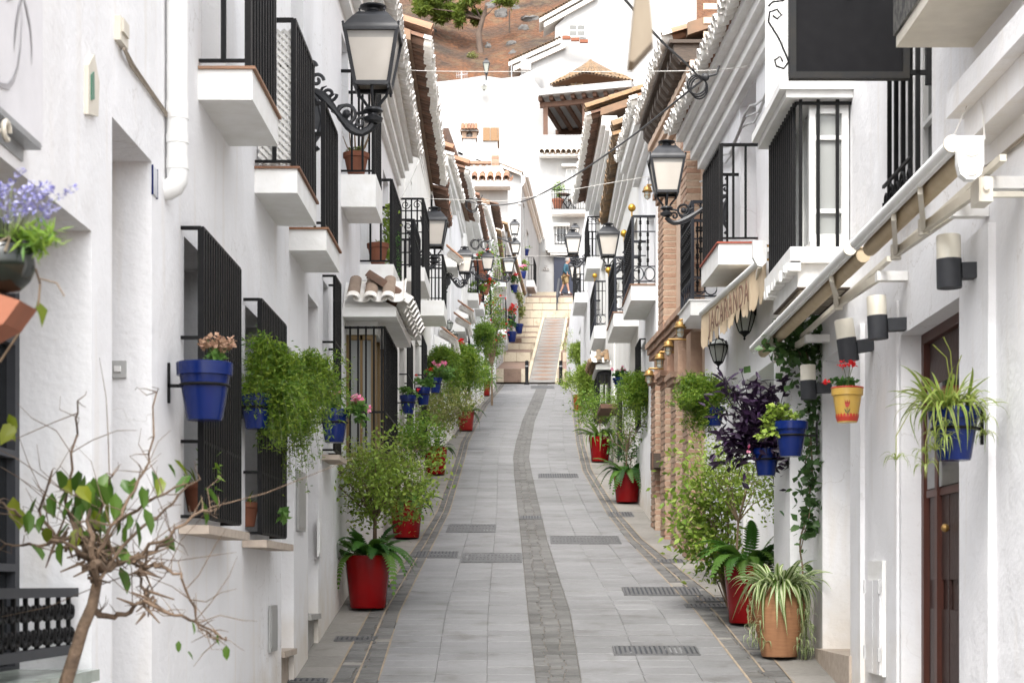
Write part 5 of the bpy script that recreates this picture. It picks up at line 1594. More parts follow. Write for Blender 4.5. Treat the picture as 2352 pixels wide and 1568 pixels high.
# ------------------------------------------------------------------ hillside with pines
hm, nt, b_ = new_mat('hillside_soil')
f1 = noise_fac(nt, .16, 6.0); f2 = noise_fac(nt, 2.6, 8.0)
c = ramp(nt, f1, .38, (.042, .028, .019), .60, (.125, .052, .021))
c2 = ramp(nt, f2, .35, (.55, .55, .55), .70, (1.25, 1.2, 1.1))
c = mixc(nt, 1.0, c, c2, 'MULTIPLY')
f3 = noise_fac(nt, .5, 5.0)
s_ = ramp(nt, f3, .52, (0, 0, 0), .64, (1, 1, 1))
c = mixc(nt, mathn(nt, 'MULTIPLY', s_, .5), c, (.105, .076, .042))
nt.links.new(c, b_.inputs['Base Color']); b_.inputs['Roughness'].default_value = .95
add_bump(nt, b_, 1.6, 1.0, .5, 8)
hb = MB()
nx, ny = 70, 60
vs = []
def hillz(x, y):
    base = float(np.interp(y, [112, 140, 175, 260], [20.0, 31.5, 45.0, 100.0]))
    return base - x * .05 + 1.6 * mnoise.noise(Vector((x * .09, y * .06, 0))) + .55 * mnoise.noise(Vector((x * .4, y * .3, 3))) + .22 * mnoise.noise(Vector((x * 1.3, y * .9, 7)))
for j in range(ny + 1):
    for i in range(nx + 1):
        x = lerp(-45, 45, i / nx); y = lerp(112, 260, j / ny)
        vs.append((x, y, hillz(x, y)))
hb.add(vs, [(j * (nx + 1) + i, j * (nx + 1) + i + 1, (j + 1) * (nx + 1) + i + 1, (j + 1) * (nx + 1) + i) for j in range(ny) for i in range(nx)], 0, True)
tag(hb.build('hill', hm), 'dry brown hillside behind the village', 'hill', kind='structure')
def on_hill(px, py):
    """distance at which the view line through a frame point meets the hillside"""
    Y = 113.0
    while Y < 258:
        p = pt(px, py, Y)
        if p.z < hillz(p.x, Y): break
        Y += .25
    return Y
# dry grass: real blades over the lower slope
def blades(name, n, fn, h, w, mat, lean=.5):
    v = np.zeros((n, 3, 3)); 
    for i in range(n):
        x, y, z = fn()
        a = rnd.uniform(0, 2 * pi); l = h * rnd.uniform(.5, 1.2)
        dx, dy = cos(a) * w, sin(a) * w
        v[i, 0] = (x - dx, y - dy, z); v[i, 1] = (x + dx, y + dy, z); v[i, 2] = (x + rnd.uniform(-lean, lean) * l, y + rnd.uniform(-lean, lean) * l, z + l)
    me = bpy.data.meshes.new(name)
    me.from_pydata(v.reshape(-1, 3).tolist(), [], [(3 * i, 3 * i + 1, 3 * i + 2) for i in range(n)])
    me.materials.append(mat)
    o = bpy.data.objects.new(name, me); COL.objects.link(o); return o
DRYG = leafmat('dry_grass', [(.11, .078, .04), (.16, .115, .065), (.085, .055, .028)], .8, .2)
def gpos():
    while True:
        x = rnd.uniform(-16, 8); y = rnd.uniform(120, 158)
        if mnoise.noise(Vector((x * .25, y * .15, 9))) > rnd.uniform(-.2, .5): return x, y, hillz(x, y) - .03
tag(blades('dry_grass', 9000, gpos, .45, .03, DRYG), 'dry straw coloured grass on the hillside', 'grass', kind='stuff')
ROCK = pm('limestone', (.13, .125, .12), .9, c2=(.06, .055, .05), scale=.9, bump=.8, bscale=3, bdist=.2)
def rock(px, py, w, h, label):
    Y = on_hill(px, py); p = pt(px, py, Y); sx = w * Y / FPX / 2; sz = h * Y / FPX / 2
    me = bpy.data.meshes.new('rock')
    q = MB(); n = 9
    vs = []; 
    q.lathe([(max(.02, sin(pi * i / n)), -cos(pi * i / n)) for i in range(n + 1)], (0, 0, 0), 12, smooth=False)
    sd = rnd.uniform(0, 50)
    q.v = [tuple(Vector(v) * (1 + .55 * mnoise.noise(Vector(v) * 1.3 + Vector((sd, 0, 0))) + .2 * mnoise.noise(Vector(v) * 4 + Vector((sd, 0, 0))))) for v in q.v]
    q.v = [(x * sx, y * sx * .8, z * sz) for x, y, z in q.v]
    me = q.mesh('rock', ROCK)
    o = link('rock', me, None, p); tag(o, label, 'rock', 'grey rocks on the hillside')
for (px, py, w, h, l) in ((1153, 36, 32, 34, 'jagged grey outcrop right of the pine trunk, larger one'), (1185, 22, 20, 22, 'pale grey outcrop above and right of the big jagged one'), (1128, 16, 28, 28, 'rounded pale boulder right beside the leaning pine limb'), (1217, 48, 44, 26, 'broad grey rock face left of the tall white house'),
                       (1203, 68, 26, 22, 'dark grey rock under the broad rock face'), (972, 54, 18, 10, 'round pale boulder beside the left roof ridge'), (985, 61, 9, 8, 'small pale stone under the left pine'), (996, 73, 15, 15, 'angular white stone under the left pine'), (1177, 123, 18, 18, 'white boulder above the lower roof'),
                       (1121, 107, 14, 18, 'grey stone at the foot of the pine trunk'), (1175, 103, 26, 18, 'weathered grey rock in the middle of the bare slope')):
    rock(px, py, w, h, l)
# fence posts on the slope
for px, y0, y1, l in ((1170, 80, 26, 'tall thin dark post on the hillside among rocks'), (1061, 64, 45, 'short dark post beside the pine foliage')):
    Y = on_hill(px, y0); t = thing('post', l, 'post', pt(px, y0, Y), 'dark posts on the hillside'); q = MB(); q.tube([pt(px, y0 + 3, Y), pt(px, y1, Y)], .10, 6); q.build('shaft', WOODD, t); q = MB(); q.lathe([(.12, 0), (.02, .08)], pt(px, y1, Y), 6); q.build('cap', WOODD, t)
# ------------------------------------------------------------------ leaf and plant helpers
def leafcloud(name, parent, mat, pts, size, aspect=.5, up=.3, svar=.35, local=False, fold=.25, droop=0.0):
    """many small folded leaves at the given points (world, or local to the parent)"""
    n = len(pts)
    if n == 0: return None
    rs = np.random.RandomState(int(abs(pts[0][0]) * 1000 + abs(pts[0][1]) * 77 + n) % 100000)
    P = np.array([tuple(p) for p in pts], dtype=float)
    if not local:
        o0 = ORG[parent.name]; P = P - np.array([o0.x, o0.y, o0.z])
    d = rs.normal(size=(n, 3)); d[:, 2] = d[:, 2] * .7 - droop
    d /= np.linalg.norm(d, axis=1)[:, None]
    nn = rs.normal(size=(n, 3)); nn[:, 2] = np.abs(nn[:, 2]) + up
    s = np.cross(d, nn); s /= (np.linalg.norm(s, axis=1)[:, None] + 1e-9)
    nn = np.cross(s, d)
    L = size * (1 + svar * rs.uniform(-1, 1, size=(n, 1)))
    W = L * aspect * .5
    a = P; tip = P + d * L
    mid = P + d * L * .45
    l = mid + s * W + nn * W * fold; r = mid - s * W + nn * W * fold
    V = np.stack([a, l, tip, r], axis=1).reshape(-1, 3)
    F = []
    for i in range(n):
        k = 4 * i
        F.append((k, k + 1, k + 2)); F.append((k, k + 2, k + 3))
    me = bpy.data.meshes.new(name)
    me.from_pydata(V.tolist(), [], F)
    me.materials.append(mat)
    o = linkl(name, me, parent)
    if 'flower' in name: o['kind'] = 'stuff'
    return o
def blob_pts(c, rx, ry, rz, n, hollow=.45, clump=6, seed=None):
    """points in a clumped ellipsoid, denser toward the outside of each clump"""
    r_ = random.Random(seed if seed is not None else rnd.random())
    cl = []
    for _ in range(clump):
        while True:
            v = Vector((r_.uniform(-1, 1), r_.uniform(-1, 1), r_.uniform(-1, 1)))
            if v.length < 1: break
        cl.append((v * .72, r_.uniform(.28, .5)))
    out = []
    c = Vector(c)
    for i in range(n):
        k, cr = cl[r_.randrange(clump)]
        v = Vector((r_.gauss(0, 1), r_.gauss(0, 1), r_.gauss(0, 1))).normalized() * cr * (hollow + (1 - hollow) * r_.random())
        p = k + v
        out.append(c + Vector((p.x * rx, p.y * ry, p.z * rz)))
    return out
GREEN = leafmat('leaf_green', [(0.0544, 0.1296, 0.0144), (0.1192, 0.216, 0.024), (0.2056, 0.3024, 0.044), (0.076, 0.1512, 0.0192)])
LIME = leafmat('leaf_lime', [(0.111, 0.185, 0.0207), (0.2035, 0.296, 0.0414), (0.2775, 0.3515, 0.0666), (0.0925, 0.148, 0.0252)])
DEEP = leafmat('leaf_deep', [(0.025, 0.081, 0.017), (0.044, 0.125, 0.022), (0.075, 0.175, 0.034)])
OLIVE = leafmat('leaf_olive', [(0.0992, 0.1328, 0.0246), (0.1886, 0.2107, 0.05), (0.2657, 0.2772, 0.0894), (0.0664, 0.0992, 0.0197)])
ASPM = leafmat('asparagus_needle', [(0.05, 0.1107, 0.0123), (0.1222, 0.2107, 0.0221), (0.2214, 0.2878, 0.0353)], trans=.4)
PURP = leafmat('purple_leaf', [(0.0108, 0.0048, 0.0144), (0.021, 0.0084, 0.03), (0.033, 0.0144, 0.045)], .4, .12, island=False)
FERNM = leafmat('fern_leaf', [(0.0216, 0.0752, 0.0128), (0.0496, 0.1304, 0.0176), (0.1, 0.1896, 0.0312)], .45, .25, island=False)
GERM = leafmat('geranium_leaf', [(0.054, 0.135, 0.024), (0.108, 0.216, 0.043), (0.162, 0.284, 0.073)])
PINEM = leafmat('pine_needles', [(.06, .10, .015), (.12, .17, .025), (.18, .22, .04), (.08, .12, .02)], .7, .3)
REDFL = leafmat('red_petal', [(.55, .012, .018), (.65, .03, .03)], .5, .3)
PINKFL = leafmat('pink_petal', [(.62, .09, .22), (.70, .22, .36), (.66, .35, .45)], .5, .3)
LAV = leafmat('lavender_flower', [(.12, .115, .30), (.20, .195, .40), (.38, .38, .52)], .7, .2)
DRYF = leafmat('faded_flower', [(.38, .24, .15), (.45, .28, .20), (.30, .19, .12)], .7, .2)
SPYEL = leafmat('pale_strap_leaf', [(0.255, 0.272, 0.0595), (0.204, 0.238, 0.0467), (0.306, 0.2975, 0.102)], .45, .3, island=False)
SPGRN = leafmat('green_strap_leaf', [(.08, .17, .03), (.14, .22, .04), (.06, .13, .025)], .45, .3, island=False)
SPWHT = leafmat('cream_strap_edge', [(.50, .54, .34), (.44, .48, .28)], .45, .3, island=False)
OLEAF = leafmat('broad_leaf', [(.035, .085, .014), (.08, .15, .022), (.055, .11, .018)], .4, .3, island=False)

def pot_profile(r, h, style):
    if style == 'rim':
        return [(.001, 0), (r * .62, 0), (r * .66, .01), (r * .90, h * .76), (r * .90, h * .765), (r, h * .775), (r * 1.02, h * .99), (r * .99, h), (r * .90, h), (r * .88, h * .86), (.001, h * .86)]
    if style == 'plain':
        return [(.001, 0), (r * .74, 0), (r * .77, .008), (r * .985, h * .965), (r * 1.0, h * .97), (r * 1.0, h), (r * .95, h), (r * .92, h * .9), (.001, h * .9)]
    return []
def make_pot(parent, r, h, mat, style, z0=0.0, c=(0, 0)):
    m = MB(); pr = pot_profile(r, h, style)
    m.lathe([(a, z0 + b) for a, b in pr[:-2]], (c[0], c[1], 0), 28)
    po = m.build('pot', mat, parent, local=True)
    s = MB(); s.lathe([(pr[-3][0], z0 + h * .9), (.001, z0 + h * .9)], (c[0], c[1], 0), 16); s.build('soil', SOIL, parent, local=True)
    return po
# curved fern frond with pinnae, and strap leaf
def frond_mesh(name, L, arch, mat, npair=20, pl=.05, pw=.013, seed=1):
    r_ = random.Random(seed)
    m = MB()
    P = []
    for i in range(npair + 1):
        t = i / npair
        P.append(Vector((L * t * (1 - .25 * arch * t), 0, L * (.75 * t - arch * t * t))))
    m.tube(P, [.003 * (1 - .7 * i / npair) for i in range(npair + 1)], 3, caps=False)
    for i in range(2, npair + 1):
        t = i / npair
        l = pl * (sin(pi * min(1, t * .92 + .08)) ** .6) * (1.0 - .25 * t)
        d = (P[min(i + 1, npair)] - P[i - 1]).normalized()
        for sg in (-1, 1):
            s = Vector((0, sg, 0)); u = d.cross(s) * sg
            a = P[i]; w = pw
            tip = a + s * l + d * l * .25 + Vector((0, 0, -.12 * l + r_.uniform(-.1, .1) * l))
            m.add([a - d * w * .5, a + s * l * .5 - d * w * .55, tip, a + s * l * .5 + d * w * .6, a + d * w * .5], [(0, 1, 2, 3, 4)])
    return m.mesh(name, mat)
FROND = [frond_mesh('frond', .30, a, FERNM, 20, .045, .013, k) for k, a in enumerate((.55, .8, 1.05, 1.35))]
def fern(parent, n, z, r, scale=1.0, c=(0, 0), amin=0, amax=2 * pi, lift=0.0):
    for i in range(n):
        a = amin + (amax - amin) * (i + rnd.uniform(-.3, .3)) / n
        rr = r * rnd.uniform(.1, .6)
        linkl('frond', FROND[rnd.randrange(4)], parent, (c[0] + cos(a) * rr, c[1] + sin(a) * rr, z), (rnd.uniform(-.3, .3), rnd.uniform(-.45, .25) - lift, a), scale * rnd.uniform(.75, 1.15))
def strap_mesh(name, L, arch, mats, w=.016, seed=1, twist=.4, n=9):
    """three strips wide: edges in the second material"""
    m = MB()
    r_ = random.Random(seed)
    rows = []
    for i in range(n + 1):
        t = i / n
        p = Vector((L * (t - .28 * arch * t * t), .02 * L * sin(3 * t + seed), L * (.95 * t - arch * t * t)))
        ww = w * (min(1, .45 + 2.2 * t)) * (1 - t ** 2.5) + .0006
        tw = twist * t
        rows.append([p + Vector((0, cos(tw), sin(tw))) * ww * f + Vector((0, 0, -abs(f) * ww * -.35)) for f in (-.5, -.22, .22, .5)])
    vs = [v for r in rows for v in r]
    for i in range(n):
        for j in range(3):
            b = len(m.v)
    m.v = [tuple(v) for v in vs]
    for i in range(n):
        for j in range(3):
            m.f.append((i * 4 + j, i * 4 + j + 1, (i + 1) * 4 + j + 1, (i + 1) * 4 + j)); m.m.append(0 if j == 1 else 1); m.sm.append(True)
    return m.mesh(name, mats)
STRAP = [strap_mesh('strap_leaf', .26, a, [SPGRN, SPYEL], .018, k) for k, a in enumerate((.5, .8, 1.1, 1.5))]
STRAPW = [strap_mesh('strap_leaf', .26, a, [SPGRN, SPWHT], .026, k) for k, a in enumerate((.6, .9, 1.2, 1.6))]
STRAPG = [strap_mesh('strap_leaf', .26, a, [SPWHT, SPGRN], .027, k) for k, a in enumerate((.6, .9, 1.2, 1.6))]
def straps(parent, meshes, n, z, r, scale, c=(0, 0), tilt=.35):
    for i in range(n):
        a = 2 * pi * i / n + rnd.uniform(-.4, .4)
        linkl('strap_leaf', meshes[rnd.randrange(len(meshes))], parent, (c[0] + cos(a) * r * rnd.random(), c[1] + sin(a) * r * rnd.random(), z), (rnd.uniform(-.3, .3), rnd.uniform(-tilt, tilt * .8), a), scale * rnd.uniform(.7, 1.15))
def broad_leaf_mesh(name, mat, L=.05, w=.026):
    m = MB()
    m.add([(0, 0, 0), (L * .3, w * .5, .004), (L * .7, w * .4, .003), (L, 0, -.006), (L * .7, -w * .4, .003), (L * .3, -w * .5, .004), (L * .35, 0, -.002), (L * .7, 0, -.003)],
          [(0, 6, 1), (1, 6, 7, 2), (2, 7, 3), (3, 7, 4), (4, 7, 6, 5), (5, 6, 0)], 0, True)
    return m.mesh(name, mat)
def asparagus(parent, c, n, rad, hang, mat=ASPM, up=.12, out=(0, 0, 0), per=30, nl=.024, local=True):
    """feathery stems that rise, arch over and hang"""
    r_ = random.Random(int(abs(c[0] * 1000 + c[1] * 31 + n)))
    pts = []
    st = MB()
    lobes = [(2 * pi * k / 9 + r_.uniform(-.3, .3), r_.uniform(.35, 1.15), r_.uniform(.2, 1.35), r_.uniform(.15, 1.1)) for k in range(9)]
    for i in range(n):
        la, lr, lu, lh = lobes[r_.randrange(9)]
        a = la + r_.gauss(0, .28); d = Vector((cos(a), sin(a), 0)) * rad * lr * r_.uniform(.35, 1) + Vector(out) * r_.uniform(.2, 1)
        u = up * lu * r_.uniform(.5, 1.2); h = hang * lh * r_.uniform(.3, 1)
        cp = []
        for k in range(13):
            t = k / 12
            z = 4 * u * t * (1 - t * .8) - h * t ** 2.4
            cp.append(Vector(c) + d * (t ** .75) + Vector((r_.uniform(-.006, .006), r_.uniform(-.006, .006), z)))
        st.tube(cp[::3], .0012, 3, caps=False)
        for k in range(per):
            t = (k + r_.random()) / per * 12
            i0 = min(11, int(t)); p = lerp(cp[i0], cp[i0 + 1], t - i0)
            e = nl * .8 * (.5 + sin(pi * min(1, t / 12)))
            for _ in range(5): pts.append(p + Vector((r_.gauss(0, e), r_.gauss(0, e), r_.gauss(0, e * .7))))
    st.build('stems', STEM, parent, local=True)
    leafcloud('foliage', parent, mat, pts, nl * 1.25, .28, .3, local=True)
def geranium(parent, c, rx, ry, rz, n, nfl, flmat, size=.034, mat=None, fsize=.018):
    P = blob_pts(c, rx, ry, rz, n, .5, 7)
    leafcloud('foliage', parent, mat or GERM, P, size, .95, .9, local=True)
    st = MB()
    heads = []
    for i in range(nfl):
        a = rnd.uniform(0, 2 * pi); e = rnd.uniform(.2, 1)
        p = Vector(c) + Vector((cos(a) * rx * .85 * e, sin(a) * ry * .85 * e, rz * rnd.uniform(.3, 1.05)))
        st.tube([Vector(c) + Vector((0, 0, -rz * .5)), lerp(Vector(c), p, .6), p], .0018, 3, caps=False)
        heads.append(p)
    st.build('stems', STEM, parent, local=True)
    for p in heads:
        pp = [p + Vector((rnd.gauss(0, 1), rnd.gauss(0, 1), rnd.gauss(0, 1))).normalized() * fsize * .6 for _ in range(16)]
        leafcloud('flower_head', parent, flmat, pp, fsize, .9, .4, local=True)
def small_tree(parent, base, top_z, spread, nleaf, lsize, lmat, trunk_r=.012, nbr=9, seed=3, twig=TWIG, crown_rz=None, name='trunk', lean=(0, 0), aspect=.55, clump=14, crownpts=True):
    r_ = random.Random(seed)
    base = Vector(base)
    fork = base + Vector((lean[0], lean[1], (top_z - base.z) * .38))
    m = MB()
    m.tube([base, lerp(base, fork, .5) + Vector((r_.uniform(-.01, .01), r_.uniform(-.01, .01), 0)), fork], [trunk_r, trunk_r * .85, trunk_r * .75], 7)
    ends = []
    for i in range(nbr):
        a = 2 * pi * i / nbr + r_.uniform(-.4, .4)
        e = fork + Vector((cos(a) * spread * r_.uniform(.5, .95), sin(a) * spread * r_.uniform(.5, .95), (top_z - fork.z) * r_.uniform(.3, 1.0)))
        mid = lerp(fork, e, .45) + Vector((r_.uniform(-.03, .03), r_.uniform(-.03, .03), .03))
        m.tube([fork, mid, e], [trunk_r * .6, trunk_r * .38, trunk_r * .12], 5)
        ends.append(e)
        for k in range(4):
            b = lerp(mid, e, r_.random()); f = b + Vector((r_.uniform(-.55, .55), r_.uniform(-.55, .55), r_.uniform(-.45, .45))) * spread
            m.tube([b, lerp(b, f, .5) + Vector((0, 0, .015)), f], [trunk_r * .2, trunk_r * .14, trunk_r * .06], 4)
            ends.append(f)
    m.build(name, twig, parent, local=True)
    cz = (fork.z + top_z) / 2
    P = []
    for i in range(int(nleaf * 1.35)):
        e = ends[r_.randrange(len(ends))]
        P.append(e + Vector((r_.gauss(0, .16), r_.gauss(0, .16), r_.gauss(0, .16))) * spread)
    leafcloud('crown', parent, lmat, P, lsize, aspect, .5, local=True, droop=.3)

# ------------------------------------------------------------------ big red pots standing in the street
PG_ = 'glossy red floor pots along the street'
def red_pot(px, py, label, r=.168, h=.37, X=None, name='potted_plant', mat=REDP):
    Y = 8400 / (py - 743.0) + r * .75
    x = xat(px, Y) if X is None else X
    t = thing(name, label, 'potted plant', (x, Y, SL * Y + .012), PG_)
    make_pot(t, r, h, mat, 'plain')
    return t, Vector((x, Y, SL * Y))
A1, p1 = red_pot(845, 1405, 'nearest big red pot on the left with a fern and a small leafy tree', r=.172, h=.385)
fern(A1, 30, .37, .14, 1.35)
fern(A1, 12, .37, .1, 1.2, lift=.4)
small_tree(A1, (.05, .02, .34), 1.16, .40, 3600, .036, LIME, .018, 12, 11, BARK)
small_tree(A1, (.06, .02, .34), 1.28, .36, 1300, .024, OLIVE, .006, 10, 12, TWIG)
A2, p2 = red_pot(933, 1240, 'second big red pot on the left with hanging fern fronds', r=.165, h=.36)
fern(A2, 28, .35, .13, 1.3); fern(A2, 8, .35, .1, 1.1, lift=.4)
small_tree(A2, (0, 0, .33), 1.2, .36, 2600, .036, GREEN, .012, 10, 21)
A3, p3 = red_pot(1000, 1092, 'third red pot on the left under a bushy plant with dark fronds', r=.17, h=.37)
fern(A3, 18, .35, .13, 1.0); small_tree(A3, (0, 0, .33), 1.2, .44, 3200, .036, OLIVE, .012, 9, 22); small_tree(A3, (0, .1, .33), 1.7, .40, 1800, .034, GREEN, .010, 9, 23)
A4, p4 = red_pot(1070, 990, 'fourth red pot on the left with pale bush and drooping straps', r=.17, h=.38, mat=REDD)
fern(A4, 20, .35, .13, 1.5); small_tree(A4, (0, 0, .33), 1.4, .42, 2800, .045, GREEN, .012, 9, 24)
A5, p5 = red_pot(1113, 909, 'farthest red pot on the left below a tall thin shrub', r=.19, h=.42, mat=REDD)
fern(A5, 16, .4, .14, 1.8); small_tree(A5, (0, 0, .4), 1.6, .45, 1500, .06, GREEN, .02, 9, 25); small_tree(A5, (.05, 0, .4), 3.1, .36, 900, .055, OLIVE, .03, 12, 26)
leafcloud('climbing_foliage', A5, GREEN, [Vector((.05 + rnd.gauss(0, .13 + .05 * sin(k * .02)), rnd.gauss(0, .15), rnd.uniform(.5, 3.0))) for k in range(1100)], .06, .55, .5, local=True, droop=.3)
Q1, q1 = red_pot(1716, 1440, 'red pot on the right behind the clay jar with fern and leafy shrub', r=.165, h=.40)
fern(Q1, 34, .38, .13, 1.55, lift=.25)
small_tree(Q1, (-.05, .1, .36), 1.28, .34, 1500, .03, LIME, .010, 10, 31, TWIG)
Q2, q2 = red_pot(1440, 1157, 'bright red pot on the right with fern below a bare little tree', r=.165, h=.345)
fern(Q2, 30, .33, .13, 1.35); small_tree(Q2, (0, 0, .31), 1.05, .25, 170, .045, GREEN, .012, 12, 32, TWIG); small_tree(Q2, (.05, .1, .31), .8, .26, 500, .03, DEEP, .006, 8, 33)
Q3, q3 = red_pot(1378, 1062, 'red pot on the right half hidden by long arching leaves', r=.17, h=.37)
straps(Q3, [strap_mesh('strap_leaf', .26, a_, [SPGRN, SPGRN], .03, 9, .4) for a_ in (.7, 1.1, 1.5)], 30, .35, .06, 1.9); small_tree(Q3, (0, 0, .31), 1.05, .40, 1500, .038, GREEN, .01, 8, 34)
Q4, q4 = red_pot(1330, 944, 'far small red pot on the right under a spilling shrub', r=.15, h=.38, mat=REDD)
small_tree(Q4, (0, 0, .3), 1.0, .4, 1500, .05, LIME, .012, 9, 35)

# clay jar with striped spider plant and a climbing vine
J = thing('potted_plant', 'terracotta jar with a striped spider plant at the foot of the right wall', 'potted plant', (xat(1790, 10.95), 10.95, SL * 10.95 + .012))
m = MB(); m.lathe([(.001, 0), (.108, 0), (.113, .012), (.132, .10), (.157, .21), (.168, .29), (.164, .34), (.142, .385), (.126, .40), (.134, .412), (.138, .43), (.130, .44), (.115, .43), (.11, .40), (.001, .40)], (0, 0, 0), 32); m.build('jar', JARM, J, local=True)
m = MB(); m.lathe([(.112, .405), (.001, .41)], (0, 0, 0), 14); m.build('soil', SOIL, J, local=True)
straps(J, STRAPG, 110, .41, .09, 1.3); straps(J, STRAPW, 60, .41, .10, 1.2)
for (dx, dy) in ((-.17, -.02), (-.13, -.09), (.16, -.06), (.17, .0), (.15, -.1), (.12, -.12)):
    zz = .36
    for k in range(5):
        for i in range(7):
            a = rnd.uniform(0, 2 * pi)
            linkl('runner_leaf', STRAPW[rnd.randrange(2, 4)], J, (dx + rnd.uniform(-.03, .03), dy + rnd.uniform(-.03, .03), zz + rnd.uniform(-.03, .03)), (0, rnd.uniform(.2, .9), a), .36)
        zz -= .06 if dx < 0 else .075
    m = MB(); m.tube([(dx * .5, dy * .5, .44), (dx, dy, .42), (dx, dy, zz)], .003, 4); m.build('runner', STEM, J, local=True)
VINE = thing('climbing_vine', 'climbing vine with round leaves rising from the clay jar to the awning', 'vine', (xat(1845, 10.9), 11.05, SL * 10.9 + .4))
m = MB(); vl = []
o_ = ORG[VINE.name]
def vpath(pp, r):
    P = [pt(a, b, 11.0) - o_ for a, b in pp]
    Q = []
    for i in range(len(P) - 1):
        for k in range(5): Q.append(lerp(P[i], P[i + 1], k / 5) + Vector((rnd.uniform(-.006, .006), rnd.uniform(-.02, .02), 0)))
    Q.append(P[-1]); m.tube(Q, r, 5); return Q
Q = vpath([(1828, 1390), (1845, 1330), (1838, 1250), (1850, 1180), (1866, 1100), (1862, 1000), (1868, 900), (1850, 800), (1880, 740), (1888, 690)], .006)
Qb = vpath([(1840, 1260), (1862, 1170), (1850, 1060), (1872, 960), (1862, 860), (1830, 800), (1790, 790)], .004)
m.build('stem', TWIG, VINE, local=True)
vm = [broad_leaf_mesh('vine_leaf', mt, .062, .055) for mt in (leafmat('vine_leaf_a', [(.045, .10, .03), (.08, .15, .04), (.03, .075, .025)], .45, .25, island=False),)]
for i in range(190):
    q_ = (Q + Qb)[rnd.randrange(len(Q) + len(Qb))]
    if q_.z < .45 and rnd.random() < .4: continue
    linkl('vine_leaf', vm[0], VINE, q_ + Vector((rnd.gauss(-.01, .05), rnd.gauss(-.03, .03), rnd.gauss(0, .04))), (rnd.uniform(-.8, .8), rnd.uniform(-.2, 1.2), rnd.uniform(0, 6.3)), rnd.uniform(.5, 1.15))
leafcloud('foliage', VINE, vm[0].materials[0], [pt(rnd.gauss(1838, 34), rnd.gauss(790, 34), 11.0 + rnd.uniform(-.1, .1)) - o_ for _ in range(330)] + [pt(rnd.gauss(1866, 14), rnd.uniform(880, 1240), 11.0 + rnd.uniform(-.08, .05)) - o_ for _ in range(240)], .055, .85, .5, local=True)
for i in range(75):
    p = pt(rnd.gauss(1835, 32), rnd.gauss(795, 30), 10.95) - o_
    linkl('vine_leaf', vm[0], VINE, p + Vector((0, rnd.uniform(-.08, .08), 0)), (rnd.uniform(-.8, .8), rnd.uniform(-.2, 1.2), rnd.uniform(0, 6.3)), rnd.uniform(.6, 1.2))

# ------------------------------------------------------------------ wall pots
WG = 'glazed pots hung on the house walls'
def wall_pot(px, ptop, pbot, Y, side, label, r=None, mat=BLUEP, ring=True, wallX=None):
    """pot in an iron ring; top and bottom of the pot as they show"""
    x = xat(px, Y); z0, z1 = zat(pbot, Y), zat(ptop, Y); h = z1 - z0; r = r or h * .49
    t = thing('hanging_pot', label, 'hanging pot', (x, Y, z0), WG)
    make_pot(t, r, h, mat, 'rim')
    if ring:
        m = MB(); m.tube([(cos(2 * pi * i / 20) * r * .89, sin(2 * pi * i / 20) * r * .89, h * .60) for i in range(21)], .006, 5, caps=False)
        wx = (wallX if wallX is not None else (-1.35 if side < 0 else 1.8)) - x
        m.bar((side * r * .87, 0, h * .60), (wx, 0, h * .60), .012); m.bar((wx - side * .004, 0, h * .3), (wx - side * .004, 0, h * 1.0), .012)
        m.build('ring_bracket', IRON, t, local=True)
    return t, r, h
# left
t, r, h = wall_pot(470, 833, 965, 6.60, -1, 'blue pot nearest the viewer on the left, with faded pink flowers', r=.105)
geranium(t, (.04, 0, h + .03), .075, .07, .06, 70, 14, DRYF, .035, fsize=.02)
t, r, h = wall_pot(590, 905, 985, 8.3, -1, 'blue pot buried in the left feathery fern, by the first tall grille', r=.085)
asparagus(t, (.05, 0, h), 150, .19, .42, up=.17, out=(.05, 0, 0), nl=.022)
t, r, h = wall_pot(634, 912, 985, 9.0, -1, 'blue pot hidden between the two feathery ferns, over the second grille', r=.08)
asparagus(t, (.06, 0, h), 110, .18, .62, up=.12, out=(.05, 0, 0), nl=.018)
t, r, h = wall_pot(682, 920, 990, 9.7, -1, 'blue pot buried in the right feathery fern, past the second grille', r=.085)
asparagus(t, (.03, -.05, h), 150, .22, .34, up=.15, out=(.09, -.1, 0), nl=.022)
leafcloud('broad_foliage', t, GERM, blob_pts((.03, .06, h + .08), .10, .10, .07, 90, .5, 5, 3), .04, .8, .6, local=True)
t, r, h = wall_pot(768, 940, 1016, 10.9, -1, 'blue pot with pink geraniums in front of the bronze bay window', r=.092)
geranium(t, (-.03, .05, h + .06), .09, .09, .10, 120, 8, PINKFL, .036)
geranium(t, (.15, -.02, h - .02), .095, .08, .085, 150, 4, PINKFL, .04, fsize=.026)
t, r, h = wall_pot(937, 908, 950, 17.6, -1, 'first of three blue pots past the bay window, lowest and nearest', r=.085)
geranium(t, (.02, 0, h + .03), .13, .1, .07, 120, 1, REDFL, .04)
t, r, h = wall_pot(972, 890, 930, 19.4, -1, 'second of three blue pots past the bay window, with a red bloom', r=.085)
geranium(t, (0, 0, h + .05), .14, .1, .09, 150, 1, REDFL, .045)
t, r, h = wall_pot(1000, 868, 902, 21.5, -1, 'third of three blue pots past the bay window, under pink and red flowers', r=.085)
geranium(t, (.05, 0, h + .07), .18, .15, .11, 220, 9, PINKFL, .045, fsize=.028); geranium(t, (-.05, .05, h + .05), .12, .12, .1, 80, 3, REDFL, .045, fsize=.03)
def wall_fern(px, py, Y, side, label, n, rad, hang, mat=ASPM, nl=.02, up=.1, potx=None):
    t, r, h = wall_pot(px, py - 18 * 20 / Y, py + 18 * 20 / Y, Y, side, label, wallX=potx)
    asparagus(t, (0, 0, h), n, rad, hang, mat, up=up, nl=nl)
    return t
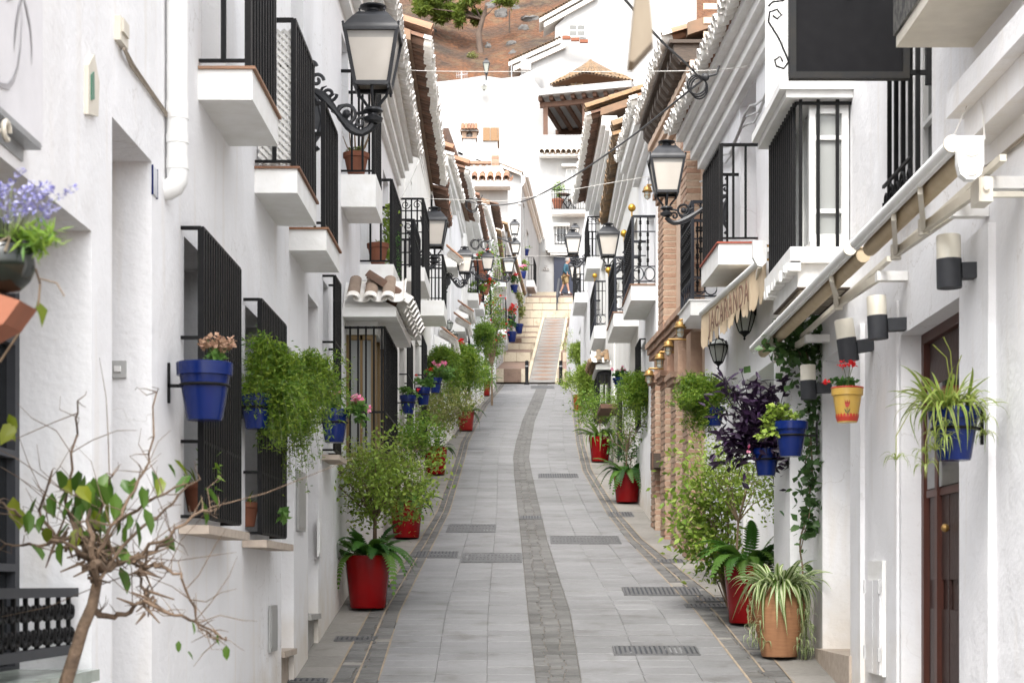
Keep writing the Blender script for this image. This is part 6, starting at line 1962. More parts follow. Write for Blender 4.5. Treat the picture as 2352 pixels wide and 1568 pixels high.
wall_fern(1020, 838, 24.5, -1, 'blue pot lost in a feathery green fern above the pink flowers', 100, .36, .6, nl=.034)
wall_fern(1062, 826, 28.5, -1, 'blue pot lost in a broad feathery fern under the little hoods', 130, .45, .9, nl=.042)
t, r, h = wall_pot(1078, 812, 832, 31, -1, 'blue pot with dark leaves beside the tall thin shrub', r=.1)
geranium(t, (0, 0, h + .08), .2, .2, .13, 160, 2, REDFL, .06, DEEP, .05)
wall_fern(1112, 772, 38, -1, 'far left basket of green foliage high over the farthest red pot', 38, .34, 1.0, nl=.055, mat=GREEN)
# right
t, r, h = wall_pot(1816, 968, 1048, 10.2, 1, 'blue pot with trailing light green leaves above the clay jar', r=.100, wallX=1.72)
geranium(t, (-.06, -.03, h + .03), .12, .08, .08, 150, 0, REDFL, .034, LIME); leafcloud('trailing_foliage', t, LIME, blob_pts((-.14, -.03, h - .05), .07, .06, .10, 70, .5, 5, 5), .034, .9, .6, local=True)
t, r, h = wall_pot(1760, 1030, 1092, 11.3, 1, 'blue pot hidden under the dark purple trailing plant', r=.090, wallX=1.72)
pl = [strap_mesh('purple_leaf', .075, a, [PURP, PURP], .026, k, .6, 5) for k, a in enumerate((.3, .8, 1.2))]
stp = MB(); hd = []
for i in range(64):
    a = rnd.uniform(0, 2 * pi); d = Vector((cos(a) * .27, sin(a) * .14, 0)) * rnd.uniform(.3, 1) + Vector((-.10, -.02, 0)); u = rnd.uniform(.05, .5); dn = rnd.uniform(0, .5) * rnd.random()
    P = [Vector((0, 0, h)) + d * (k / 6) ** .8 + Vector((0, 0, u * (k / 6) - dn * (k / 6) ** 2)) for k in range(7)]
    stp.tube(P, .003, 4, caps=False)
    hd += P[2:] 
stp.build('stems', PURP, t, local=True)
for i in range(270):
    p = hd[rnd.randrange(len(hd))] + Vector((rnd.gauss(0, .012), rnd.gauss(0, .012), rnd.gauss(0, .012)))
    linkl('purple_leaf', pl[rnd.randrange(3)], t, p, (rnd.uniform(-.6, .6), rnd.uniform(-.5, .8), rnd.uniform(0, 6.3)), rnd.uniform(.9, 1.6))
leafcloud('foliage', t, leafmat('purple_leaf_mass', [(.010, .005, .013), (.021, .009, .028), (.035, .016, .044)], .4, .12), [hd[rnd.randrange(len(hd))] + Vector((rnd.gauss(0, .035), rnd.gauss(0, .03), rnd.gauss(0, .03))) for _ in range(900)], .085, .36, .3, local=True)
leafcloud('pink_flower', t, PINKFL, [Vector((-.13, -.13, h - .03 + .03 * k)) + Vector((rnd.gauss(0, .006), 0, rnd.gauss(0, .006))) for k in range(2) for _ in range(8)], .016, .8, .3, local=True)
t, r, h = wall_pot(1640, 935, 978, 13.6, 1, 'blue pot with a feathery fern in front of the brick pilasters', r=.085, wallX=1.66)
asparagus(t, (-.06, 0, h), 150, .26, .32, up=.16, out=(-.12, 0, 0), nl=.026)
# yellow painted pot
Y = 9.1
t, r, h = wall_pot(1946, 890, 970, Y, 1, 'yellow pot painted with a red tulip and red scalloped foot, cyclamen in it', r=.082, mat=YELLP, wallX=1.87, ring=False)
m = MB(); n = 28
m.lathe([(r * .615, .0015), (r * .668, .009), (r * .715, h * .15)], (0, 0, 0), n); m.build('red_foot', REDF, t, local=True)
sc_ = MB()
for j in range(22):
    a = 2 * pi * j / 22; rr = r * .728
    vs = [(cos(a + da) * rr * f, sin(a + da) * rr * f, h * .15 + dz) for da, dz, f in ((-.14, -.003, 1), (.14, -.003, 1), (.10, .012, 1.012), (0, .018, 1.016), (-.10, .012, 1.012))]
    sc_.poly(vs)
sc_.build('scalloped_edge', REDF, t, local=True)
tu = MB()
def on_pot(a, z): 
    f = (z / h) / .76; rr = r * lerp(.665, .905, min(1, max(0, f))) + .0025
    return (cos(a) * rr, sin(a) * rr, z)
a0 = -pi / 2 - .18
tu.poly([on_pot(a0 + da, h * z) for da, z in ((-.17, .62), (-.19, .52), (-.12, .43), (0, .40), (.12, .43), (.19, .52), (.17, .62), (.08, .53), (0, .62), (-.08, .53))][::-1]); tu.build('painted_tulip', REDF, t, local=True)
tu = MB(); tu.poly([on_pot(a0 + da, h * z) for da, z in ((-.015, .40), (.015, .40), (.015, .20), (-.015, .20))]); 
for sg in (-1, 1): tu.poly([on_pot(a0 + sg * da, h * z) for da, z in ((.02, .24), (.14, .27), (.26, .37), (.12, .34))])
tu.build('painted_leaves', GREENF, t, local=True)
m = MB(); m.tube([(cos(2 * pi * i / 24) * r * 1.0, sin(2 * pi * i / 24) * r * 1.0, h * .985) for i in range(25)], .005, 5, caps=False); m.build('red_rim_line', REDF, t, local=True)
leafcloud('foliage', t, DEEP, blob_pts((0, 0, h + .03), .085, .07, .04, 120, .5, 6, 9), .032, .85, .8, local=True)
fl = MB()
for (dx, dz) in ((-.03, .12), (0.01, .115), (.03, .125), (-.115, .025)):
    fl.tube([(0, 0, h), (dx * .5, -.02, h + dz * .6), (dx, -.03, h + dz)], .0016, 4, caps=False)
    leafcloud('cyclamen_flower', t, REDFL, [Vector((dx, -.03, h + dz)) + Vector((rnd.gauss(0, .006), rnd.gauss(0, .006), rnd.gauss(0, .008))) for _ in range(14)], .024, .7, .2, local=True)
fl.build('flower_stems', STEM, t, local=True)
# spider plant in blue pot by the door
t, r, h = wall_pot(2192, 936, 1057, 6.75, 1, 'blue pot with a pale yellow spider plant beside the wooden door', r=.098, wallX=1.78)
straps(t, STRAP, 100, h * .92, .06, .8, (-.05, -.03), .6); straps(t, STRAP, 50, h * .92, .05, .75, (.03, -.01), .5)
def plantlet(parent, p, n, sc):
    for i in range(n): linkl('plantlet_leaf', STRAP[rnd.randrange(1, 4)], parent, p, (0, rnd.uniform(-.4, .5), 2 * pi * i / n + rnd.uniform(-.3, .3)), sc * rnd.uniform(.8, 1.2))
m = MB()
for (dx, dy, dz) in ((-.23, -.02, -.03), (-.10, -.11, -.0), (-.06, -.11, .04), (-.13, -.08, -.06), (.10, -.08, .06)):
    m.tube([(0, 0, h), (dx * .6, dy * .6, h + .05), (dx, dy, h * .6 + dz), (dx, dy, dz + .03)], .002, 4, caps=False)
    plantlet(t, (dx, dy, dz + .03), 16, .34)
    if dx > -.2: plantlet(t, (dx, dy, dz + .08), 14, .34)
for (dx, dz) in ((-.09, .24), (-.05, .27), (.02, .2)): m.tube([(0, 0, h), (dx * .4, -.02, h + dz * .8), (dx, -.03, h + dz)], .002, 4, caps=False)
m.build('runners', SPYEL, t, local=True)
# clumps near the brick house and farther up the right
wall_fern(1470, 912, 19.6, 1, 'blue pot inside a yellow green feathery fern left of the bricks', 160, .34, .62, nl=.032, potx=1.4, up=.14)
wall_fern(1352, 868, 33, 1, 'blue pot within a bright hanging shrub by the right bollard', 170, .40, 1.3, nl=.05, potx=1.35, mat=LIME)
wall_fern(1340, 812, 45, 1, 'blue pot within a lime green bush under the far lamp', 130, .38, .9, nl=.06, potx=1.45, mat=LIME)
t, r, h = wall_pot(1425, 868, 890, 22, 1, 'small blue pot of white flowers above the yellow green fern', r=.1, wallX=1.39)
geranium(t, (0, 0, h + .05), .16, .14, .08, 150, 6, PINKFL, .045, DEEP, .02)
# blue pots by the stairs
SG = 'blue pots along the stairs'
def stair_pot(px, pyb, Y, r, h, label, leaf, fl=None, tall=.4, n=300, shelf=True):
    x = xat(px, Y); z = zat(pyb, Y)
    t = thing('potted_plant', label, 'potted plant', (x, Y, z), SG)
    make_pot(t, r, h, BLUEP, 'rim')
    leafcloud('foliage', t, leaf, blob_pts((0, 0, h + tall * .5), r * 1.5, r * 1.5, tall * .55, n, .4, 6), .09, .7, .5, local=True)
    m = MB(); m.tube([(0, 0, h * .8), (0, 0, h + tall * .6)], .02, 5); m.build('stem', TWIG, t, local=True)
    if fl: leafcloud('flowers', t, fl, blob_pts((0, 0, h + tall * .8), r * 1.4, r * 1.4, tall * .4, 60, .3, 5), .07, .9, .5, local=True)
    return t
stair_pot(1176, 786, 66.2, .19, .40, 'blue pot standing lowest on the stairs with a shrub', DEEP, REDFL, .9, 260)
stair_pot(1192, 766, 69.5, .18, .38, 'blue pot on the stairs with a tall thin pale shrub', OLIVE, None, 1.5, 420)
stair_pot(1176, 745, 68.3, .15, .3, 'smaller blue pot behind the lowest pot on the stairs', DEEP, REDFL, .5, 150)
stair_pot(1201, 640, 75.5, .16, .3, 'blue pot on the white ledge beside the upper stairs', GREEN, PINKFL, .3, 120)
stair_pot(1181, 672, 69, .16, .3, 'blue pot on the ledge with bright red blooms', DEEP, REDFL, .45, 160)
stair_pot(1206, 588, 79, .2, .3, 'blue pot hung alone on the white wall above the stairs', GREEN, None, .15, 20)
stair_pot(1200, 628, 77, .2, .32, 'blue pot on the wall trailing light green leaves', LIME, None, .35, 160)
for k, (px, py, Y, lb, fm) in enumerate(((1093, 700, 40.2, 'terracotta window box of green leaves on the lower far balcony', None), (1113, 676, 43.5, 'terracotta pot of red geraniums in front of the far balconies', REDFL), (1100, 620, 41.5, 'terracotta pot of red flowers hooked to the balcony top by the lanterns', REDFL), (1107, 640, 42, 'terracotta pot below the red flowers by the lanterns', None))):
    x = xat(px, Y); z = zat(py, Y)
    t = thing('potted_plant', lb, 'potted plant', (x, Y, z), 'terracotta pots on the far left balconies')
    make_pot(t, .15, .24, TERRA, 'rim')
    leafcloud('foliage', t, GREEN, blob_pts((.04, 0, .34), .28, .25, .22, 260, .4, 6), .06, .8, .5, local=True)
    if fm: leafcloud('flowers', t, fm, blob_pts((.12, -.05, .34), .3, .25, .22, 60, .3, 5), .06, .9, .5, local=True)
t = thing('climbing_shrub', 'tall thin climbing shrub with red flowers rising past the far balconies', 'shrub', (xat(1130, 45), 45, gz(45)), None)
small_tree(t, (0, 0, 0), zat(700, 45) - gz(45), .35, 1500, .06, GREEN, .03, 14, 41)
leafcloud('flowers', t, REDFL, [Vector((rnd.gauss(0, .3), rnd.gauss(0, .25), rnd.uniform(1.6, 3.0))) for _ in range(70)], .07, .9, .5, local=True)
leafcloud('upper_foliage', t, GREEN, [Vector((rnd.gauss(0, .16), rnd.gauss(0, .16), rnd.uniform(1.5, 4.2))) for _ in range(900)], .06, .7, .5, local=True)
# thin shrubs growing between pots along the walls
for (px, py, hgt, sp, n, mt, lb, sd) in ((965, 1110, 1.25, .34, 1500, OLIVE, 'twiggy shrub with sparse olive leaves under the three blue pots', 51), (1030, 1010, 1.7, .42, 1900, GREEN, 'open leafy shrub against the white wall above the third red pot', 52),
                                       (1340, 905, 2.0, .5, 2600, LIME, 'shrub with small pink flowers against the far right wall', 53), (1405, 1000, 1.1, .36, 1100, GREEN, 'loose leafy shrub behind the red pot on the right', 54)):
    Y = 8400 / (py - 743.0); x = xat(px, Y)
    t = thing('shrub', lb, 'shrub', (x, Y, SL * Y), 'thin shrubs against the house walls')
    small_tree(t, (0, 0, 0), hgt, sp, n, .04, mt, .012, 10, sd)
    if sd == 53: leafcloud('flowers', t, PINKFL, [Vector((rnd.gauss(0, .3), rnd.gauss(0, .3), rnd.uniform(.6, 1.6))) for _ in range(40)], .05, .9, .5, local=True)
# right leafy shrub with larger leaves left of the jar
t = thing('shrub', 'light green leafy shrub spilling in front of the brick pilasters', 'shrub', (xat(1640, 12.6), 12.6, SL * 12.6), None)
lm_ = broad_leaf_mesh('leaf', leafmat('light_leaf', [(.09, .17, .02), (.16, .25, .035), (.22, .29, .06)], .45, .35, island=False), .065, .030)
m = MB(); ends = []
for i in range(16):
    a = rnd.uniform(0, 2 * pi); e = Vector((cos(a) * .22 - .05, sin(a) * .15, rnd.uniform(.35, 1.28))); mid = Vector((e.x * .3 + .05, e.y * .3, e.z * .7))
    m.tube([(.12, 0, 0), mid, e], [.006, .004, .0015], 4); ends += [lerp(mid, e, k / 4) for k in range(5)]
m.build('stems', TWIG, t, local=True)
for i in range(290):
    p = ends[rnd.randrange(len(ends))]
    linkl('leaf', lm_, t, p + Vector((rnd.gauss(0, .05), rnd.gauss(0, .05), rnd.gauss(0, .05))), (rnd.uniform(-.7, .7), rnd.uniform(-.1, 1.3), rnd.uniform(0, 6.3)), rnd.uniform(.6, 1.25))
leafcloud('small_leaves', t, LIME, [ends[rnd.randrange(len(ends))] + Vector((rnd.gauss(0, .08), rnd.gauss(0, .06), rnd.gauss(0, .07))) for _ in range(1700)], .055, .5, .4, local=True, droop=.3)
# balcony pots
def bpot(px, pyt, pyb, Y, r, label, fill):
    x = xat(px, Y); z0, z1 = zat(pyb, Y), zat(pyt, Y)
    t = thing('potted_plant', label, 'potted plant', (x, Y, z0), 'terracotta pots on the near left balconies')
    make_pot(t, r, z1 - z0, TERRA, 'rim'); return t, z1 - z0
t, h = bpot(818, 353, 401, 12.95 + .14, .098, 'terracotta pot with bare curling stems on the upper left balcony', 0)
m = MB()
for i in range(9):
    a = rnd.uniform(0, 2 * pi); m.tube([(cos(a) * .02, sin(a) * .02, h * .9), (cos(a) * .07, sin(a) * .05, h + .05), (cos(a) * .10, sin(a) * .05, h + rnd.uniform(.1, .2))], [.006, .005, .003], 5)
m.build('bare_stems', TWIG, t, local=True)
leafcloud('foliage', t, OLIVE, blob_pts((.0, 0, h + .02), .09, .07, .03, 90, .5, 5, 4), .028, .6, .6, local=True)
t, h = bpot(868, 560, 606, 14.7, .092, 'terracotta pot on the balcony above the tiled hood', 0)
leafcloud('foliage', t, GREEN, blob_pts((.05, .05, h + .02), .10, .08, .05, 120, .5, 5, 4), .022, .4, .6, local=True)
t = thing('climbing_vine', 'bright green climber on the balcony above the terracotta pot', 'vine', (xat(893, 15.2), 15.2, 4.76), None)
leafcloud('foliage', t, LIME, [Vector((rnd.gauss(0, .028), rnd.gauss(0, .05), rnd.uniform(.05, .62))) for _ in range(320)], .04, .8, .6, local=True)
m = MB(); m.tube([(0, 0, 0), (.01, 0, .3), (-.01, 0, .65)], .005, 5); m.build('stem', STEM, t, local=True)
leafcloud('trailing_foliage', t, DEEP, [Vector((.10 + rnd.gauss(0, .015), -.3 + rnd.gauss(0, .03), rnd.uniform(-.35, .35))) for _ in range(260)], .03, .3, .6, local=True)
t = thing('potted_plant', 'large leafy plant on the far white balcony with the table', 'potted plant', pt(1281, 480, 89.5), None)
make_pot(t, .3, .5, TERRA, 'rim'); leafcloud('foliage', t, GREEN, blob_pts((0, 0, 1.0), .4, .3, .6, 220, .3, 6), .16, .3, .5, local=True)

# plants in the lower parts of the near left grilles
for (px, Y, z, lb) in ((497, 7.25, 2.40, 'terracotta pot with strap leaves inside the first tall grille'), (602, 8.55, 2.38, 'terracotta pot inside the second tall grille')):
    t = thing('potted_plant', lb, 'potted plant', (-1.30 - .06, Y, z), 'pots standing inside the grilles')
    make_pot(t, .06, .12, TERRA, 'rim'); straps(t, STRAP, 12, .11, .03, .55)
    if px < 500:
        leafcloud('foliage', t, GREEN, blob_pts((.06, -.12, .18), .05, .12, .14, 50, .5, 5, 8), .05, .5, .5, local=True)
    else:
        leafcloud('foliage', t, GERM, blob_pts((.14, .28, .06), .03, .07, .07, 22, .5, 4, 8), .045, .8, .5, local=True)

# ------------------------------------------------------------------ nearly bare little tree at the lower left
TR_ = thing('potted_tree', 'nearly bare little tree with a few broad leaves at the lower left', 'tree', (xat(150, 4.5), 4.5, SL * 4.5))
make_pot(TR_, .17, .36, REDP, 'plain')
o_ = ORG[TR_.name]
F_ = lambda a, b, dy=0.0: pt(a, b, 4.5 + dy) - o_
m = MB()
r_ = random.Random(4)
m.tube([(0, 0, .32), F_(150, 1570), F_(172, 1500), F_(190, 1440), F_(212, 1390), F_(222, 1340)], [.020, .019, .017, .016, .015, .013], 9)
limbs = [[(205, 1400), (240, 1415), (300, 1400), (335, 1380)], [(222, 1345), (215, 1290), (180, 1265), (140, 1240)], [(222, 1345), (215, 1270), (205, 1220), (200, 1130)], [(215, 1300), (250, 1310), (300, 1280), (330, 1270), (400, 1240)],
         [(335, 1385), (320, 1330), (325, 1290)], [(140, 1240), (60, 1190), (0, 1155), (-30, 1140)], [(220, 1290), (260, 1210), (310, 1120), (345, 1040), (360, 900)], [(230, 1330), (300, 1230), (380, 1170), (460, 1100)], [(140, 1245), (90, 1180), (120, 1080)], [(325, 1300), (370, 1300), (420, 1330), (450, 1420), (500, 1470)], [(330, 1380), (420, 1420), (470, 1440), (520, 1470)],
         [(190, 1260), (150, 1150), (175, 1000), (178, 920)], [(200, 1240), (240, 1150), (260, 1090)], [(300, 1280), (390, 1230), (460, 1180), (500, 1160)], [(140, 1245), (60, 1250), (0, 1260)], [(215, 1290), (185, 1200), (165, 1110)], [(260, 1200), (330, 1160), (430, 1110)]]
nodes = []
for li, L in enumerate(limbs):
    P = []
    for i, (a, b) in enumerate(L):
        P.append(F_(a, b, .10 * sin(li * 1.7 + i)))
    Q_ = []
    for i in range(len(P) - 1):
        for k in range(4): Q_.append(lerp(P[i], P[i + 1], k / 4) + Vector((r_.gauss(0, .004), r_.gauss(0, .006), r_.gauss(0, .004))))
    Q_.append(P[-1])
    r0 = .010 if li < 4 else .004
    m.tube(Q_, [r0 * (1 - .8 * i / len(Q_)) + .0012 for i in range(len(Q_))], 6)
    nodes += Q_[2:]
for i in range(190):
    a = nodes[r_.randrange(len(nodes))]; b = a + Vector((r_.gauss(0, 1), r_.gauss(0, 1), r_.gauss(.3, 1))) * .03
    m.tube([a, lerp(a, b, .5) + Vector((r_.gauss(0, .005), r_.gauss(0, .005), r_.gauss(0, .005))), b], [.0017, .0012, .0006], 4)
for i in range(60):
    a = nodes[r_.randrange(len(nodes))]; b = a + Vector((r_.gauss(0, 1), r_.gauss(0, .6), r_.gauss(.5, .8))) * .12
    m.tube([a, lerp(a, b, .33) + Vector((r_.gauss(0, .012), r_.gauss(0, .012), r_.gauss(0, .012))), lerp(a, b, .7) + Vector((r_.gauss(0, .01), r_.gauss(0, .01), r_.gauss(0, .01))), b], [.0015, .0013, .001, .0005], 4)
# knotty spurs round the forks
for (a, b) in ((215, 1300), (225, 1260), (335, 1385), (200, 1250), (240, 1290), (325, 1300), (150, 1245)):
    c_ = F_(a, b)
    for i in range(16):
        e = c_ + Vector((r_.gauss(0, .03), r_.gauss(0, .03), r_.gauss(0, .03))); m.tube([c_ + Vector((r_.gauss(0, .015), r_.gauss(0, .015), r_.gauss(0, .015))), e], [.005, .002], 5)
m.build('trunk', pm('little_tree_bark', (.17, .115, .075), .9, c2=(.07, .046, .03), scale=40, bump=.6, bscale=90), TR_, local=True)
lmesh = [broad_leaf_mesh('leaf', OLEAF, .062, .030), broad_leaf_mesh('leaf', leafmat('yellowing_leaf', [(.12, .16, .012), (.18, .20, .018)], .4, .4, island=False), .058, .030)]
for (a, b) in ((195, 1090), (215, 1095), (150, 1100), (185, 1130), (255, 1105), (265, 1130), (325, 1115), (350, 1080), (385, 1065), (400, 1055), (195, 1150), (215, 1170), (240, 1170), (260, 1160), (30, 1140), (65, 1170), (60, 1180), (100, 1180), (45, 1165), (105, 1210), (300, 1180), (310, 1190), (235, 1190), (270, 1250), (265, 1255), (140, 1240), (75, 1250), (275, 1300), (330, 1165), (160, 1120), (170, 1160), (205, 1140), (290, 1200), (380, 1230), (95, 1160), (410, 1470), (500, 1455), (520, 1480), (430, 1495), (440, 1425), (460, 1140), (470, 1120), (440, 1090), (225, 1110), (180, 1080), (205, 1210), (245, 1225), (20, 950), (10, 990), (30, 970), (180, 1115), (205, 1105), (225, 1140), (170, 1140), (245, 1085), (280, 1100), (140, 1080), (120, 1130), (310, 1095), (340, 1120), (290, 1150), (85, 1140), (230, 1215), (200, 1180), (160, 1200), (270, 1175), (370, 1095), (250, 1145), (185, 1210)):
    s_ = r_.uniform(.8, 1.35) if b < 1400 else r_.uniform(.45, .7)
    linkl('leaf', lmesh[0 if r_.random() < .86 and a > 35 else 1], TR_, F_(a, b, r_.uniform(-.08, .08)), (r_.uniform(-1, 1), r_.uniform(.5, 1.7), r_.uniform(0, 6.3)), s_)

# lavender in a dark green pot at the left edge
Y = 3.45
LVP = thing('potted_plant', 'dark green glazed pot of lavender at the left edge', 'potted plant', (xat(10, Y), Y, zat(668, Y)))
o_ = ORG[LVP.name]
m = MB(); rr = .055; hh = zat(585, Y) - zat(668, Y) + .02
m.lathe([(.001, -.005), (.03, 0), (.05, .02), (.060, .045), (.058, hh - .02), (.052, hh - .005), (.056, hh + .004), (.048, hh + .002), (.045, hh - .02), (.001, hh - .02)], (0, 0, 0), 24); m.build('pot', GREENPOT, LVP, local=True)
leafcloud('foliage', LVP, GREEN, blob_pts((.02, 0, hh + .01), .10, .07, .035, 420, .4, 6, 3), .035, .18, .3, local=True)
st = MB(); fl = []
for i in range(44):
    a = rnd.uniform(0, 2 * pi); d = rnd.uniform(.02, .15)
    e = Vector((cos(a) * d, sin(a) * d * .7, hh + rnd.uniform(.05, .11) * (1.2 - d * 2.5)))
    st.tube([(cos(a) * .02, sin(a) * .02, hh), e * .7 + Vector((0, 0, .02)), e], .001, 3, caps=False)
    dr = Vector((cos(a), sin(a) * .7, .6)).normalized()
    for k in range(26): fl.append(e + dr * (k / 26 * .04) + Vector((rnd.gauss(0, .003), rnd.gauss(0, .003), rnd.gauss(0, .003))))
st.build('stems', STEM, LVP, local=True)
leafcloud('flower_spikes', LVP, LAV, fl, .009, .6, .3, local=True)
m = MB(); m.tube([F_(10, 600, 0) - F_(10, 600, 0) + Vector((.0, -.058, hh - .01)), Vector((.03, -.06, hh + .005)), Vector((.02, -.062, hh - .025))], .003, 5); m.build('string', PALEW, LVP, local=True)
TB = thing('clay_bracket', 'terracotta bracket holding up the dark green pot', 'bracket', pt(-20, 700, Y))
m = MB(); c_ = [pt(-80, 650, Y - .05), pt(46, 690, Y - .05), pt(8, 742, Y - .05), pt(-80, 790, Y - .05)]
m.add(c_ + [v + Vector((0, .12, 0)) for v in c_], [(0, 1, 2, 3), (7, 6, 5, 4), (0, 4, 5, 1), (1, 5, 6, 2), (2, 6, 7, 3), (3, 7, 4, 0)]); m.build('clay_slab', TERRA, TB)
m = MB(); m.bar(pt(-80, 700, Y), pt(-400, 700, Y), .012); m.build('wall_bar', IRON, TB)
TRL = thing('trailing_stem', 'thin trailing stem with one yellow green leaf below the lavender', 'plant', pt(85, 620, Y + .2))
o_ = ORG[TRL.name]
m = MB(); m.tube([pt(82, 618, Y + .1) - o_, pt(92, 650, Y + .2) - o_, pt(88, 700, Y + .2) - o_, pt(40, 770, Y + .25) - o_, pt(0, 830, Y + .3) - o_], .0025, 5); m.tube([pt(92, 640, Y + .2) - o_, pt(130, 650, Y + .2) - o_, pt(148, 680, Y + .2) - o_], .0016, 4); m.build('stem', TWIG, TRL, local=True)
m = MB(); l0 = [pt(a, b, Y + .2) - o_ for a, b in ((86, 690), (100, 702), (110, 712), (104, 730), (96, 752), (90, 725), (82, 705))]; m.poly(l0); m.build('leaf', lmesh[1].materials[0], TRL, local=True)

# ------------------------------------------------------------------ pines on the hill
def pine(px, pyb, Yoff, th, cl, label, lean=0.0, tr=.5):
    Y = on_hill(px, pyb) + Yoff
    b = pt(px, pyb, Y); o = thing('pine_tree', label, 'tree', b, 'pines on the hillside')
    m = MB(); m.tube([(0, 0, -.3), (-.25, 0, th * .4), (.1 + lean, 0, th * .75), (.5 + lean, 0, th)], [tr, tr * .85, tr * .7, tr * .4], 9)
    pts = []
    for (cx, cy, rx, rz, n) in cl:
        c = pt(cx, cy, Y) - b; c.y = rnd.uniform(-1.5, 1.5)
        m.tube([(lean * .5, 0, th * .7), c * .5 + Vector((0, 0, th * .4)), c], [tr * .3, tr * .2, .05], 5)
        k = Y / FPX
        pts += blob_pts(c, rx * k, rx * k, rz * k, n, .35, 9)
    m.build('trunk', BARKP, o, local=True)
    leafcloud('crown', o, PINEM, pts, .62, .26, .6, local=True, droop=-.25)
pine(1104, 118, 0, 5.4, [(985, 8, 42, 26, 2600), (1012, 22, 30, 22, 1700), (972, 24, 20, 20, 900), (1045, 20, 26, 24, 1900), (1050, 45, 18, 20, 1100), (1090, 35, 20, 14, 900), (1000, -20, 60, 20, 1600), (1160, -4, 30, 10, 700), (1010, 40, 16, 12, 600), (1080, 5, 30, 18, 900)], 'pine with a leaning limb on the brown hillside', .2, .40)
pine(1228, -20, 2, 6, [(1215, 0, 22, 12, 700), (1235, -20, 40, 24, 900)], 'pine behind the tall white house, only low branches showing', 0, .5)
for (px, py, lb) in ((1089, 133, 'small dry green bush on the grassy slope'), (1014, 50, 'low dark bush beneath the pine branches')):
    Y = on_hill(px, py); t = thing('bush', lb, 'bush', pt(px, py, Y), 'low bushes on the hillside')
    leafcloud('foliage', t, OLIVE, blob_pts((0, 0, .3), .9, .7, .5, 350, .4, 6), .22, .3, .5, local=True)
    m = MB(); m.tube([(0, 0, -.1), (0, 0, .5)], .04, 5); m.build('stem', BARK, t, local=True)
# ------------------------------------------------------------------ street lanterns on scrolled brackets
def lantern_meshes():
    out = {}
    m = MB()
    m.lathe([(.30, .655), (.345, .64), (.345, .665), (.30, .72), (.235, .80), (.175, .865), (.165, .87)], (0, 0, 0), 4, rot=pi / 4, sx=1.30, sy=1.30, smooth=False)
    m.lathe([(.17, .868), (.11, .885), (.075, .92), (.075, .945), (.15, .955), (.155, .97), (.10, .985), (.06, 1.0), (.001, 1.005)], (0, 0, 0), 14)
    for sx in (-1, 1):
        for sy in (-1, 1): m.lathe([(.012, .66), (.012, .69), (.018, .70), (.002, .72)], (sx * .31, sy * .31, 0), 6); m.lathe([(.010, .86), (.010, .89), (.015, .90), (.002, .915)], (sx * .14, sy * .14, 0), 6)
    out['hood'] = m.mesh('lantern_hood', LAMPB)
    m = MB()
    a, b, z0, z1 = .185, .295, .05, .655
    C0 = [(-a, -a), (a, -a), (a, a), (-a, a)]; C1 = [(-b, -b), (b, -b), (b, b), (-b, b)]
    for i in range(4):
        j = (i + 1) % 4
        m.bar((*C0[i], z0), (*C1[i], z1), .042); m.bar((*C0[i], z0 + .01), (*C0[j], z0 + .01), .05, .045); m.bar((*C1[i], z1 - .015), (*C1[j], z1 - .015), .04, .04)
        m.lathe([(.012, 0), (.016, .03), (.012, .05)], (C0[i][0], C0[i][1], 0), 6)
    out['frame'] = m.mesh('lantern_frame', LAMPB)
    m = MB()
    zs = .545; t = (zs - z0) / (z1 - z0); c = lerp(a, b, t)
    e = .01
    m.add([(-a, -a + e, z0), (a, -a + e, z0), (c, -c + e, zs), (-c, -c + e, zs), (b, -b + e, z1), (-b, -b + e, z1)], [(0, 1, 2, 3)], 0)
    m.add([(-c, -c + e, zs), (c, -c + e, zs), (b, -b + e, z1), (-b, -b + e, z1)], [(0, 1, 2, 3)], 1)
    # the burner that shows through the pane
    out['pane'] = m.mesh('pane', [LAMPG, LAMPP])
    m = MB(); m.lathe([(.001, .30), (.03, .31), (.04, .36), (.03, .46), (.05, .48), (.05, .60), (.001, .60)], (0, 0, 0), 10); out['bulb'] = m.mesh('bulb', OPAL)
    return out
LAMPP = pm('lantern_pane_top', (0.36, 0.345, 0.32), 0.3, scale=8)
LM = lantern_meshes()
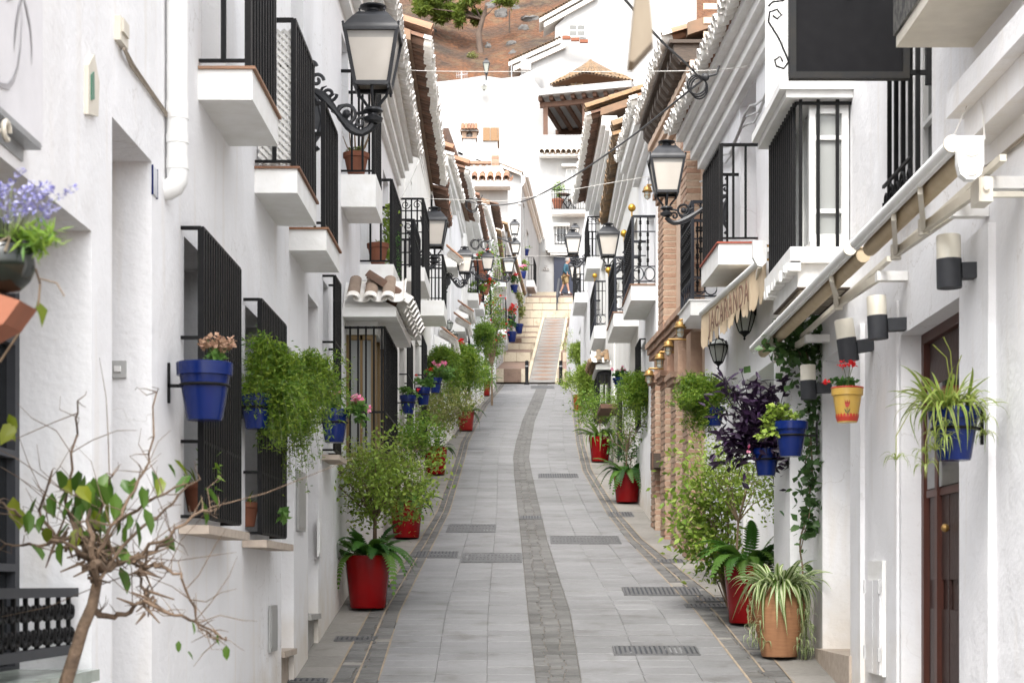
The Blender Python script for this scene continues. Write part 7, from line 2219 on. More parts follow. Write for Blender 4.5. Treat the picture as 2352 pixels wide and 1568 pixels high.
def wall_lantern(px, ptop, pbot, Y, side, wx, label, drop=.0, hang=False, plate=True):
    x = xat(px, Y); z0 = zat(pbot, Y); s = zat(ptop, Y) - z0
    t = thing('wall_lantern', label, 'wall lantern', (x, Y, z0), 'black lanterns on scrolled wall brackets')
    t.scale = (s, s, s)
    if side > 0: t.rotation_euler = (0, 0, pi)
    a = abs(wx - x) / s
    linkl('lantern_hood', LM['hood'], t); linkl('frame', LM['frame'], t)
    for k in range(4): linkl('pane', LM['pane'], t, rot=(0, 0, k * pi / 2))
    linkl('bulb', LM['bulb'], t)
    m = MB()
    m.lathe([(.05, -.17), (.10, -.18), (.115, -.21), (.06, -.24), (.06, -.26), (.115, -.29), (.10, -.33), (.05, -.35)], (0, 0, 0), 12)
    for sx in (-1, 1):
        m.tube([(sx * .17, 0, .04), (sx * .15, 0, -.04), (sx * .10, 0, -.10), (sx * .06, 0, -.16)], .018, 6); m.tube([(0, sx * .17, .04), (0, sx * .15, -.04), (0, sx * .10, -.10), (0, sx * .06, -.16)], .018, 6)
    m.build('lamp_holder', LAMPB, t, local=True)
    m = MB()
    P = [Vector((0, 0, -.36)), Vector((-.05, 0, -.42)), Vector((-.13, 0, -.46))]
    q0, q1 = Vector((-.13, 0, -.46)), Vector((-a + .02, 0, .02))
    for k in range(1, 13):
        tt = k / 12; p = lerp(q0, q1, tt); p.z = lerp(q0.z, q1.z, (3 * tt * tt - 2 * tt ** 3)) ; P.append(p)
    m.tube(P, [.045] * 3 + [.045 + .012 * sin(k) for k in range(12)], 7)
    m.tube([Vector((-a + .02, 0, .02)), Vector((-a + .10, 0, -.12)), Vector((-a + .14, 0, -.3)), Vector((-a + .10, 0, -.48)), Vector((-a + .03, 0, -.58)), Vector((-a + .06, 0, -.66)), Vector((-a + .1, 0, -.62))], .032, 6)
    m.build('bracket_arm', LAMPB, t, local=True)
    m = MB()
    m.tube(ring_pts((-.30, 0, -.24), .10, .10, (1, 0, 0), 16), .022, 5, caps=False); m.ball((-.30, 0, -.24), .05, 8)
    m.tube(spiral_pts((-.14, 0, -.34), (1, 0, 0), .07, 1.2), .018, 5); m.tube([(-.2, 0, -.24), (-.06, 0, -.22)], .02, 5); m.tube([(-.40, 0, -.24), (-.47, 0, -.2)], .02, 5); m.tube([(-.3, 0, -.34), (-.3, 0, -.40)], .02, 5)
    m.tube(spiral_pts((-a + .22, 0, -.02), (1, 0, 0), .09, 1.3, -1), .02, 5)
    m.tube(spiral_pts((-a + .08, 0, .14), (1, 0, 0), .08, 1.2, 1), .022, 5)
    # leaf tips along the arm
    for k in range(5): c = P[4 + 2 * k]; m.tube([c, c + Vector((.03, 0, .07)), c + Vector((.08, 0, .09))], [.02, .016, .004], 4)
    for k in range(3): c = P[6 + 2 * k]; m.tube([c, c + Vector((.05, 0, -.06)), c + Vector((.06, 0, -.10))], [.02, .016, .004], 4)
    m.build('scrollwork', LAMPB, t, local=True)
    m = MB()
    n = 18; c = Vector((-a + .10, 0, -.26))
    for yy in (-.02, .02): m.poly([c + Vector((cos(2 * pi * i / n) * .13, yy, sin(2 * pi * i / n) * .16)) for i in range(n)][::(1 if yy > 0 else -1)])
    m.add([c + Vector((cos(2 * pi * i / n) * .13, yy, sin(2 * pi * i / n) * .16)) for yy in (-.02, .02) for i in range(n)], [(i, (i + 1) % n, n + (i + 1) % n, n + i) for i in range(n)])
    m.build('rosette', LAMPB, t, local=True)
    m = MB(); m.box(-a - .01, -a + .03, -.05, .05, -.78, .28); m.tube(spiral_pts((-a + .02, 0, .30), (1, 0, 0), .06, 1.2, 1), .022, 5); m.build('wall_plate', LAMPB, t, local=True)
    return t
wall_lantern(857, 10, 213, 10.9, -1, -1.34, 'largest black lantern, nearest the viewer on the left, in front of the white eave')
wall_lantern(998, 475, 572, 20.5, -1, -1.35, 'second lantern on the left, beside the tall ornate balcony')
wall_lantern(1067, 566, 630, 29.0, -1, -1.32, 'third lantern on the left, on a long arm with a round rosette')
wall_lantern(1120, 575, 622, 38.0, -1, -1.27, 'fourth lantern on the left, in front of red flowers')
wall_lantern(1169, 586, 628, 43.0, -1, -1.20, 'fifth lantern on the left, under the far barred balcony')
wall_lantern(1182, 504, 540, 49.0, -1, -1.0, 'upper of two small lanterns high at the end of the left side')
wall_lantern(1184, 548, 584, 50.0, -1, -1.0, 'lower of two small lanterns high at the end of the left side')
wall_lantern(1531, 322, 452, 14.0, 1, 1.66, 'nearest lantern on the right, in front of the brick house')
wall_lantern(1397, 512, 593, 23.0, 1, 1.385, 'second lantern on the right, between the gold ball balconies')
wall_lantern(1316, 526, 586, 35.0, 1, 1.34, 'third lantern on the right, in front of the walking man')
wall_lantern(1321, 513, 545, 52.0, 1, 1.46, 'small brownish lantern showing just above the third right lantern')
wall_lantern(1322, 655 - 60, 655 - 12, 44.0, 1, 1.44, 'lantern half hidden behind the railing near the walking man')

# carriage lamps, brass lamps, box sconces
def carriage(px, ptop, pbot, Y, side, wx, label):
    x = xat(px, Y); z0 = zat(pbot, Y); s = zat(ptop, Y) - z0
    t = thing('carriage_lamp', label, 'wall lamp', (x, Y, z0), 'black carriage lamps')
    t.scale = (s, s, s)
    if side > 0: t.rotation_euler = (0, 0, pi)
    a = abs(wx - x) / s
    m = MB(); m.lathe([(.30, .66), (.31, .69), (.26, .72)], (0, 0, 0), 8); m.lathe([(.06, .86), (.05, .90), (.02, .93), (.035, .96), (.002, 1.0)], (0, 0, 0), 8); m.lathe([(.001, 0), (.03, .04), (.02, .08), (.06, .13), (.14, .19), (.14, .22), (.12, .23)], (0, 0, 0), 8)
    for k in range(6):
        an = 2 * pi * k / 6; c, s_ = cos(an), sin(an)
        m.tube([(c * .14, s_ * .14, .22), (c * .22, s_ * .22, .45), (c * .275, s_ * .275, .67)], .014, 5); m.tube([(c * .25, s_ * .25, .71), (c * .2, s_ * .2, .80), (c * .06, s_ * .06, .87)], .014, 5)
    m.build('frame', IRON, t, local=True)
    m = MB(); m.lathe([(.13, .22), (.21, .45), (.262, .67)], (0, 0, 0), 6); m.lathe([(.24, .71), (.19, .80), (.06, .86)], (0, 0, 0), 12); m.build('glass', LAMPG2, t, local=True)
    m = MB(); m.tube([(-a, 0, .72), (-a * .5, 0, .84), (0, 0, .86)], .045, 7); m.build('bracket_arm', IRON, t, local=True)
    m = MB(); m.lathe([(.001, 0), (.12, .0), (.10, .05), (.001, .06)], (0, 0, 0), 12)
    m.v = [(-a + z, y, x_ + .72) for x_, y, z in m.v]; m.build('wall_plate', IRON, t, local=True)
carriage(1710, 688, 782, 12.6, 1, 1.68, 'nearer black carriage lamp, under the canvas valance')
carriage(1650, 768, 848, 14.0, 1, 1.63, 'farther black carriage lamp, beside the brick pilasters')
carriage(1032, 732, 764, 28.0, -1, -1.33, 'upper of two little carriage lamps on the left, below the ornate balcony')
carriage(1041, 757, 793, 28.6, -1, -1.33, 'lower of two little carriage lamps on the left, next to the brown hood')
def brass_lamp(px, ptop, pbot, Y, wx, label):
    x = xat(px, Y); z0 = zat(pbot, Y); s = zat(ptop, Y) - z0
    t = thing('brass_lamp', label, 'wall lamp', (x, Y, z0), 'brass bulkhead lamps on the brick front')
    t.scale = (s, s, s); a = (wx - x) / s
    m = MB(); m.lathe([(.34, .52), (.36, .56), (.28, .62), (.26, .78), (.20, .86), (.06, .88), (.05, 1.0)], (0, 0, 0), 14); m.tube([(0, 0, .97), (a * .5, 0, .97), (a, 0, .92)], .06, 7); m.lathe([(.22, .5), (.27, .52)], (0, 0, 0), 12); m.build('brass_cap', BRASS, t, local=True)
    m = MB(); m.lathe([(.001, .02), (.12, .04), (.19, .16), (.20, .52)], (0, 0, 0), 12); m.build('glass', LAMPG2, t, local=True)
    m = MB()
    for k in range(4):
        an = 2 * pi * k / 4 + .4; m.tube([(cos(an) * .22, sin(an) * .22, .52), (cos(an) * .22, sin(an) * .22, .16), (0, 0, 0)], .018, 4)
    m.tube(ring_pts((0, 0, .28), .22, 0, (1, 0, 0)), .01, 3); m.tube([(cos(2 * pi * k / 12) * .22, sin(2 * pi * k / 12) * .22, .28) for k in range(13)], .018, 4, caps=False); m.build('cage', BRASS, t, local=True)
for a in ((1562, 733, 776, 15.15, 1.58, 'nearest brass lamp over the first brick pilaster'), (1535, 778, 817, 16.0, 1.56, 'second brass lamp over the brick pilasters'), (1515, 807, 846, 16.8, 1.52, 'third brass lamp over the brick pilasters'), (1491, 845, 882, 17.7, 1.47, 'lowest brass lamp at the far brick pilaster'), (1487, 424, 459, 18.0, 1.45, 'brass lamp high up beside the upper brick column')):
    brass_lamp(*a)
def sconce(px, ptop, pbot, label, tilt=0.0):
    X = 1.735; Y = FPX * X / (px - PX); z0 = zat(pbot, Y); h = zat(ptop, Y) - z0; r = h * .235
    t = thing('wall_sconce', label, 'wall lamp', (X, Y, z0 + h * .3), 'cylinder lamps with cream tops')
    t.rotation_euler = (0, tilt, 0)
    b = -h * .3
    m = MB(); m.lathe([(.001, b), (r * .98, b), (r, b + .004), (r, b + h * .545), (.001, b + h * .545)], (0, 0, 0), 20); m.build('body', DGREY, t, local=True)
    m = MB(); m.lathe([(r * .97, b + h * .546), (r * .97, b + h * .98), (r * .9, b + h), (.001, b + h)], (0, 0, 0), 20); m.build('shade', OPAL, t, local=True)
    m = MB(); m.box(r * .9, 1.872 - X, -.035, .035, b + h * .17, b + h * .46); m.build('wall_mount', DGREY, t, local=True)
sconce(2180, 540, 662, 'cylinder wall lamp nearest the viewer, right of the wooden door', -.02)
sconce(2016, 680, 779, 'cylinder wall lamp at the left corner of the door lintel', -.05)
sconce(1947, 733, 830, 'slightly tilted cylinder wall lamp above the yellow pot', -.14)
sconce(1857, 838, 917, 'cylinder wall lamp among the vine leaves above the blue pot', -.03)

# ------------------------------------------------------------------ awnings
def awning(ya, yb, label, caps=True):
    xb, zb_ = 1.545, 3.685
    t = thing('awning', label, 'awning', (1.85, ya, 3.6), 'retracted cream awnings')
    m = MB(); m.tube([(1.615, ya + .03, 3.66), (1.615, yb, 3.66)], .035, 10); m.build('roller', CANV, t)
    m = MB(); m.add([(1.62, ya + .02, 3.697), (1.62, yb, 3.697), (xb, yb, zb_ + .02), (xb, ya + .02, zb_ + .02), (1.62, ya + .02, 3.692), (1.62, yb, 3.692), (xb, yb, zb_ + .012), (xb, ya + .02, zb_ + .012)], [(0, 1, 2, 3), (4, 7, 6, 5), (0, 3, 7, 4), (1, 5, 6, 2)]); m.build('canvas', CANV, t)
    m = MB(); m.tube([(xb, ya, zb_), (xb, yb, zb_)], .024, 10); m.box(xb - .006, xb + .012, ya + .01, yb - .01, zb_ - .032, zb_ - .018); m.build('front_bar', PVC, t)
    m = MB(); m.tube([(xb - .0, ya - .006, zb_), (xb, ya + .004, zb_)], .032, 12); m.build('bar_cap', CREAM, t)
    for (u0, u1) in ((ya + .25, ya + .95), (yb - 1.1, yb - .35)):
        m = MB(); m.bar((1.74, u0, 3.60), (1.66, u1, 3.575), .022, .04); m.bar((1.66, u1, 3.57), (xb + .01, u0 + .3, 3.64), .02, .032); m.build('folding_arm', CREAM, t)
        m = MB(); m.tube([(1.66, u1, 3.545), (1.66, u1, 3.61)], .024, 10); m.build('arm_joint', CREAM, t); m = MB(); m.box(1.72, 1.868, u0 - .03, u0 + .03, 3.575, 3.62); m.build('wall_plate', TRIM, t)
    m = MB(); m.box(1.73, 1.755, ya + .05, yb - .05, 3.635, 3.66); m.build('torsion_bar', CREAM, t)
    return t
w1 = awning(6.28, 8.12, 'nearer cream awning rolled in above the wooden door')
m = MB()
pr = [(1.553, 3.70), (1.553, 3.60), (1.562, 3.563), (1.584, 3.545), (1.613, 3.545), (1.636, 3.563), (1.645, 3.60), (1.645, 3.70)]
m.add([(x, 6.225, z) for x, z in pr] + [(x, 6.27, z) for x, z in pr], [tuple(range(8)), tuple(range(15, 7, -1))] + [(i, 8 + i, 8 + (i + 1) % 8, (i + 1) % 8) for i in range(8)]); m.build('end_cap', PVC, w1)
for zc, rr in ((3.66, .034), (3.583, .026)):
    m = MB(); m.tube([(1.600, 6.221, zc), (1.600, 6.227, zc)], rr, 20); m.build('cap_disc', CREAM, w1)
awning(8.25, 11.75, 'longer cream awning rolled in over the vine and the blue pot')
# scalloped valance with lettering
t = thing('awning', 'sand coloured awning with JACARANDA lettered along a ragged scalloped valance', 'awning', (1.7, 11.4, 4.2), 'retracted cream awnings')
A_, B_ = Vector((1.585, 11.4, 4.24)), Vector((1.41, 13.8, 4.24))
m = MB(); m.tube([A_, B_], .026, 10); m.build('front_bar', PVC, t)
m = MB(); n = 72; vs = []
dv = (B_ - A_); nrm = Vector((-dv.y, dv.x, 0)).normalized()
if nrm.x > 0: nrm = -nrm
for i in range(n + 1):
    s = i / n; p = lerp(A_, B_, s)
    dr = .26 + .03 * abs(sin(s * pi * 9)) - (.05 if (i % 8 in (0, 1)) else 0) + .012 * sin(i * 2.3)
    w = nrm * (.006 * sin(s * 40) + .0)
    vs += [p + w * .3 + Vector((0, 0, -.015)), p + w + Vector((0, 0, -dr * .5)), p + w * 1.6 + Vector((0, 0, -dr))]
m.add(vs, [(3 * i + k, 3 * i + 3 + k, 3 * i + 4 + k, 3 * i + 1 + k) for i in range(n) for k in (0, 1)], 0, True)
m.add([v - nrm * .003 for v in vs], [(3 * i + 1 + k, 3 * i + 4 + k, 3 * i + 3 + k, 3 * i + k) for i in range(n) for k in (0, 1)], 0, True)
m.build('valance', VALM, t)
m = MB(); m.quad(A_ + Vector((0, 0, .02)), B_ + Vector((0, 0, .02)), B_ + Vector((.17, -.1, .10)), A_ + Vector((.10, .1, .10))); m.quad(A_ + Vector((0, 0, .015)), A_ + Vector((.10, .1, .09)), B_ + Vector((.17, -.1, .09)), B_ + Vector((0, 0, .015))); m.build('canvas', CANV, t)
cu = bpy.data.curves.new('lettering', 'FONT'); cu.body = 'JACARANDA'; cu.size = .225; cu.extrude = .001; cu.align_x = 'CENTER'; cu.align_y = 'CENTER'; cu.space_character = 1.25
cu.materials.append(BROWNT)
lo = bpy.data.objects.new('lettering', cu); COL.objects.link(lo); lo.parent = t
ex = -dv.normalized(); ez = nrm; ey = Vector((0, 0, 1))
me_ = bpy.data.meshes.new_from_object(lo.evaluated_get(bpy.context.evaluated_depsgraph_get())); bpy.data.objects.remove(lo)
lo = bpy.data.objects.new('lettering', me_); COL.objects.link(lo); lo.parent = t
lo.matrix_local = Matrix.Translation(lerp(A_, B_, .52) + nrm * .016 + Vector((0, 0, -.145)) - Vector(t.location)) @ Matrix(((ex.x, ey.x, ez.x, 0), (ex.y, ey.y, ez.y, 0), (ex.z, ey.z, ez.z, 0), (0, 0, 0, 1)))
m = MB()
pr = [(1.49, 4.33), (1.49, 4.22), (1.52, 4.165), (1.55, 4.16), (1.58, 4.19), (1.58, 4.33)]
m.add([(x, 11.32, z) for x, z in pr] + [(x, 11.37, z) for x, z in pr], [tuple(range(6)), tuple(range(11, 5, -1))] + [(i, 6 + i, 6 + (i + 1) % 6, (i + 1) % 6) for i in range(6)]); m.build('end_cap', PVC, t)
m = MB(); m.bar((1.58, 11.35, 4.30), (1.71, 11.35, 4.30), .014); m.bar((1.58, 11.35, 4.21), (1.71, 11.35, 4.21), .014); m.build('mounting_rods', BRASS, t)
m = MB(); m.bar((1.56, 11.5, 4.2), (1.62, 12.3, 4.08), .03, .04); m.bar((1.62, 12.3, 4.06), (1.50, 12.7, 4.2), .03, .04); m.build('folding_arm', CREAM, t)

# ------------------------------------------------------------------ hanging sign, banner, pendant
t = thing('hanging_sign', 'blank black sign board hung square to the right wall at the top', 'sign', (1.5, 8.0, 4.42), None)
x0, x1, z0, z1 = xat(1812, 8), xat(2087, 8), zat(183, 8), 5.35
m = MB(); m.box(x0 + .02, x1 - .02, 7.985, 8.015, z0 + .02, z1 - .02); m.build('board', SIGNB, t)
m = MB()
for a in ((x0, x1, z0, z0 + .03), (x0, x1, z1 - .03, z1), (x0, x0 + .03, z0 + .03, z1 - .03), (x1 - .03, x1, z0 + .03, z1 - .03)): m.box(a[0], a[1], 7.975, 8.025, a[2], a[3])
m.build('frame', SIGNF, t)
m = MB()
for z in (zat(167, 8), 5.1): m.bar((x1, 8.0, z), (1.875, 8.0, z), .02)
m.bar((1.862, 8, zat(195, 8)), (1.862, 8, 5.12), .03); m.build('wall_bracket', IRON, t)
m = MB()
def xz(a, b): return Vector((xat(a, 8.0), 8.0, zat(b, 8.0)))
m.tube([xz(1812, 142), xz(1800, 158), xz(1783, 152), xz(1780, 138), xz(1792, 130), xz(1798, 142)], .005, 5); m.tube([xz(1812, 142), xz(1790, 90), xz(1765, 50)], .005, 5)
m.tube([xz(1765, 50), xz(1768, 28), xz(1785, 22), xz(1795, 35), xz(1785, 44), xz(1775, 36)], .005, 5); m.tube([xz(1765, 15), xz(1775, 5), xz(1800, 2), xz(1808, -20)], .005, 5); m.build('scrolls', IRON, t)
m = MB(); m.tube([xz(1948, 0) + Vector((0, -.03, .03)), xz(1948, 0) + Vector((0, -.015, .03))], .022, 10); m.build('stud', SIGNF, t)
def lw(px, py, out=.006):
    """point on the left wall plane"""
    X = LW + out; Y = FPX * X / (px - PX); return Vector((X, Y, zat(py, Y)))
t = thing('banner', 'white wall banner with a grey brushed swirl at the upper left', 'banner', lw(60, 320), None)
a = lw(98, 0); b = lw(98, 338)
m = MB(); m.box(LW + .002, LW + .006, 4.0, a.y, b.z, 4.8); m.build('cloth', FABW, t)
m = MB()
def ribbon(pts, ws):
    P = [lw(x, y, .009) for x, y in pts]
    L = []; R = []
    for i, p in enumerate(P):
        d = (P[min(i + 1, len(P) - 1)] - P[max(0, i - 1)]); d.x = 0; d.normalize(); s = Vector((0, -d.z, d.y)) * ws[i] * p.y / FPX * .5
        L.append(p + s); R.append(p - s)
    m.add(L + R, [(i, i + 1, len(P) + i + 1, len(P) + i) for i in range(len(P) - 1)])
ribbon([(-8, 190), (5, 197), (20, 200), (32, 185), (42, 155), (48, 110), (51, 50), (50, 0)], [6, 12, 14, 12, 9, 5, 3, 2])
ribbon([(52, -5), (45, 20), (38, 60), (35, 90), (33, 120)], [4, 12, 11, 8, 2]); ribbon([(55, -5), (62, 20), (70, 60), (74, 110), (73, 150)], [4, 14, 11, 7, 2]); ribbon([(15, 5), (25, -2), (30, 0)], [2, 8, 2])
m.build('swirl', INK, t)
t = thing('awning_rail', 'grey metal awning rail under the banner', 'rail', lw(60, 320), None)
m = MB(); a = lw(90, 335, .04); m.box(LW, LW + .045, 4.1, a.y, a.z - .012, a.z + .006); m.box(LW, LW + .006, 4.1, a.y - .03, a.z - .05, a.z - .012); m.build('rail', ALU, t)
m = MB(); a = lw(15, 300, .08); m.tube([a + Vector((0, cos(k) * .025, sin(k) * .022)) for k in np.linspace(0, 5.2, 10)], .007, 6); m.tube([a, a + Vector((-.08, 0, 0))], .006, 5); m.build('hook', CREAM, t)
t = thing('hanging_pendant', 'blurred pale wooden pendant hanging from above at the top centre', 'pendant', pt(1470, 160, 3.0), None)
m = MB(); Yp = 3.0
fr_ = [(1440, 163), (1452, 165), (1500, 112), (1498, 60), (1492, 0), (1486, -110), (1470, -110), (1456, 0), (1450, 60), (1444, 120)]
F1 = [pt(a, b, Yp) for a, b in fr_]; F2 = [lerp(p, pt(1472, 40, Yp), .12) + Vector((0, .03, 0)) for p in F1]; F0 = [lerp(p, pt(1472, 40, Yp), .12) - Vector((0, .02, 0)) for p in F1]
k = len(fr_)
m.add(F0 + F1 + F2, [tuple(range(k - 1, -1, -1)), tuple(range(2 * k, 3 * k))] + [(r * k + i, r * k + (i + 1) % k, (r + 1) * k + (i + 1) % k, (r + 1) * k + i) for r in (0, 1) for i in range(k)], 0, False); m.build('wooden_body', PALEW, t)
m = MB(); m.tube([pt(1478, -108, Yp), pt(1478, -260, Yp)], .002, 4); m.build('cord', WHITEC, t)
t = thing('overhead_cable', 'cable crossing above the frame that carries the wooden pendant', 'cable', pt(1478, -262, 3.0), 'cables strung across the street')
m = MB(); m.tube([Vector((-1.36, 3.0, 3.55)), pt(1478, -262, 3.0), Vector((1.88, 4.3, 3.7))], .004, 5); m.build('wire', BLACKP, t)

# ------------------------------------------------------------------ cables over the street
def cable(A, B, way, r, mat, label):
    A = Vector(A); B = Vector(B); d = B - A
    P = [A]
    for (px, py) in way:
        k = (px - PX) / FPX
        t_ = (k * A.y - A.x) / (d.x - k * d.y)
        P.append(pt(px, py, A.y + t_ * d.y))
    P.append(B)
    Q = []
    for i in range(len(P) - 1):                                       # Catmull-Rom through the points
        p0, p1, p2, p3 = P[max(0, i - 1)], P[i], P[i + 1], P[min(len(P) - 1, i + 2)]
        for s in np.linspace(0, 1, 6)[:-1]:
            s = float(s); Q.append(.5 * ((2 * p1) + (p2 - p0) * s + (2 * p0 - 5 * p1 + 4 * p2 - p3) * s * s + (3 * p1 - p0 - 3 * p2 + p3) * s ** 3))
    Q.append(P[-1])
    m = MB(); m.tube(Q, r, 5)
    o = m.build('overhead_cable', mat); tag(o, label, 'cable', 'cables strung across the street')
A = pt(1068, 460, 30.0); B = pt(1612, 185, 12.4)
cable(A, B, [(1110, 470), (1160, 470), (1215, 458), (1280, 426), (1330, 397), (1400, 350), (1480, 292), (1550, 235)], .0085, BLACKP, 'dark sagging cable from the left eaves to the cable loop on the right')
cable(pt(1418, -20, 9.0), B, [(1445, 10), (1480, 52), (1530, 105), (1580, 150)], .008, BLACKP, 'dark cable coming down from the top centre to the loop on the right')
cable(pt(915, 160, 15.5), pt(1722, 152, 12.2), [(1000, 164), (1200, 165), (1400, 165), (1590, 163), (1660, 160)], .003, WHITEC, 'pale thin wire running level across the street below the hillside')
cable(pt(935, 455, 20), pt(1498, 404, 18.5), [(1060, 459), (1150, 462), (1250, 447), (1380, 424)], .003, WHITEC, 'pale thin wire crossing under the dark sagging cable')
cable(pt(1010, 590, 27), pt(1345, 596, 36), [(1100, 597), (1180, 590), (1260, 588)], .004, WHITEC, 'pale low wire strung past the lanterns to the far right balcony')
cable(pt(962, 370, 18.9), pt(905, 480, 17.5), [(950, 400), (930, 440)], .004, WHITEC, 'white cord hanging from the first left eave')
def coil(px, py, Y, r, label):
    c = pt(px, py, Y); t = thing('cable_coil', label, 'cable coil', c, 'coils of spare cable')
    m = MB(); R = r * Y / FPX
    for k in range(3):
        m.tube([c + Vector((cos(2 * pi * i / 20) * R * (1 - .06 * k) + .01 * k, .01 * k, sin(2 * pi * i / 20) * R * (1 + .05 * k) - .01 * k)) for i in range(21)], .006, 4, caps=False)
    m.build('loops', BLACKP, t)
    m = MB(); p = c + Vector((R * .9, 0, R * .8)); m.ball(p, .03, 6); m.tube([p, p + Vector((.08, 0, .02)), p + Vector((.1, 0, .08))], .008, 5); m.build('clamp', BLACKP, t)
coil(1600, 195, 12.4, 22, 'loop of black cable clamped on the wire at the right eave')
coil(1082, 470, 30, 14, 'tangled loop of black cable under the left eaves')
coil(1090, 560, 34, 10, 'small loop of black cable right above the third left lantern')
coil(1112, 562, 36, 9, 'small loop of black cable above the fourth left lantern')

# ------------------------------------------------------------------ fittings on the walls
# downpipe and cables on the nearest left house
dp = MB()
X = -1.305
Yd = 6.56
for (y0, y1, r) in ((-200, 235, .040), (235, 275, .0425), (275, 310, .040), (310, 330, .0425), (330, 400, .040), (365, 390, .0425)):
    dp.tube([(X, Yd, zat(y1, Yd)), (X, Yd, zat(y0, Yd))], r + rnd.uniform(0, .0004), 16)
dp.tube([(X, Yd, zat(398, Yd)), (X, Yd, zat(415, Yd)), (X - .012, Yd, zat(428, Yd)), (X - .035, Yd, zat(436, Yd)), (X - .06, Yd, zat(437, Yd))], .040, 16)
t = thing('downpipe', 'white downpipe with an elbow on the left wall', 'drainpipe', (X, Yd, 3.55), None)
dp.build('pipe', PVC, t)
t = thing('bell_box', 'weathered white junction box with a bracket high on the left wall', 'junction box', lw(283, 100), None)
a = lw(266, 105); b = lw(284, 25)
m = MB(); m.box(LW, LW + .022, a.y, b.y, a.z + .02, a.z + .10); m.box(LW + .022, LW + .03, a.y + .01, b.y - .02, a.z + .05, a.z + .095); m.build('box', CREAM, t)
m = MB(); m.tube([lw(285, 112, .02), lw(300, 150, .01), lw(340, 205, .01), lw(385, 270, .01)], .006, 5); m.tube([lw(287, 112, .02), lw(306, 148, .012), lw(347, 208, .012), lw(385, 262, .012)], .005, 5); m.build('cable', CABLEG, t)
t = thing('wall_niche_plaque', 'small pointed white plaque with a green figure on the left wall', 'plaque', lw(215, 230), None)
m = MB(); P = [lw(a, b, .014) for a, b in ((203, 262), (226, 268), (229, 190), (217, 125), (204, 150))]; m.poly(P); m.add(P + [p - Vector((.016, 0, 0)) for p in P], [(i, 5 + i, 5 + (i + 1) % 5, (i + 1) % 5) for i in range(5)]); m.build('plaque', CREAM, t)
m = MB(); P = [lw(a, b, .018) for a, b in ((211, 230), (218, 228), (217, 165), (211, 172))]; m.poly(P); m.add(P + [p - Vector((.006, 0, 0)) for p in P], [(i, 4 + i, 4 + (i + 1) % 4, (i + 1) % 4) for i in range(4)]); m.build('figure', pm('green_figure', (.06, .20, .13), .4, scale=20), t)
t = thing('number_tile', 'small blue and white number tile by the first doorway', 'number tile', lw(356, 445), None)
a = lw(352, 444); b = lw(362, 392)
m = MB(); m.box(LW, LW + .006, a.y, b.y, a.z, b.z); m.build('tile', pm('blue_white_tile', (.60, .62, .66), .3, scale=10), t)
m = MB(); m.box(LW, LW + .007, a.y - .001, a.y, a.z - .004, b.z + .004); m.box(LW, LW + .007, b.y, b.y + .004, a.z - .004, b.z + .004); m.build('blue_edge', BLUEP, t)
t = thing('door_bell', 'grey square bell plate on the jamb of the first doorway', 'door bell', (-1.4, 6.3, zat(848, 6.31)), None)
xa, xb = xat(250, 6.31), xat(290, 6.31); za, zb = zat(867, 6.31), zat(828, 6.31)
m = MB(); m.box(xa, xb, 6.308, 6.319, za, zb); m.build('plate', pm('pale_grey_plastic', (.45, .45, .44), .4, scale=10), t)
m = MB(); m.box(lerp(xa, xb, .32), lerp(xa, xb, .70), 6.302, 6.308, lerp(za, zb, .35), lerp(za, zb, .68)); m.build('button', PVC, t)
def wplate(px0, px1, py0, py1, label, mat, name='meter_door', cat='meter door', side=-1):
    a = lw(px0, py1); b = lw(px1, py0)
    t = thing(name, label, cat, a, None)
    m = MB(); m.box(LW, LW + .012, a.y, b.y, a.z, a.z + (zat(py0, a.y) - a.z)); m.build('frame', mat, t)
    m = MB(); m.box(LW + .012, LW + .016, a.y + .02, b.y - .02, a.z + .02, zat(py0, a.y) - .02); m.build('door', mat, t)
    return t
STL = pm('brushed_plate', (.42, .42, .41), .5, metal=.4, c2=(.36, .36, .35), scale=14)
wplate(619, 635, 1390, 1497, 'grey sheet metal meter door low on the left wall', STL)
wplate(683, 700, 1078, 1217, 'grey metal letter plate between the two left doorways', STL)
wplate(730, 737, 1188, 1278, 'narrow white intercom panel past the second left doorway', PVC, 'intercom', 'intercom')
t = thing('letter_box', 'dark brown metal letter box on the first brick pilaster', 'letter box', pt(1515, 1075, 17.8), None)
a = pt(1500, 1074, 17.55); b = pt(1528, 1041, 17.55)
m = MB(); m.box(a.x, b.x + .06, 17.5, 17.75, a.z, b.z); m.build('box', WOODD, t); m = MB(); m.box(a.x - .012, a.x, 17.49, 17.76, a.z - .01, b.z + .02); m.build('lid', WOOD, t)
# junction box, clamp and cable at the upper right
def rw(px, py, out=.0, X=1.87):
    X_ = X - out; Y = FPX * X_ / (px - PX); return Vector((X_, Y, zat(py, Y)))
t = thing('junction_box', 'cream switch box with a round knob on the right wall under the awning end', 'junction box', (1.80, 6.5, zat(468, 6.4)), None)
a = pt(2242, 468, 6.4); b = pt(2274, 412, 6.4)
m = MB(); m.box(a.x, b.x, 6.36, 6.48, a.z, b.z); m.build('box', CREAM, t); m = MB(); m.tube([((a.x + b.x) / 2, 6.35, lerp(a.z, b.z, .55)), ((a.x + b.x) / 2, 6.362, lerp(a.z, b.z, .55))], .011, 10); m.build('knob', CREAM, t)
m = MB(); m.bar((b.x, 6.45, (a.z + b.z) / 2), (1.872, 6.45, (a.z + b.z) / 2), .02); m.build('mount', CREAM, t)
t = thing('wall_cable', 'old grey cable clipped along the right wall under the ledge', 'cable', rw(2300, 380), None)
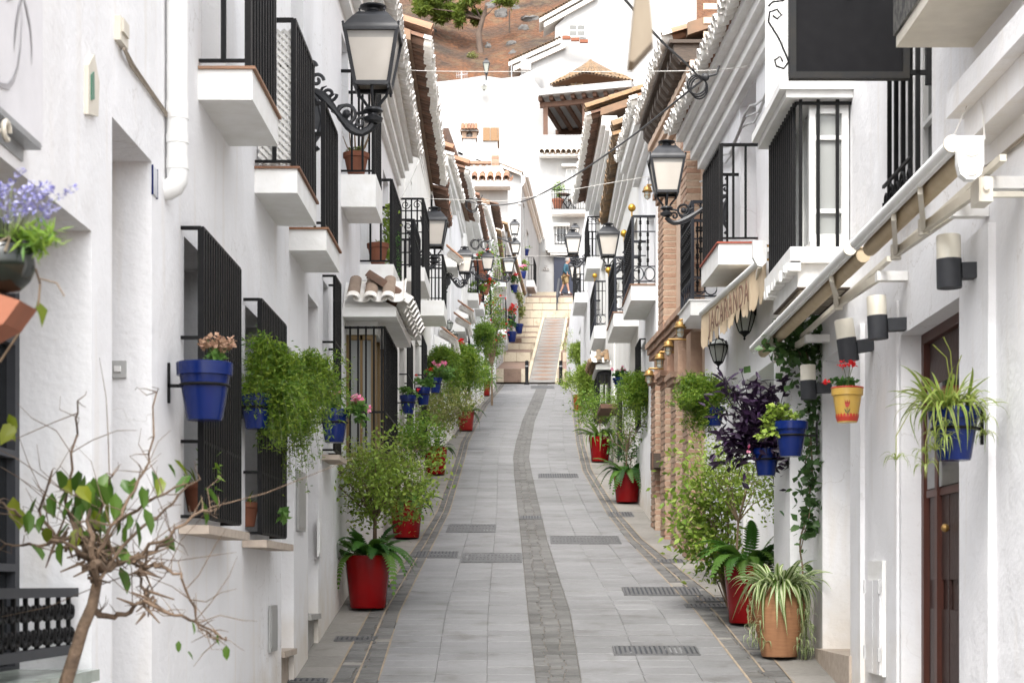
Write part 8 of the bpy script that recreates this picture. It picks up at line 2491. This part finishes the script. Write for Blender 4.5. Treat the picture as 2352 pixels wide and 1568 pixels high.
m = MB(); m.tube([pt(2258, 415, 6.42), rw(2262, 385, .02), rw(2290, 365, .01), rw(2330, 330, .01), rw(2390, 280, .01)], .006, 5); m.tube([rw(2290, 368, .012), rw(2330, 336, .012), rw(2390, 290, .012)], .005, 5); m.build('cable', CABLEG, t)
t = thing('wall_hook', 'small black hook on the right wall holding two awning cords', 'hook', rw(2245, 180), None)
a = rw(2250, 176, .05)
m = MB(); m.bar(rw(2250, 176, 0), a, .012); m.bar(a + Vector((-.01, 0, .005)), a + Vector((.03, .0, .012)), .014); m.build('hook', IRON, t)
m = MB(); m.tube([a, pt(2165, 370, 6.7)], .003, 4); m.tube([a, pt(2262, 320, 6.45)], .003, 4); m.build('cords', WHITEC, t)
# tangle of old cables along the second right house
t = thing('wall_cable', 'bundle of old cables sagging along the eave soffit on the right', 'cable', R2.P(13, .03, 5.6), None)
m = MB()
for k in range(3):
    m.tube([R2.P(lerp(11.4, 15.3, i / 14), .03 + .012 * k, 5.42 + .05 * sin(i * 1.3 + k) + .02 * k + .12 * i / 14) for i in range(15)], .008, 5)
m.build('cables', TRIMG, t)

# ------------------------------------------------------------------ the walking man
SKIN = pm('skin', (.42, .23, .16), .6, scale=10)
JACK = pm('teal_jacket', (.018, .075, .11), .8, c2=(.014, .055, .085), scale=14, bump=.3, bscale=20)
SHORT = pm('khaki_shorts', (.30, .215, .105), .85, c2=(.24, .17, .08), scale=14, bump=.3, bscale=20)
SHOE = pm('maroon_shoe', (.07, .022, .02), .6, scale=20)
SOCK = pm('white_sock', (.75, .75, .74), .8, scale=20)
HAIR = pm('grey_hair', (.30, .29, .28), .8, c2=(.16, .15, .15), scale=40)
def skinned(name, verts, edges, radii, mat, parent, root=0, sub=1):
    me = bpy.data.meshes.new(name); me.from_pydata(verts, edges, []); me.materials.append(mat)
    o = linkl(name, me, parent)
    md = o.modifiers.new('skin', 'SKIN'); md.use_smooth_shade = True
    for i, r in enumerate(radii):
        sv = me.skin_vertices[0].data[i]; sv.radius = r if isinstance(r, tuple) else (r, r); sv.use_root = (i == root)
    if sub:
        s = o.modifiers.new('sub', 'SUBSURF'); s.levels = sub; s.render_levels = sub
    return o
Yq = 81.0
MAN = thing('person', 'grey haired man in a teal jacket and khaki shorts walking across the landing', 'person', (xat(1299, Yq), Yq, 15.485), None)
s_ = .99
V = [(0, 0, .94), (0, 0, 1.12), (.01, 0, 1.32), (.04, 0, 1.46), (.08, 0, 1.56),                       # 0-4 spine, neck
     (0, -.10, .88), (.09, -.10, .50), (.16, -.10, .10), (.29, -.10, .05),                            # 5-8 front leg
     (-.02, .10, .88), (-.10, .10, .50), (-.26, .10, .13), (-.15, .10, .05),                          # 9-12 back leg
     (.0, -.20, 1.38), (-.08, -.25, 1.12), (.08, -.24, .93), (.16, -.22, .90),                        # 13-16 near arm
     (.03, .20, 1.38), (.10, .25, 1.12), (.28, .22, 1.0), (.36, .20, .99)]                            # 17-20 far arm
E = [(0, 1), (1, 2), (2, 3), (3, 4), (0, 5), (5, 6), (6, 7), (7, 8), (0, 9), (9, 10), (10, 11), (11, 12), (2, 13), (13, 14), (14, 15), (15, 16), (2, 17), (17, 18), (18, 19), (19, 20)]
Rr = [.14, .14, .15, .065, .06, .09, .058, .04, .035, .09, .058, .04, .035, .06, .045, .032, .03, .06, .045, .032, .03]
skinned('body', V, E, Rr, SKIN, MAN)
m = MB(); m.lathe([(.001, -.125), (.05, -.115), (.075, -.06), (.088, .0), (.09, .05), (.075, .10), (.04, .13), (.001, .137)], (.105, 0, 1.62), 14, sx=1.12, sy=.86)
m.tube([(.20, 0, 1.635), (.222, 0, 1.605), (.2, 0, 1.597)], [.010, .018, .012], 6)
for sy in (-1, 1): m.lathe([(.001, -.03), (.018, 0), (.001, .03)], (.095, sy * .078, 1.615), 6)
m.build('head', SKIN, MAN, local=True)
m = MB(); m.lathe([(.090, -.03), (.098, .03), (.092, .08), (.06, .128), (.001, .147)], (.085, 0, 1.622), 14, sx=1.1, sy=.9); m.build('hair', HAIR, MAN, local=True)
m = MB()
for sy in (-1, 1): m.ball((.19, sy * .032, 1.632), .011, 6)
m.box(.186, .204, -.025, .025, 1.562, 1.57); m.build('eyes_and_mouth', DARK, MAN, local=True)
jv = [(0, 0, .92), (0, 0, 1.12), (.01, 0, 1.32), (.04, 0, 1.47), (.0, -.20, 1.38), (-.08, -.25, 1.12), (.06, -.24, .95), (.03, .20, 1.38), (.10, .25, 1.12), (.26, .22, 1.01)]
skinned('jacket', jv, [(0, 1), (1, 2), (2, 3), (2, 4), (4, 5), (5, 6), (2, 7), (7, 8), (8, 9)], [.172, .168, .175, .085, .085, .068, .052, .085, .068, .052], JACK, MAN)
sv_ = [(0, 0, .93), (0, -.10, .84), (.075, -.10, .52), (-.02, .10, .84), (-.09, .10, .52)]
skinned('shorts', sv_, [(0, 1), (1, 2), (0, 3), (3, 4)], [.165, .125, .095, .125, .095], SHORT, MAN)
for (x, y, z, tx) in ((.16, -.10, .02, .30), (-.26, .10, .05, -.13)):
    m = MB(); m.tube([(x - .06, y, z + .03), (x + .02, y, z + .045), (x + .10, y, z + .03), (tx + .02, y, z + .01)], [.04, .052, .045, .03], 8); m.build('shoe', SHOE, MAN, local=True)
    m = MB(); m.tube([(x, y, z + .06), (x, y, z + .16)], .047, 8); m.build('sock', SOCK, MAN, local=True)
# fingers of the near and far hand: separate, curled
for (hx, hy, hz) in ((.16, -.22, .90), (.36, .20, .99)):
    m = MB()
    for k in range(4):
        m.tube([(hx + .02, hy - .025 + .017 * k, hz), (hx + .065, hy - .028 + .018 * k, hz - .01), (hx + .085 - .004 * abs(k - 1.5), hy - .026 + .017 * k, hz - .04)], [.009, .008, .006], 5)
    m.tube([(hx - .01, hy + .03, hz + .01), (hx + .03, hy + .045, hz + .005), (hx + .055, hy + .035, hz - .015)], [.011, .009, .007], 5)
    m.build('fingers', SKIN, MAN, local=True)
# handrail up the middle of the upper stairs
t = thing('stair_handrail', 'dark metal handrail along the upper stairs beside the man', 'handrail', (xat(1279, 77), 77, 14.0), None)
P0, P1 = pt(1279, 730, 76.9), pt(1284, 690, 80.6)
m = MB(); m.bar(P0 + Vector((0, 0, .95)), P1 + Vector((0, 0, 1.0)), .09, .07); m.build('rail', DGREY, t)
for k in range(4):
    p = lerp(P0, P1, k / 3); m = MB(); m.bar(p + Vector((0, 0, -.3)), p + Vector((0, 0, .96)), .06); m.build('post', DGREY, t)
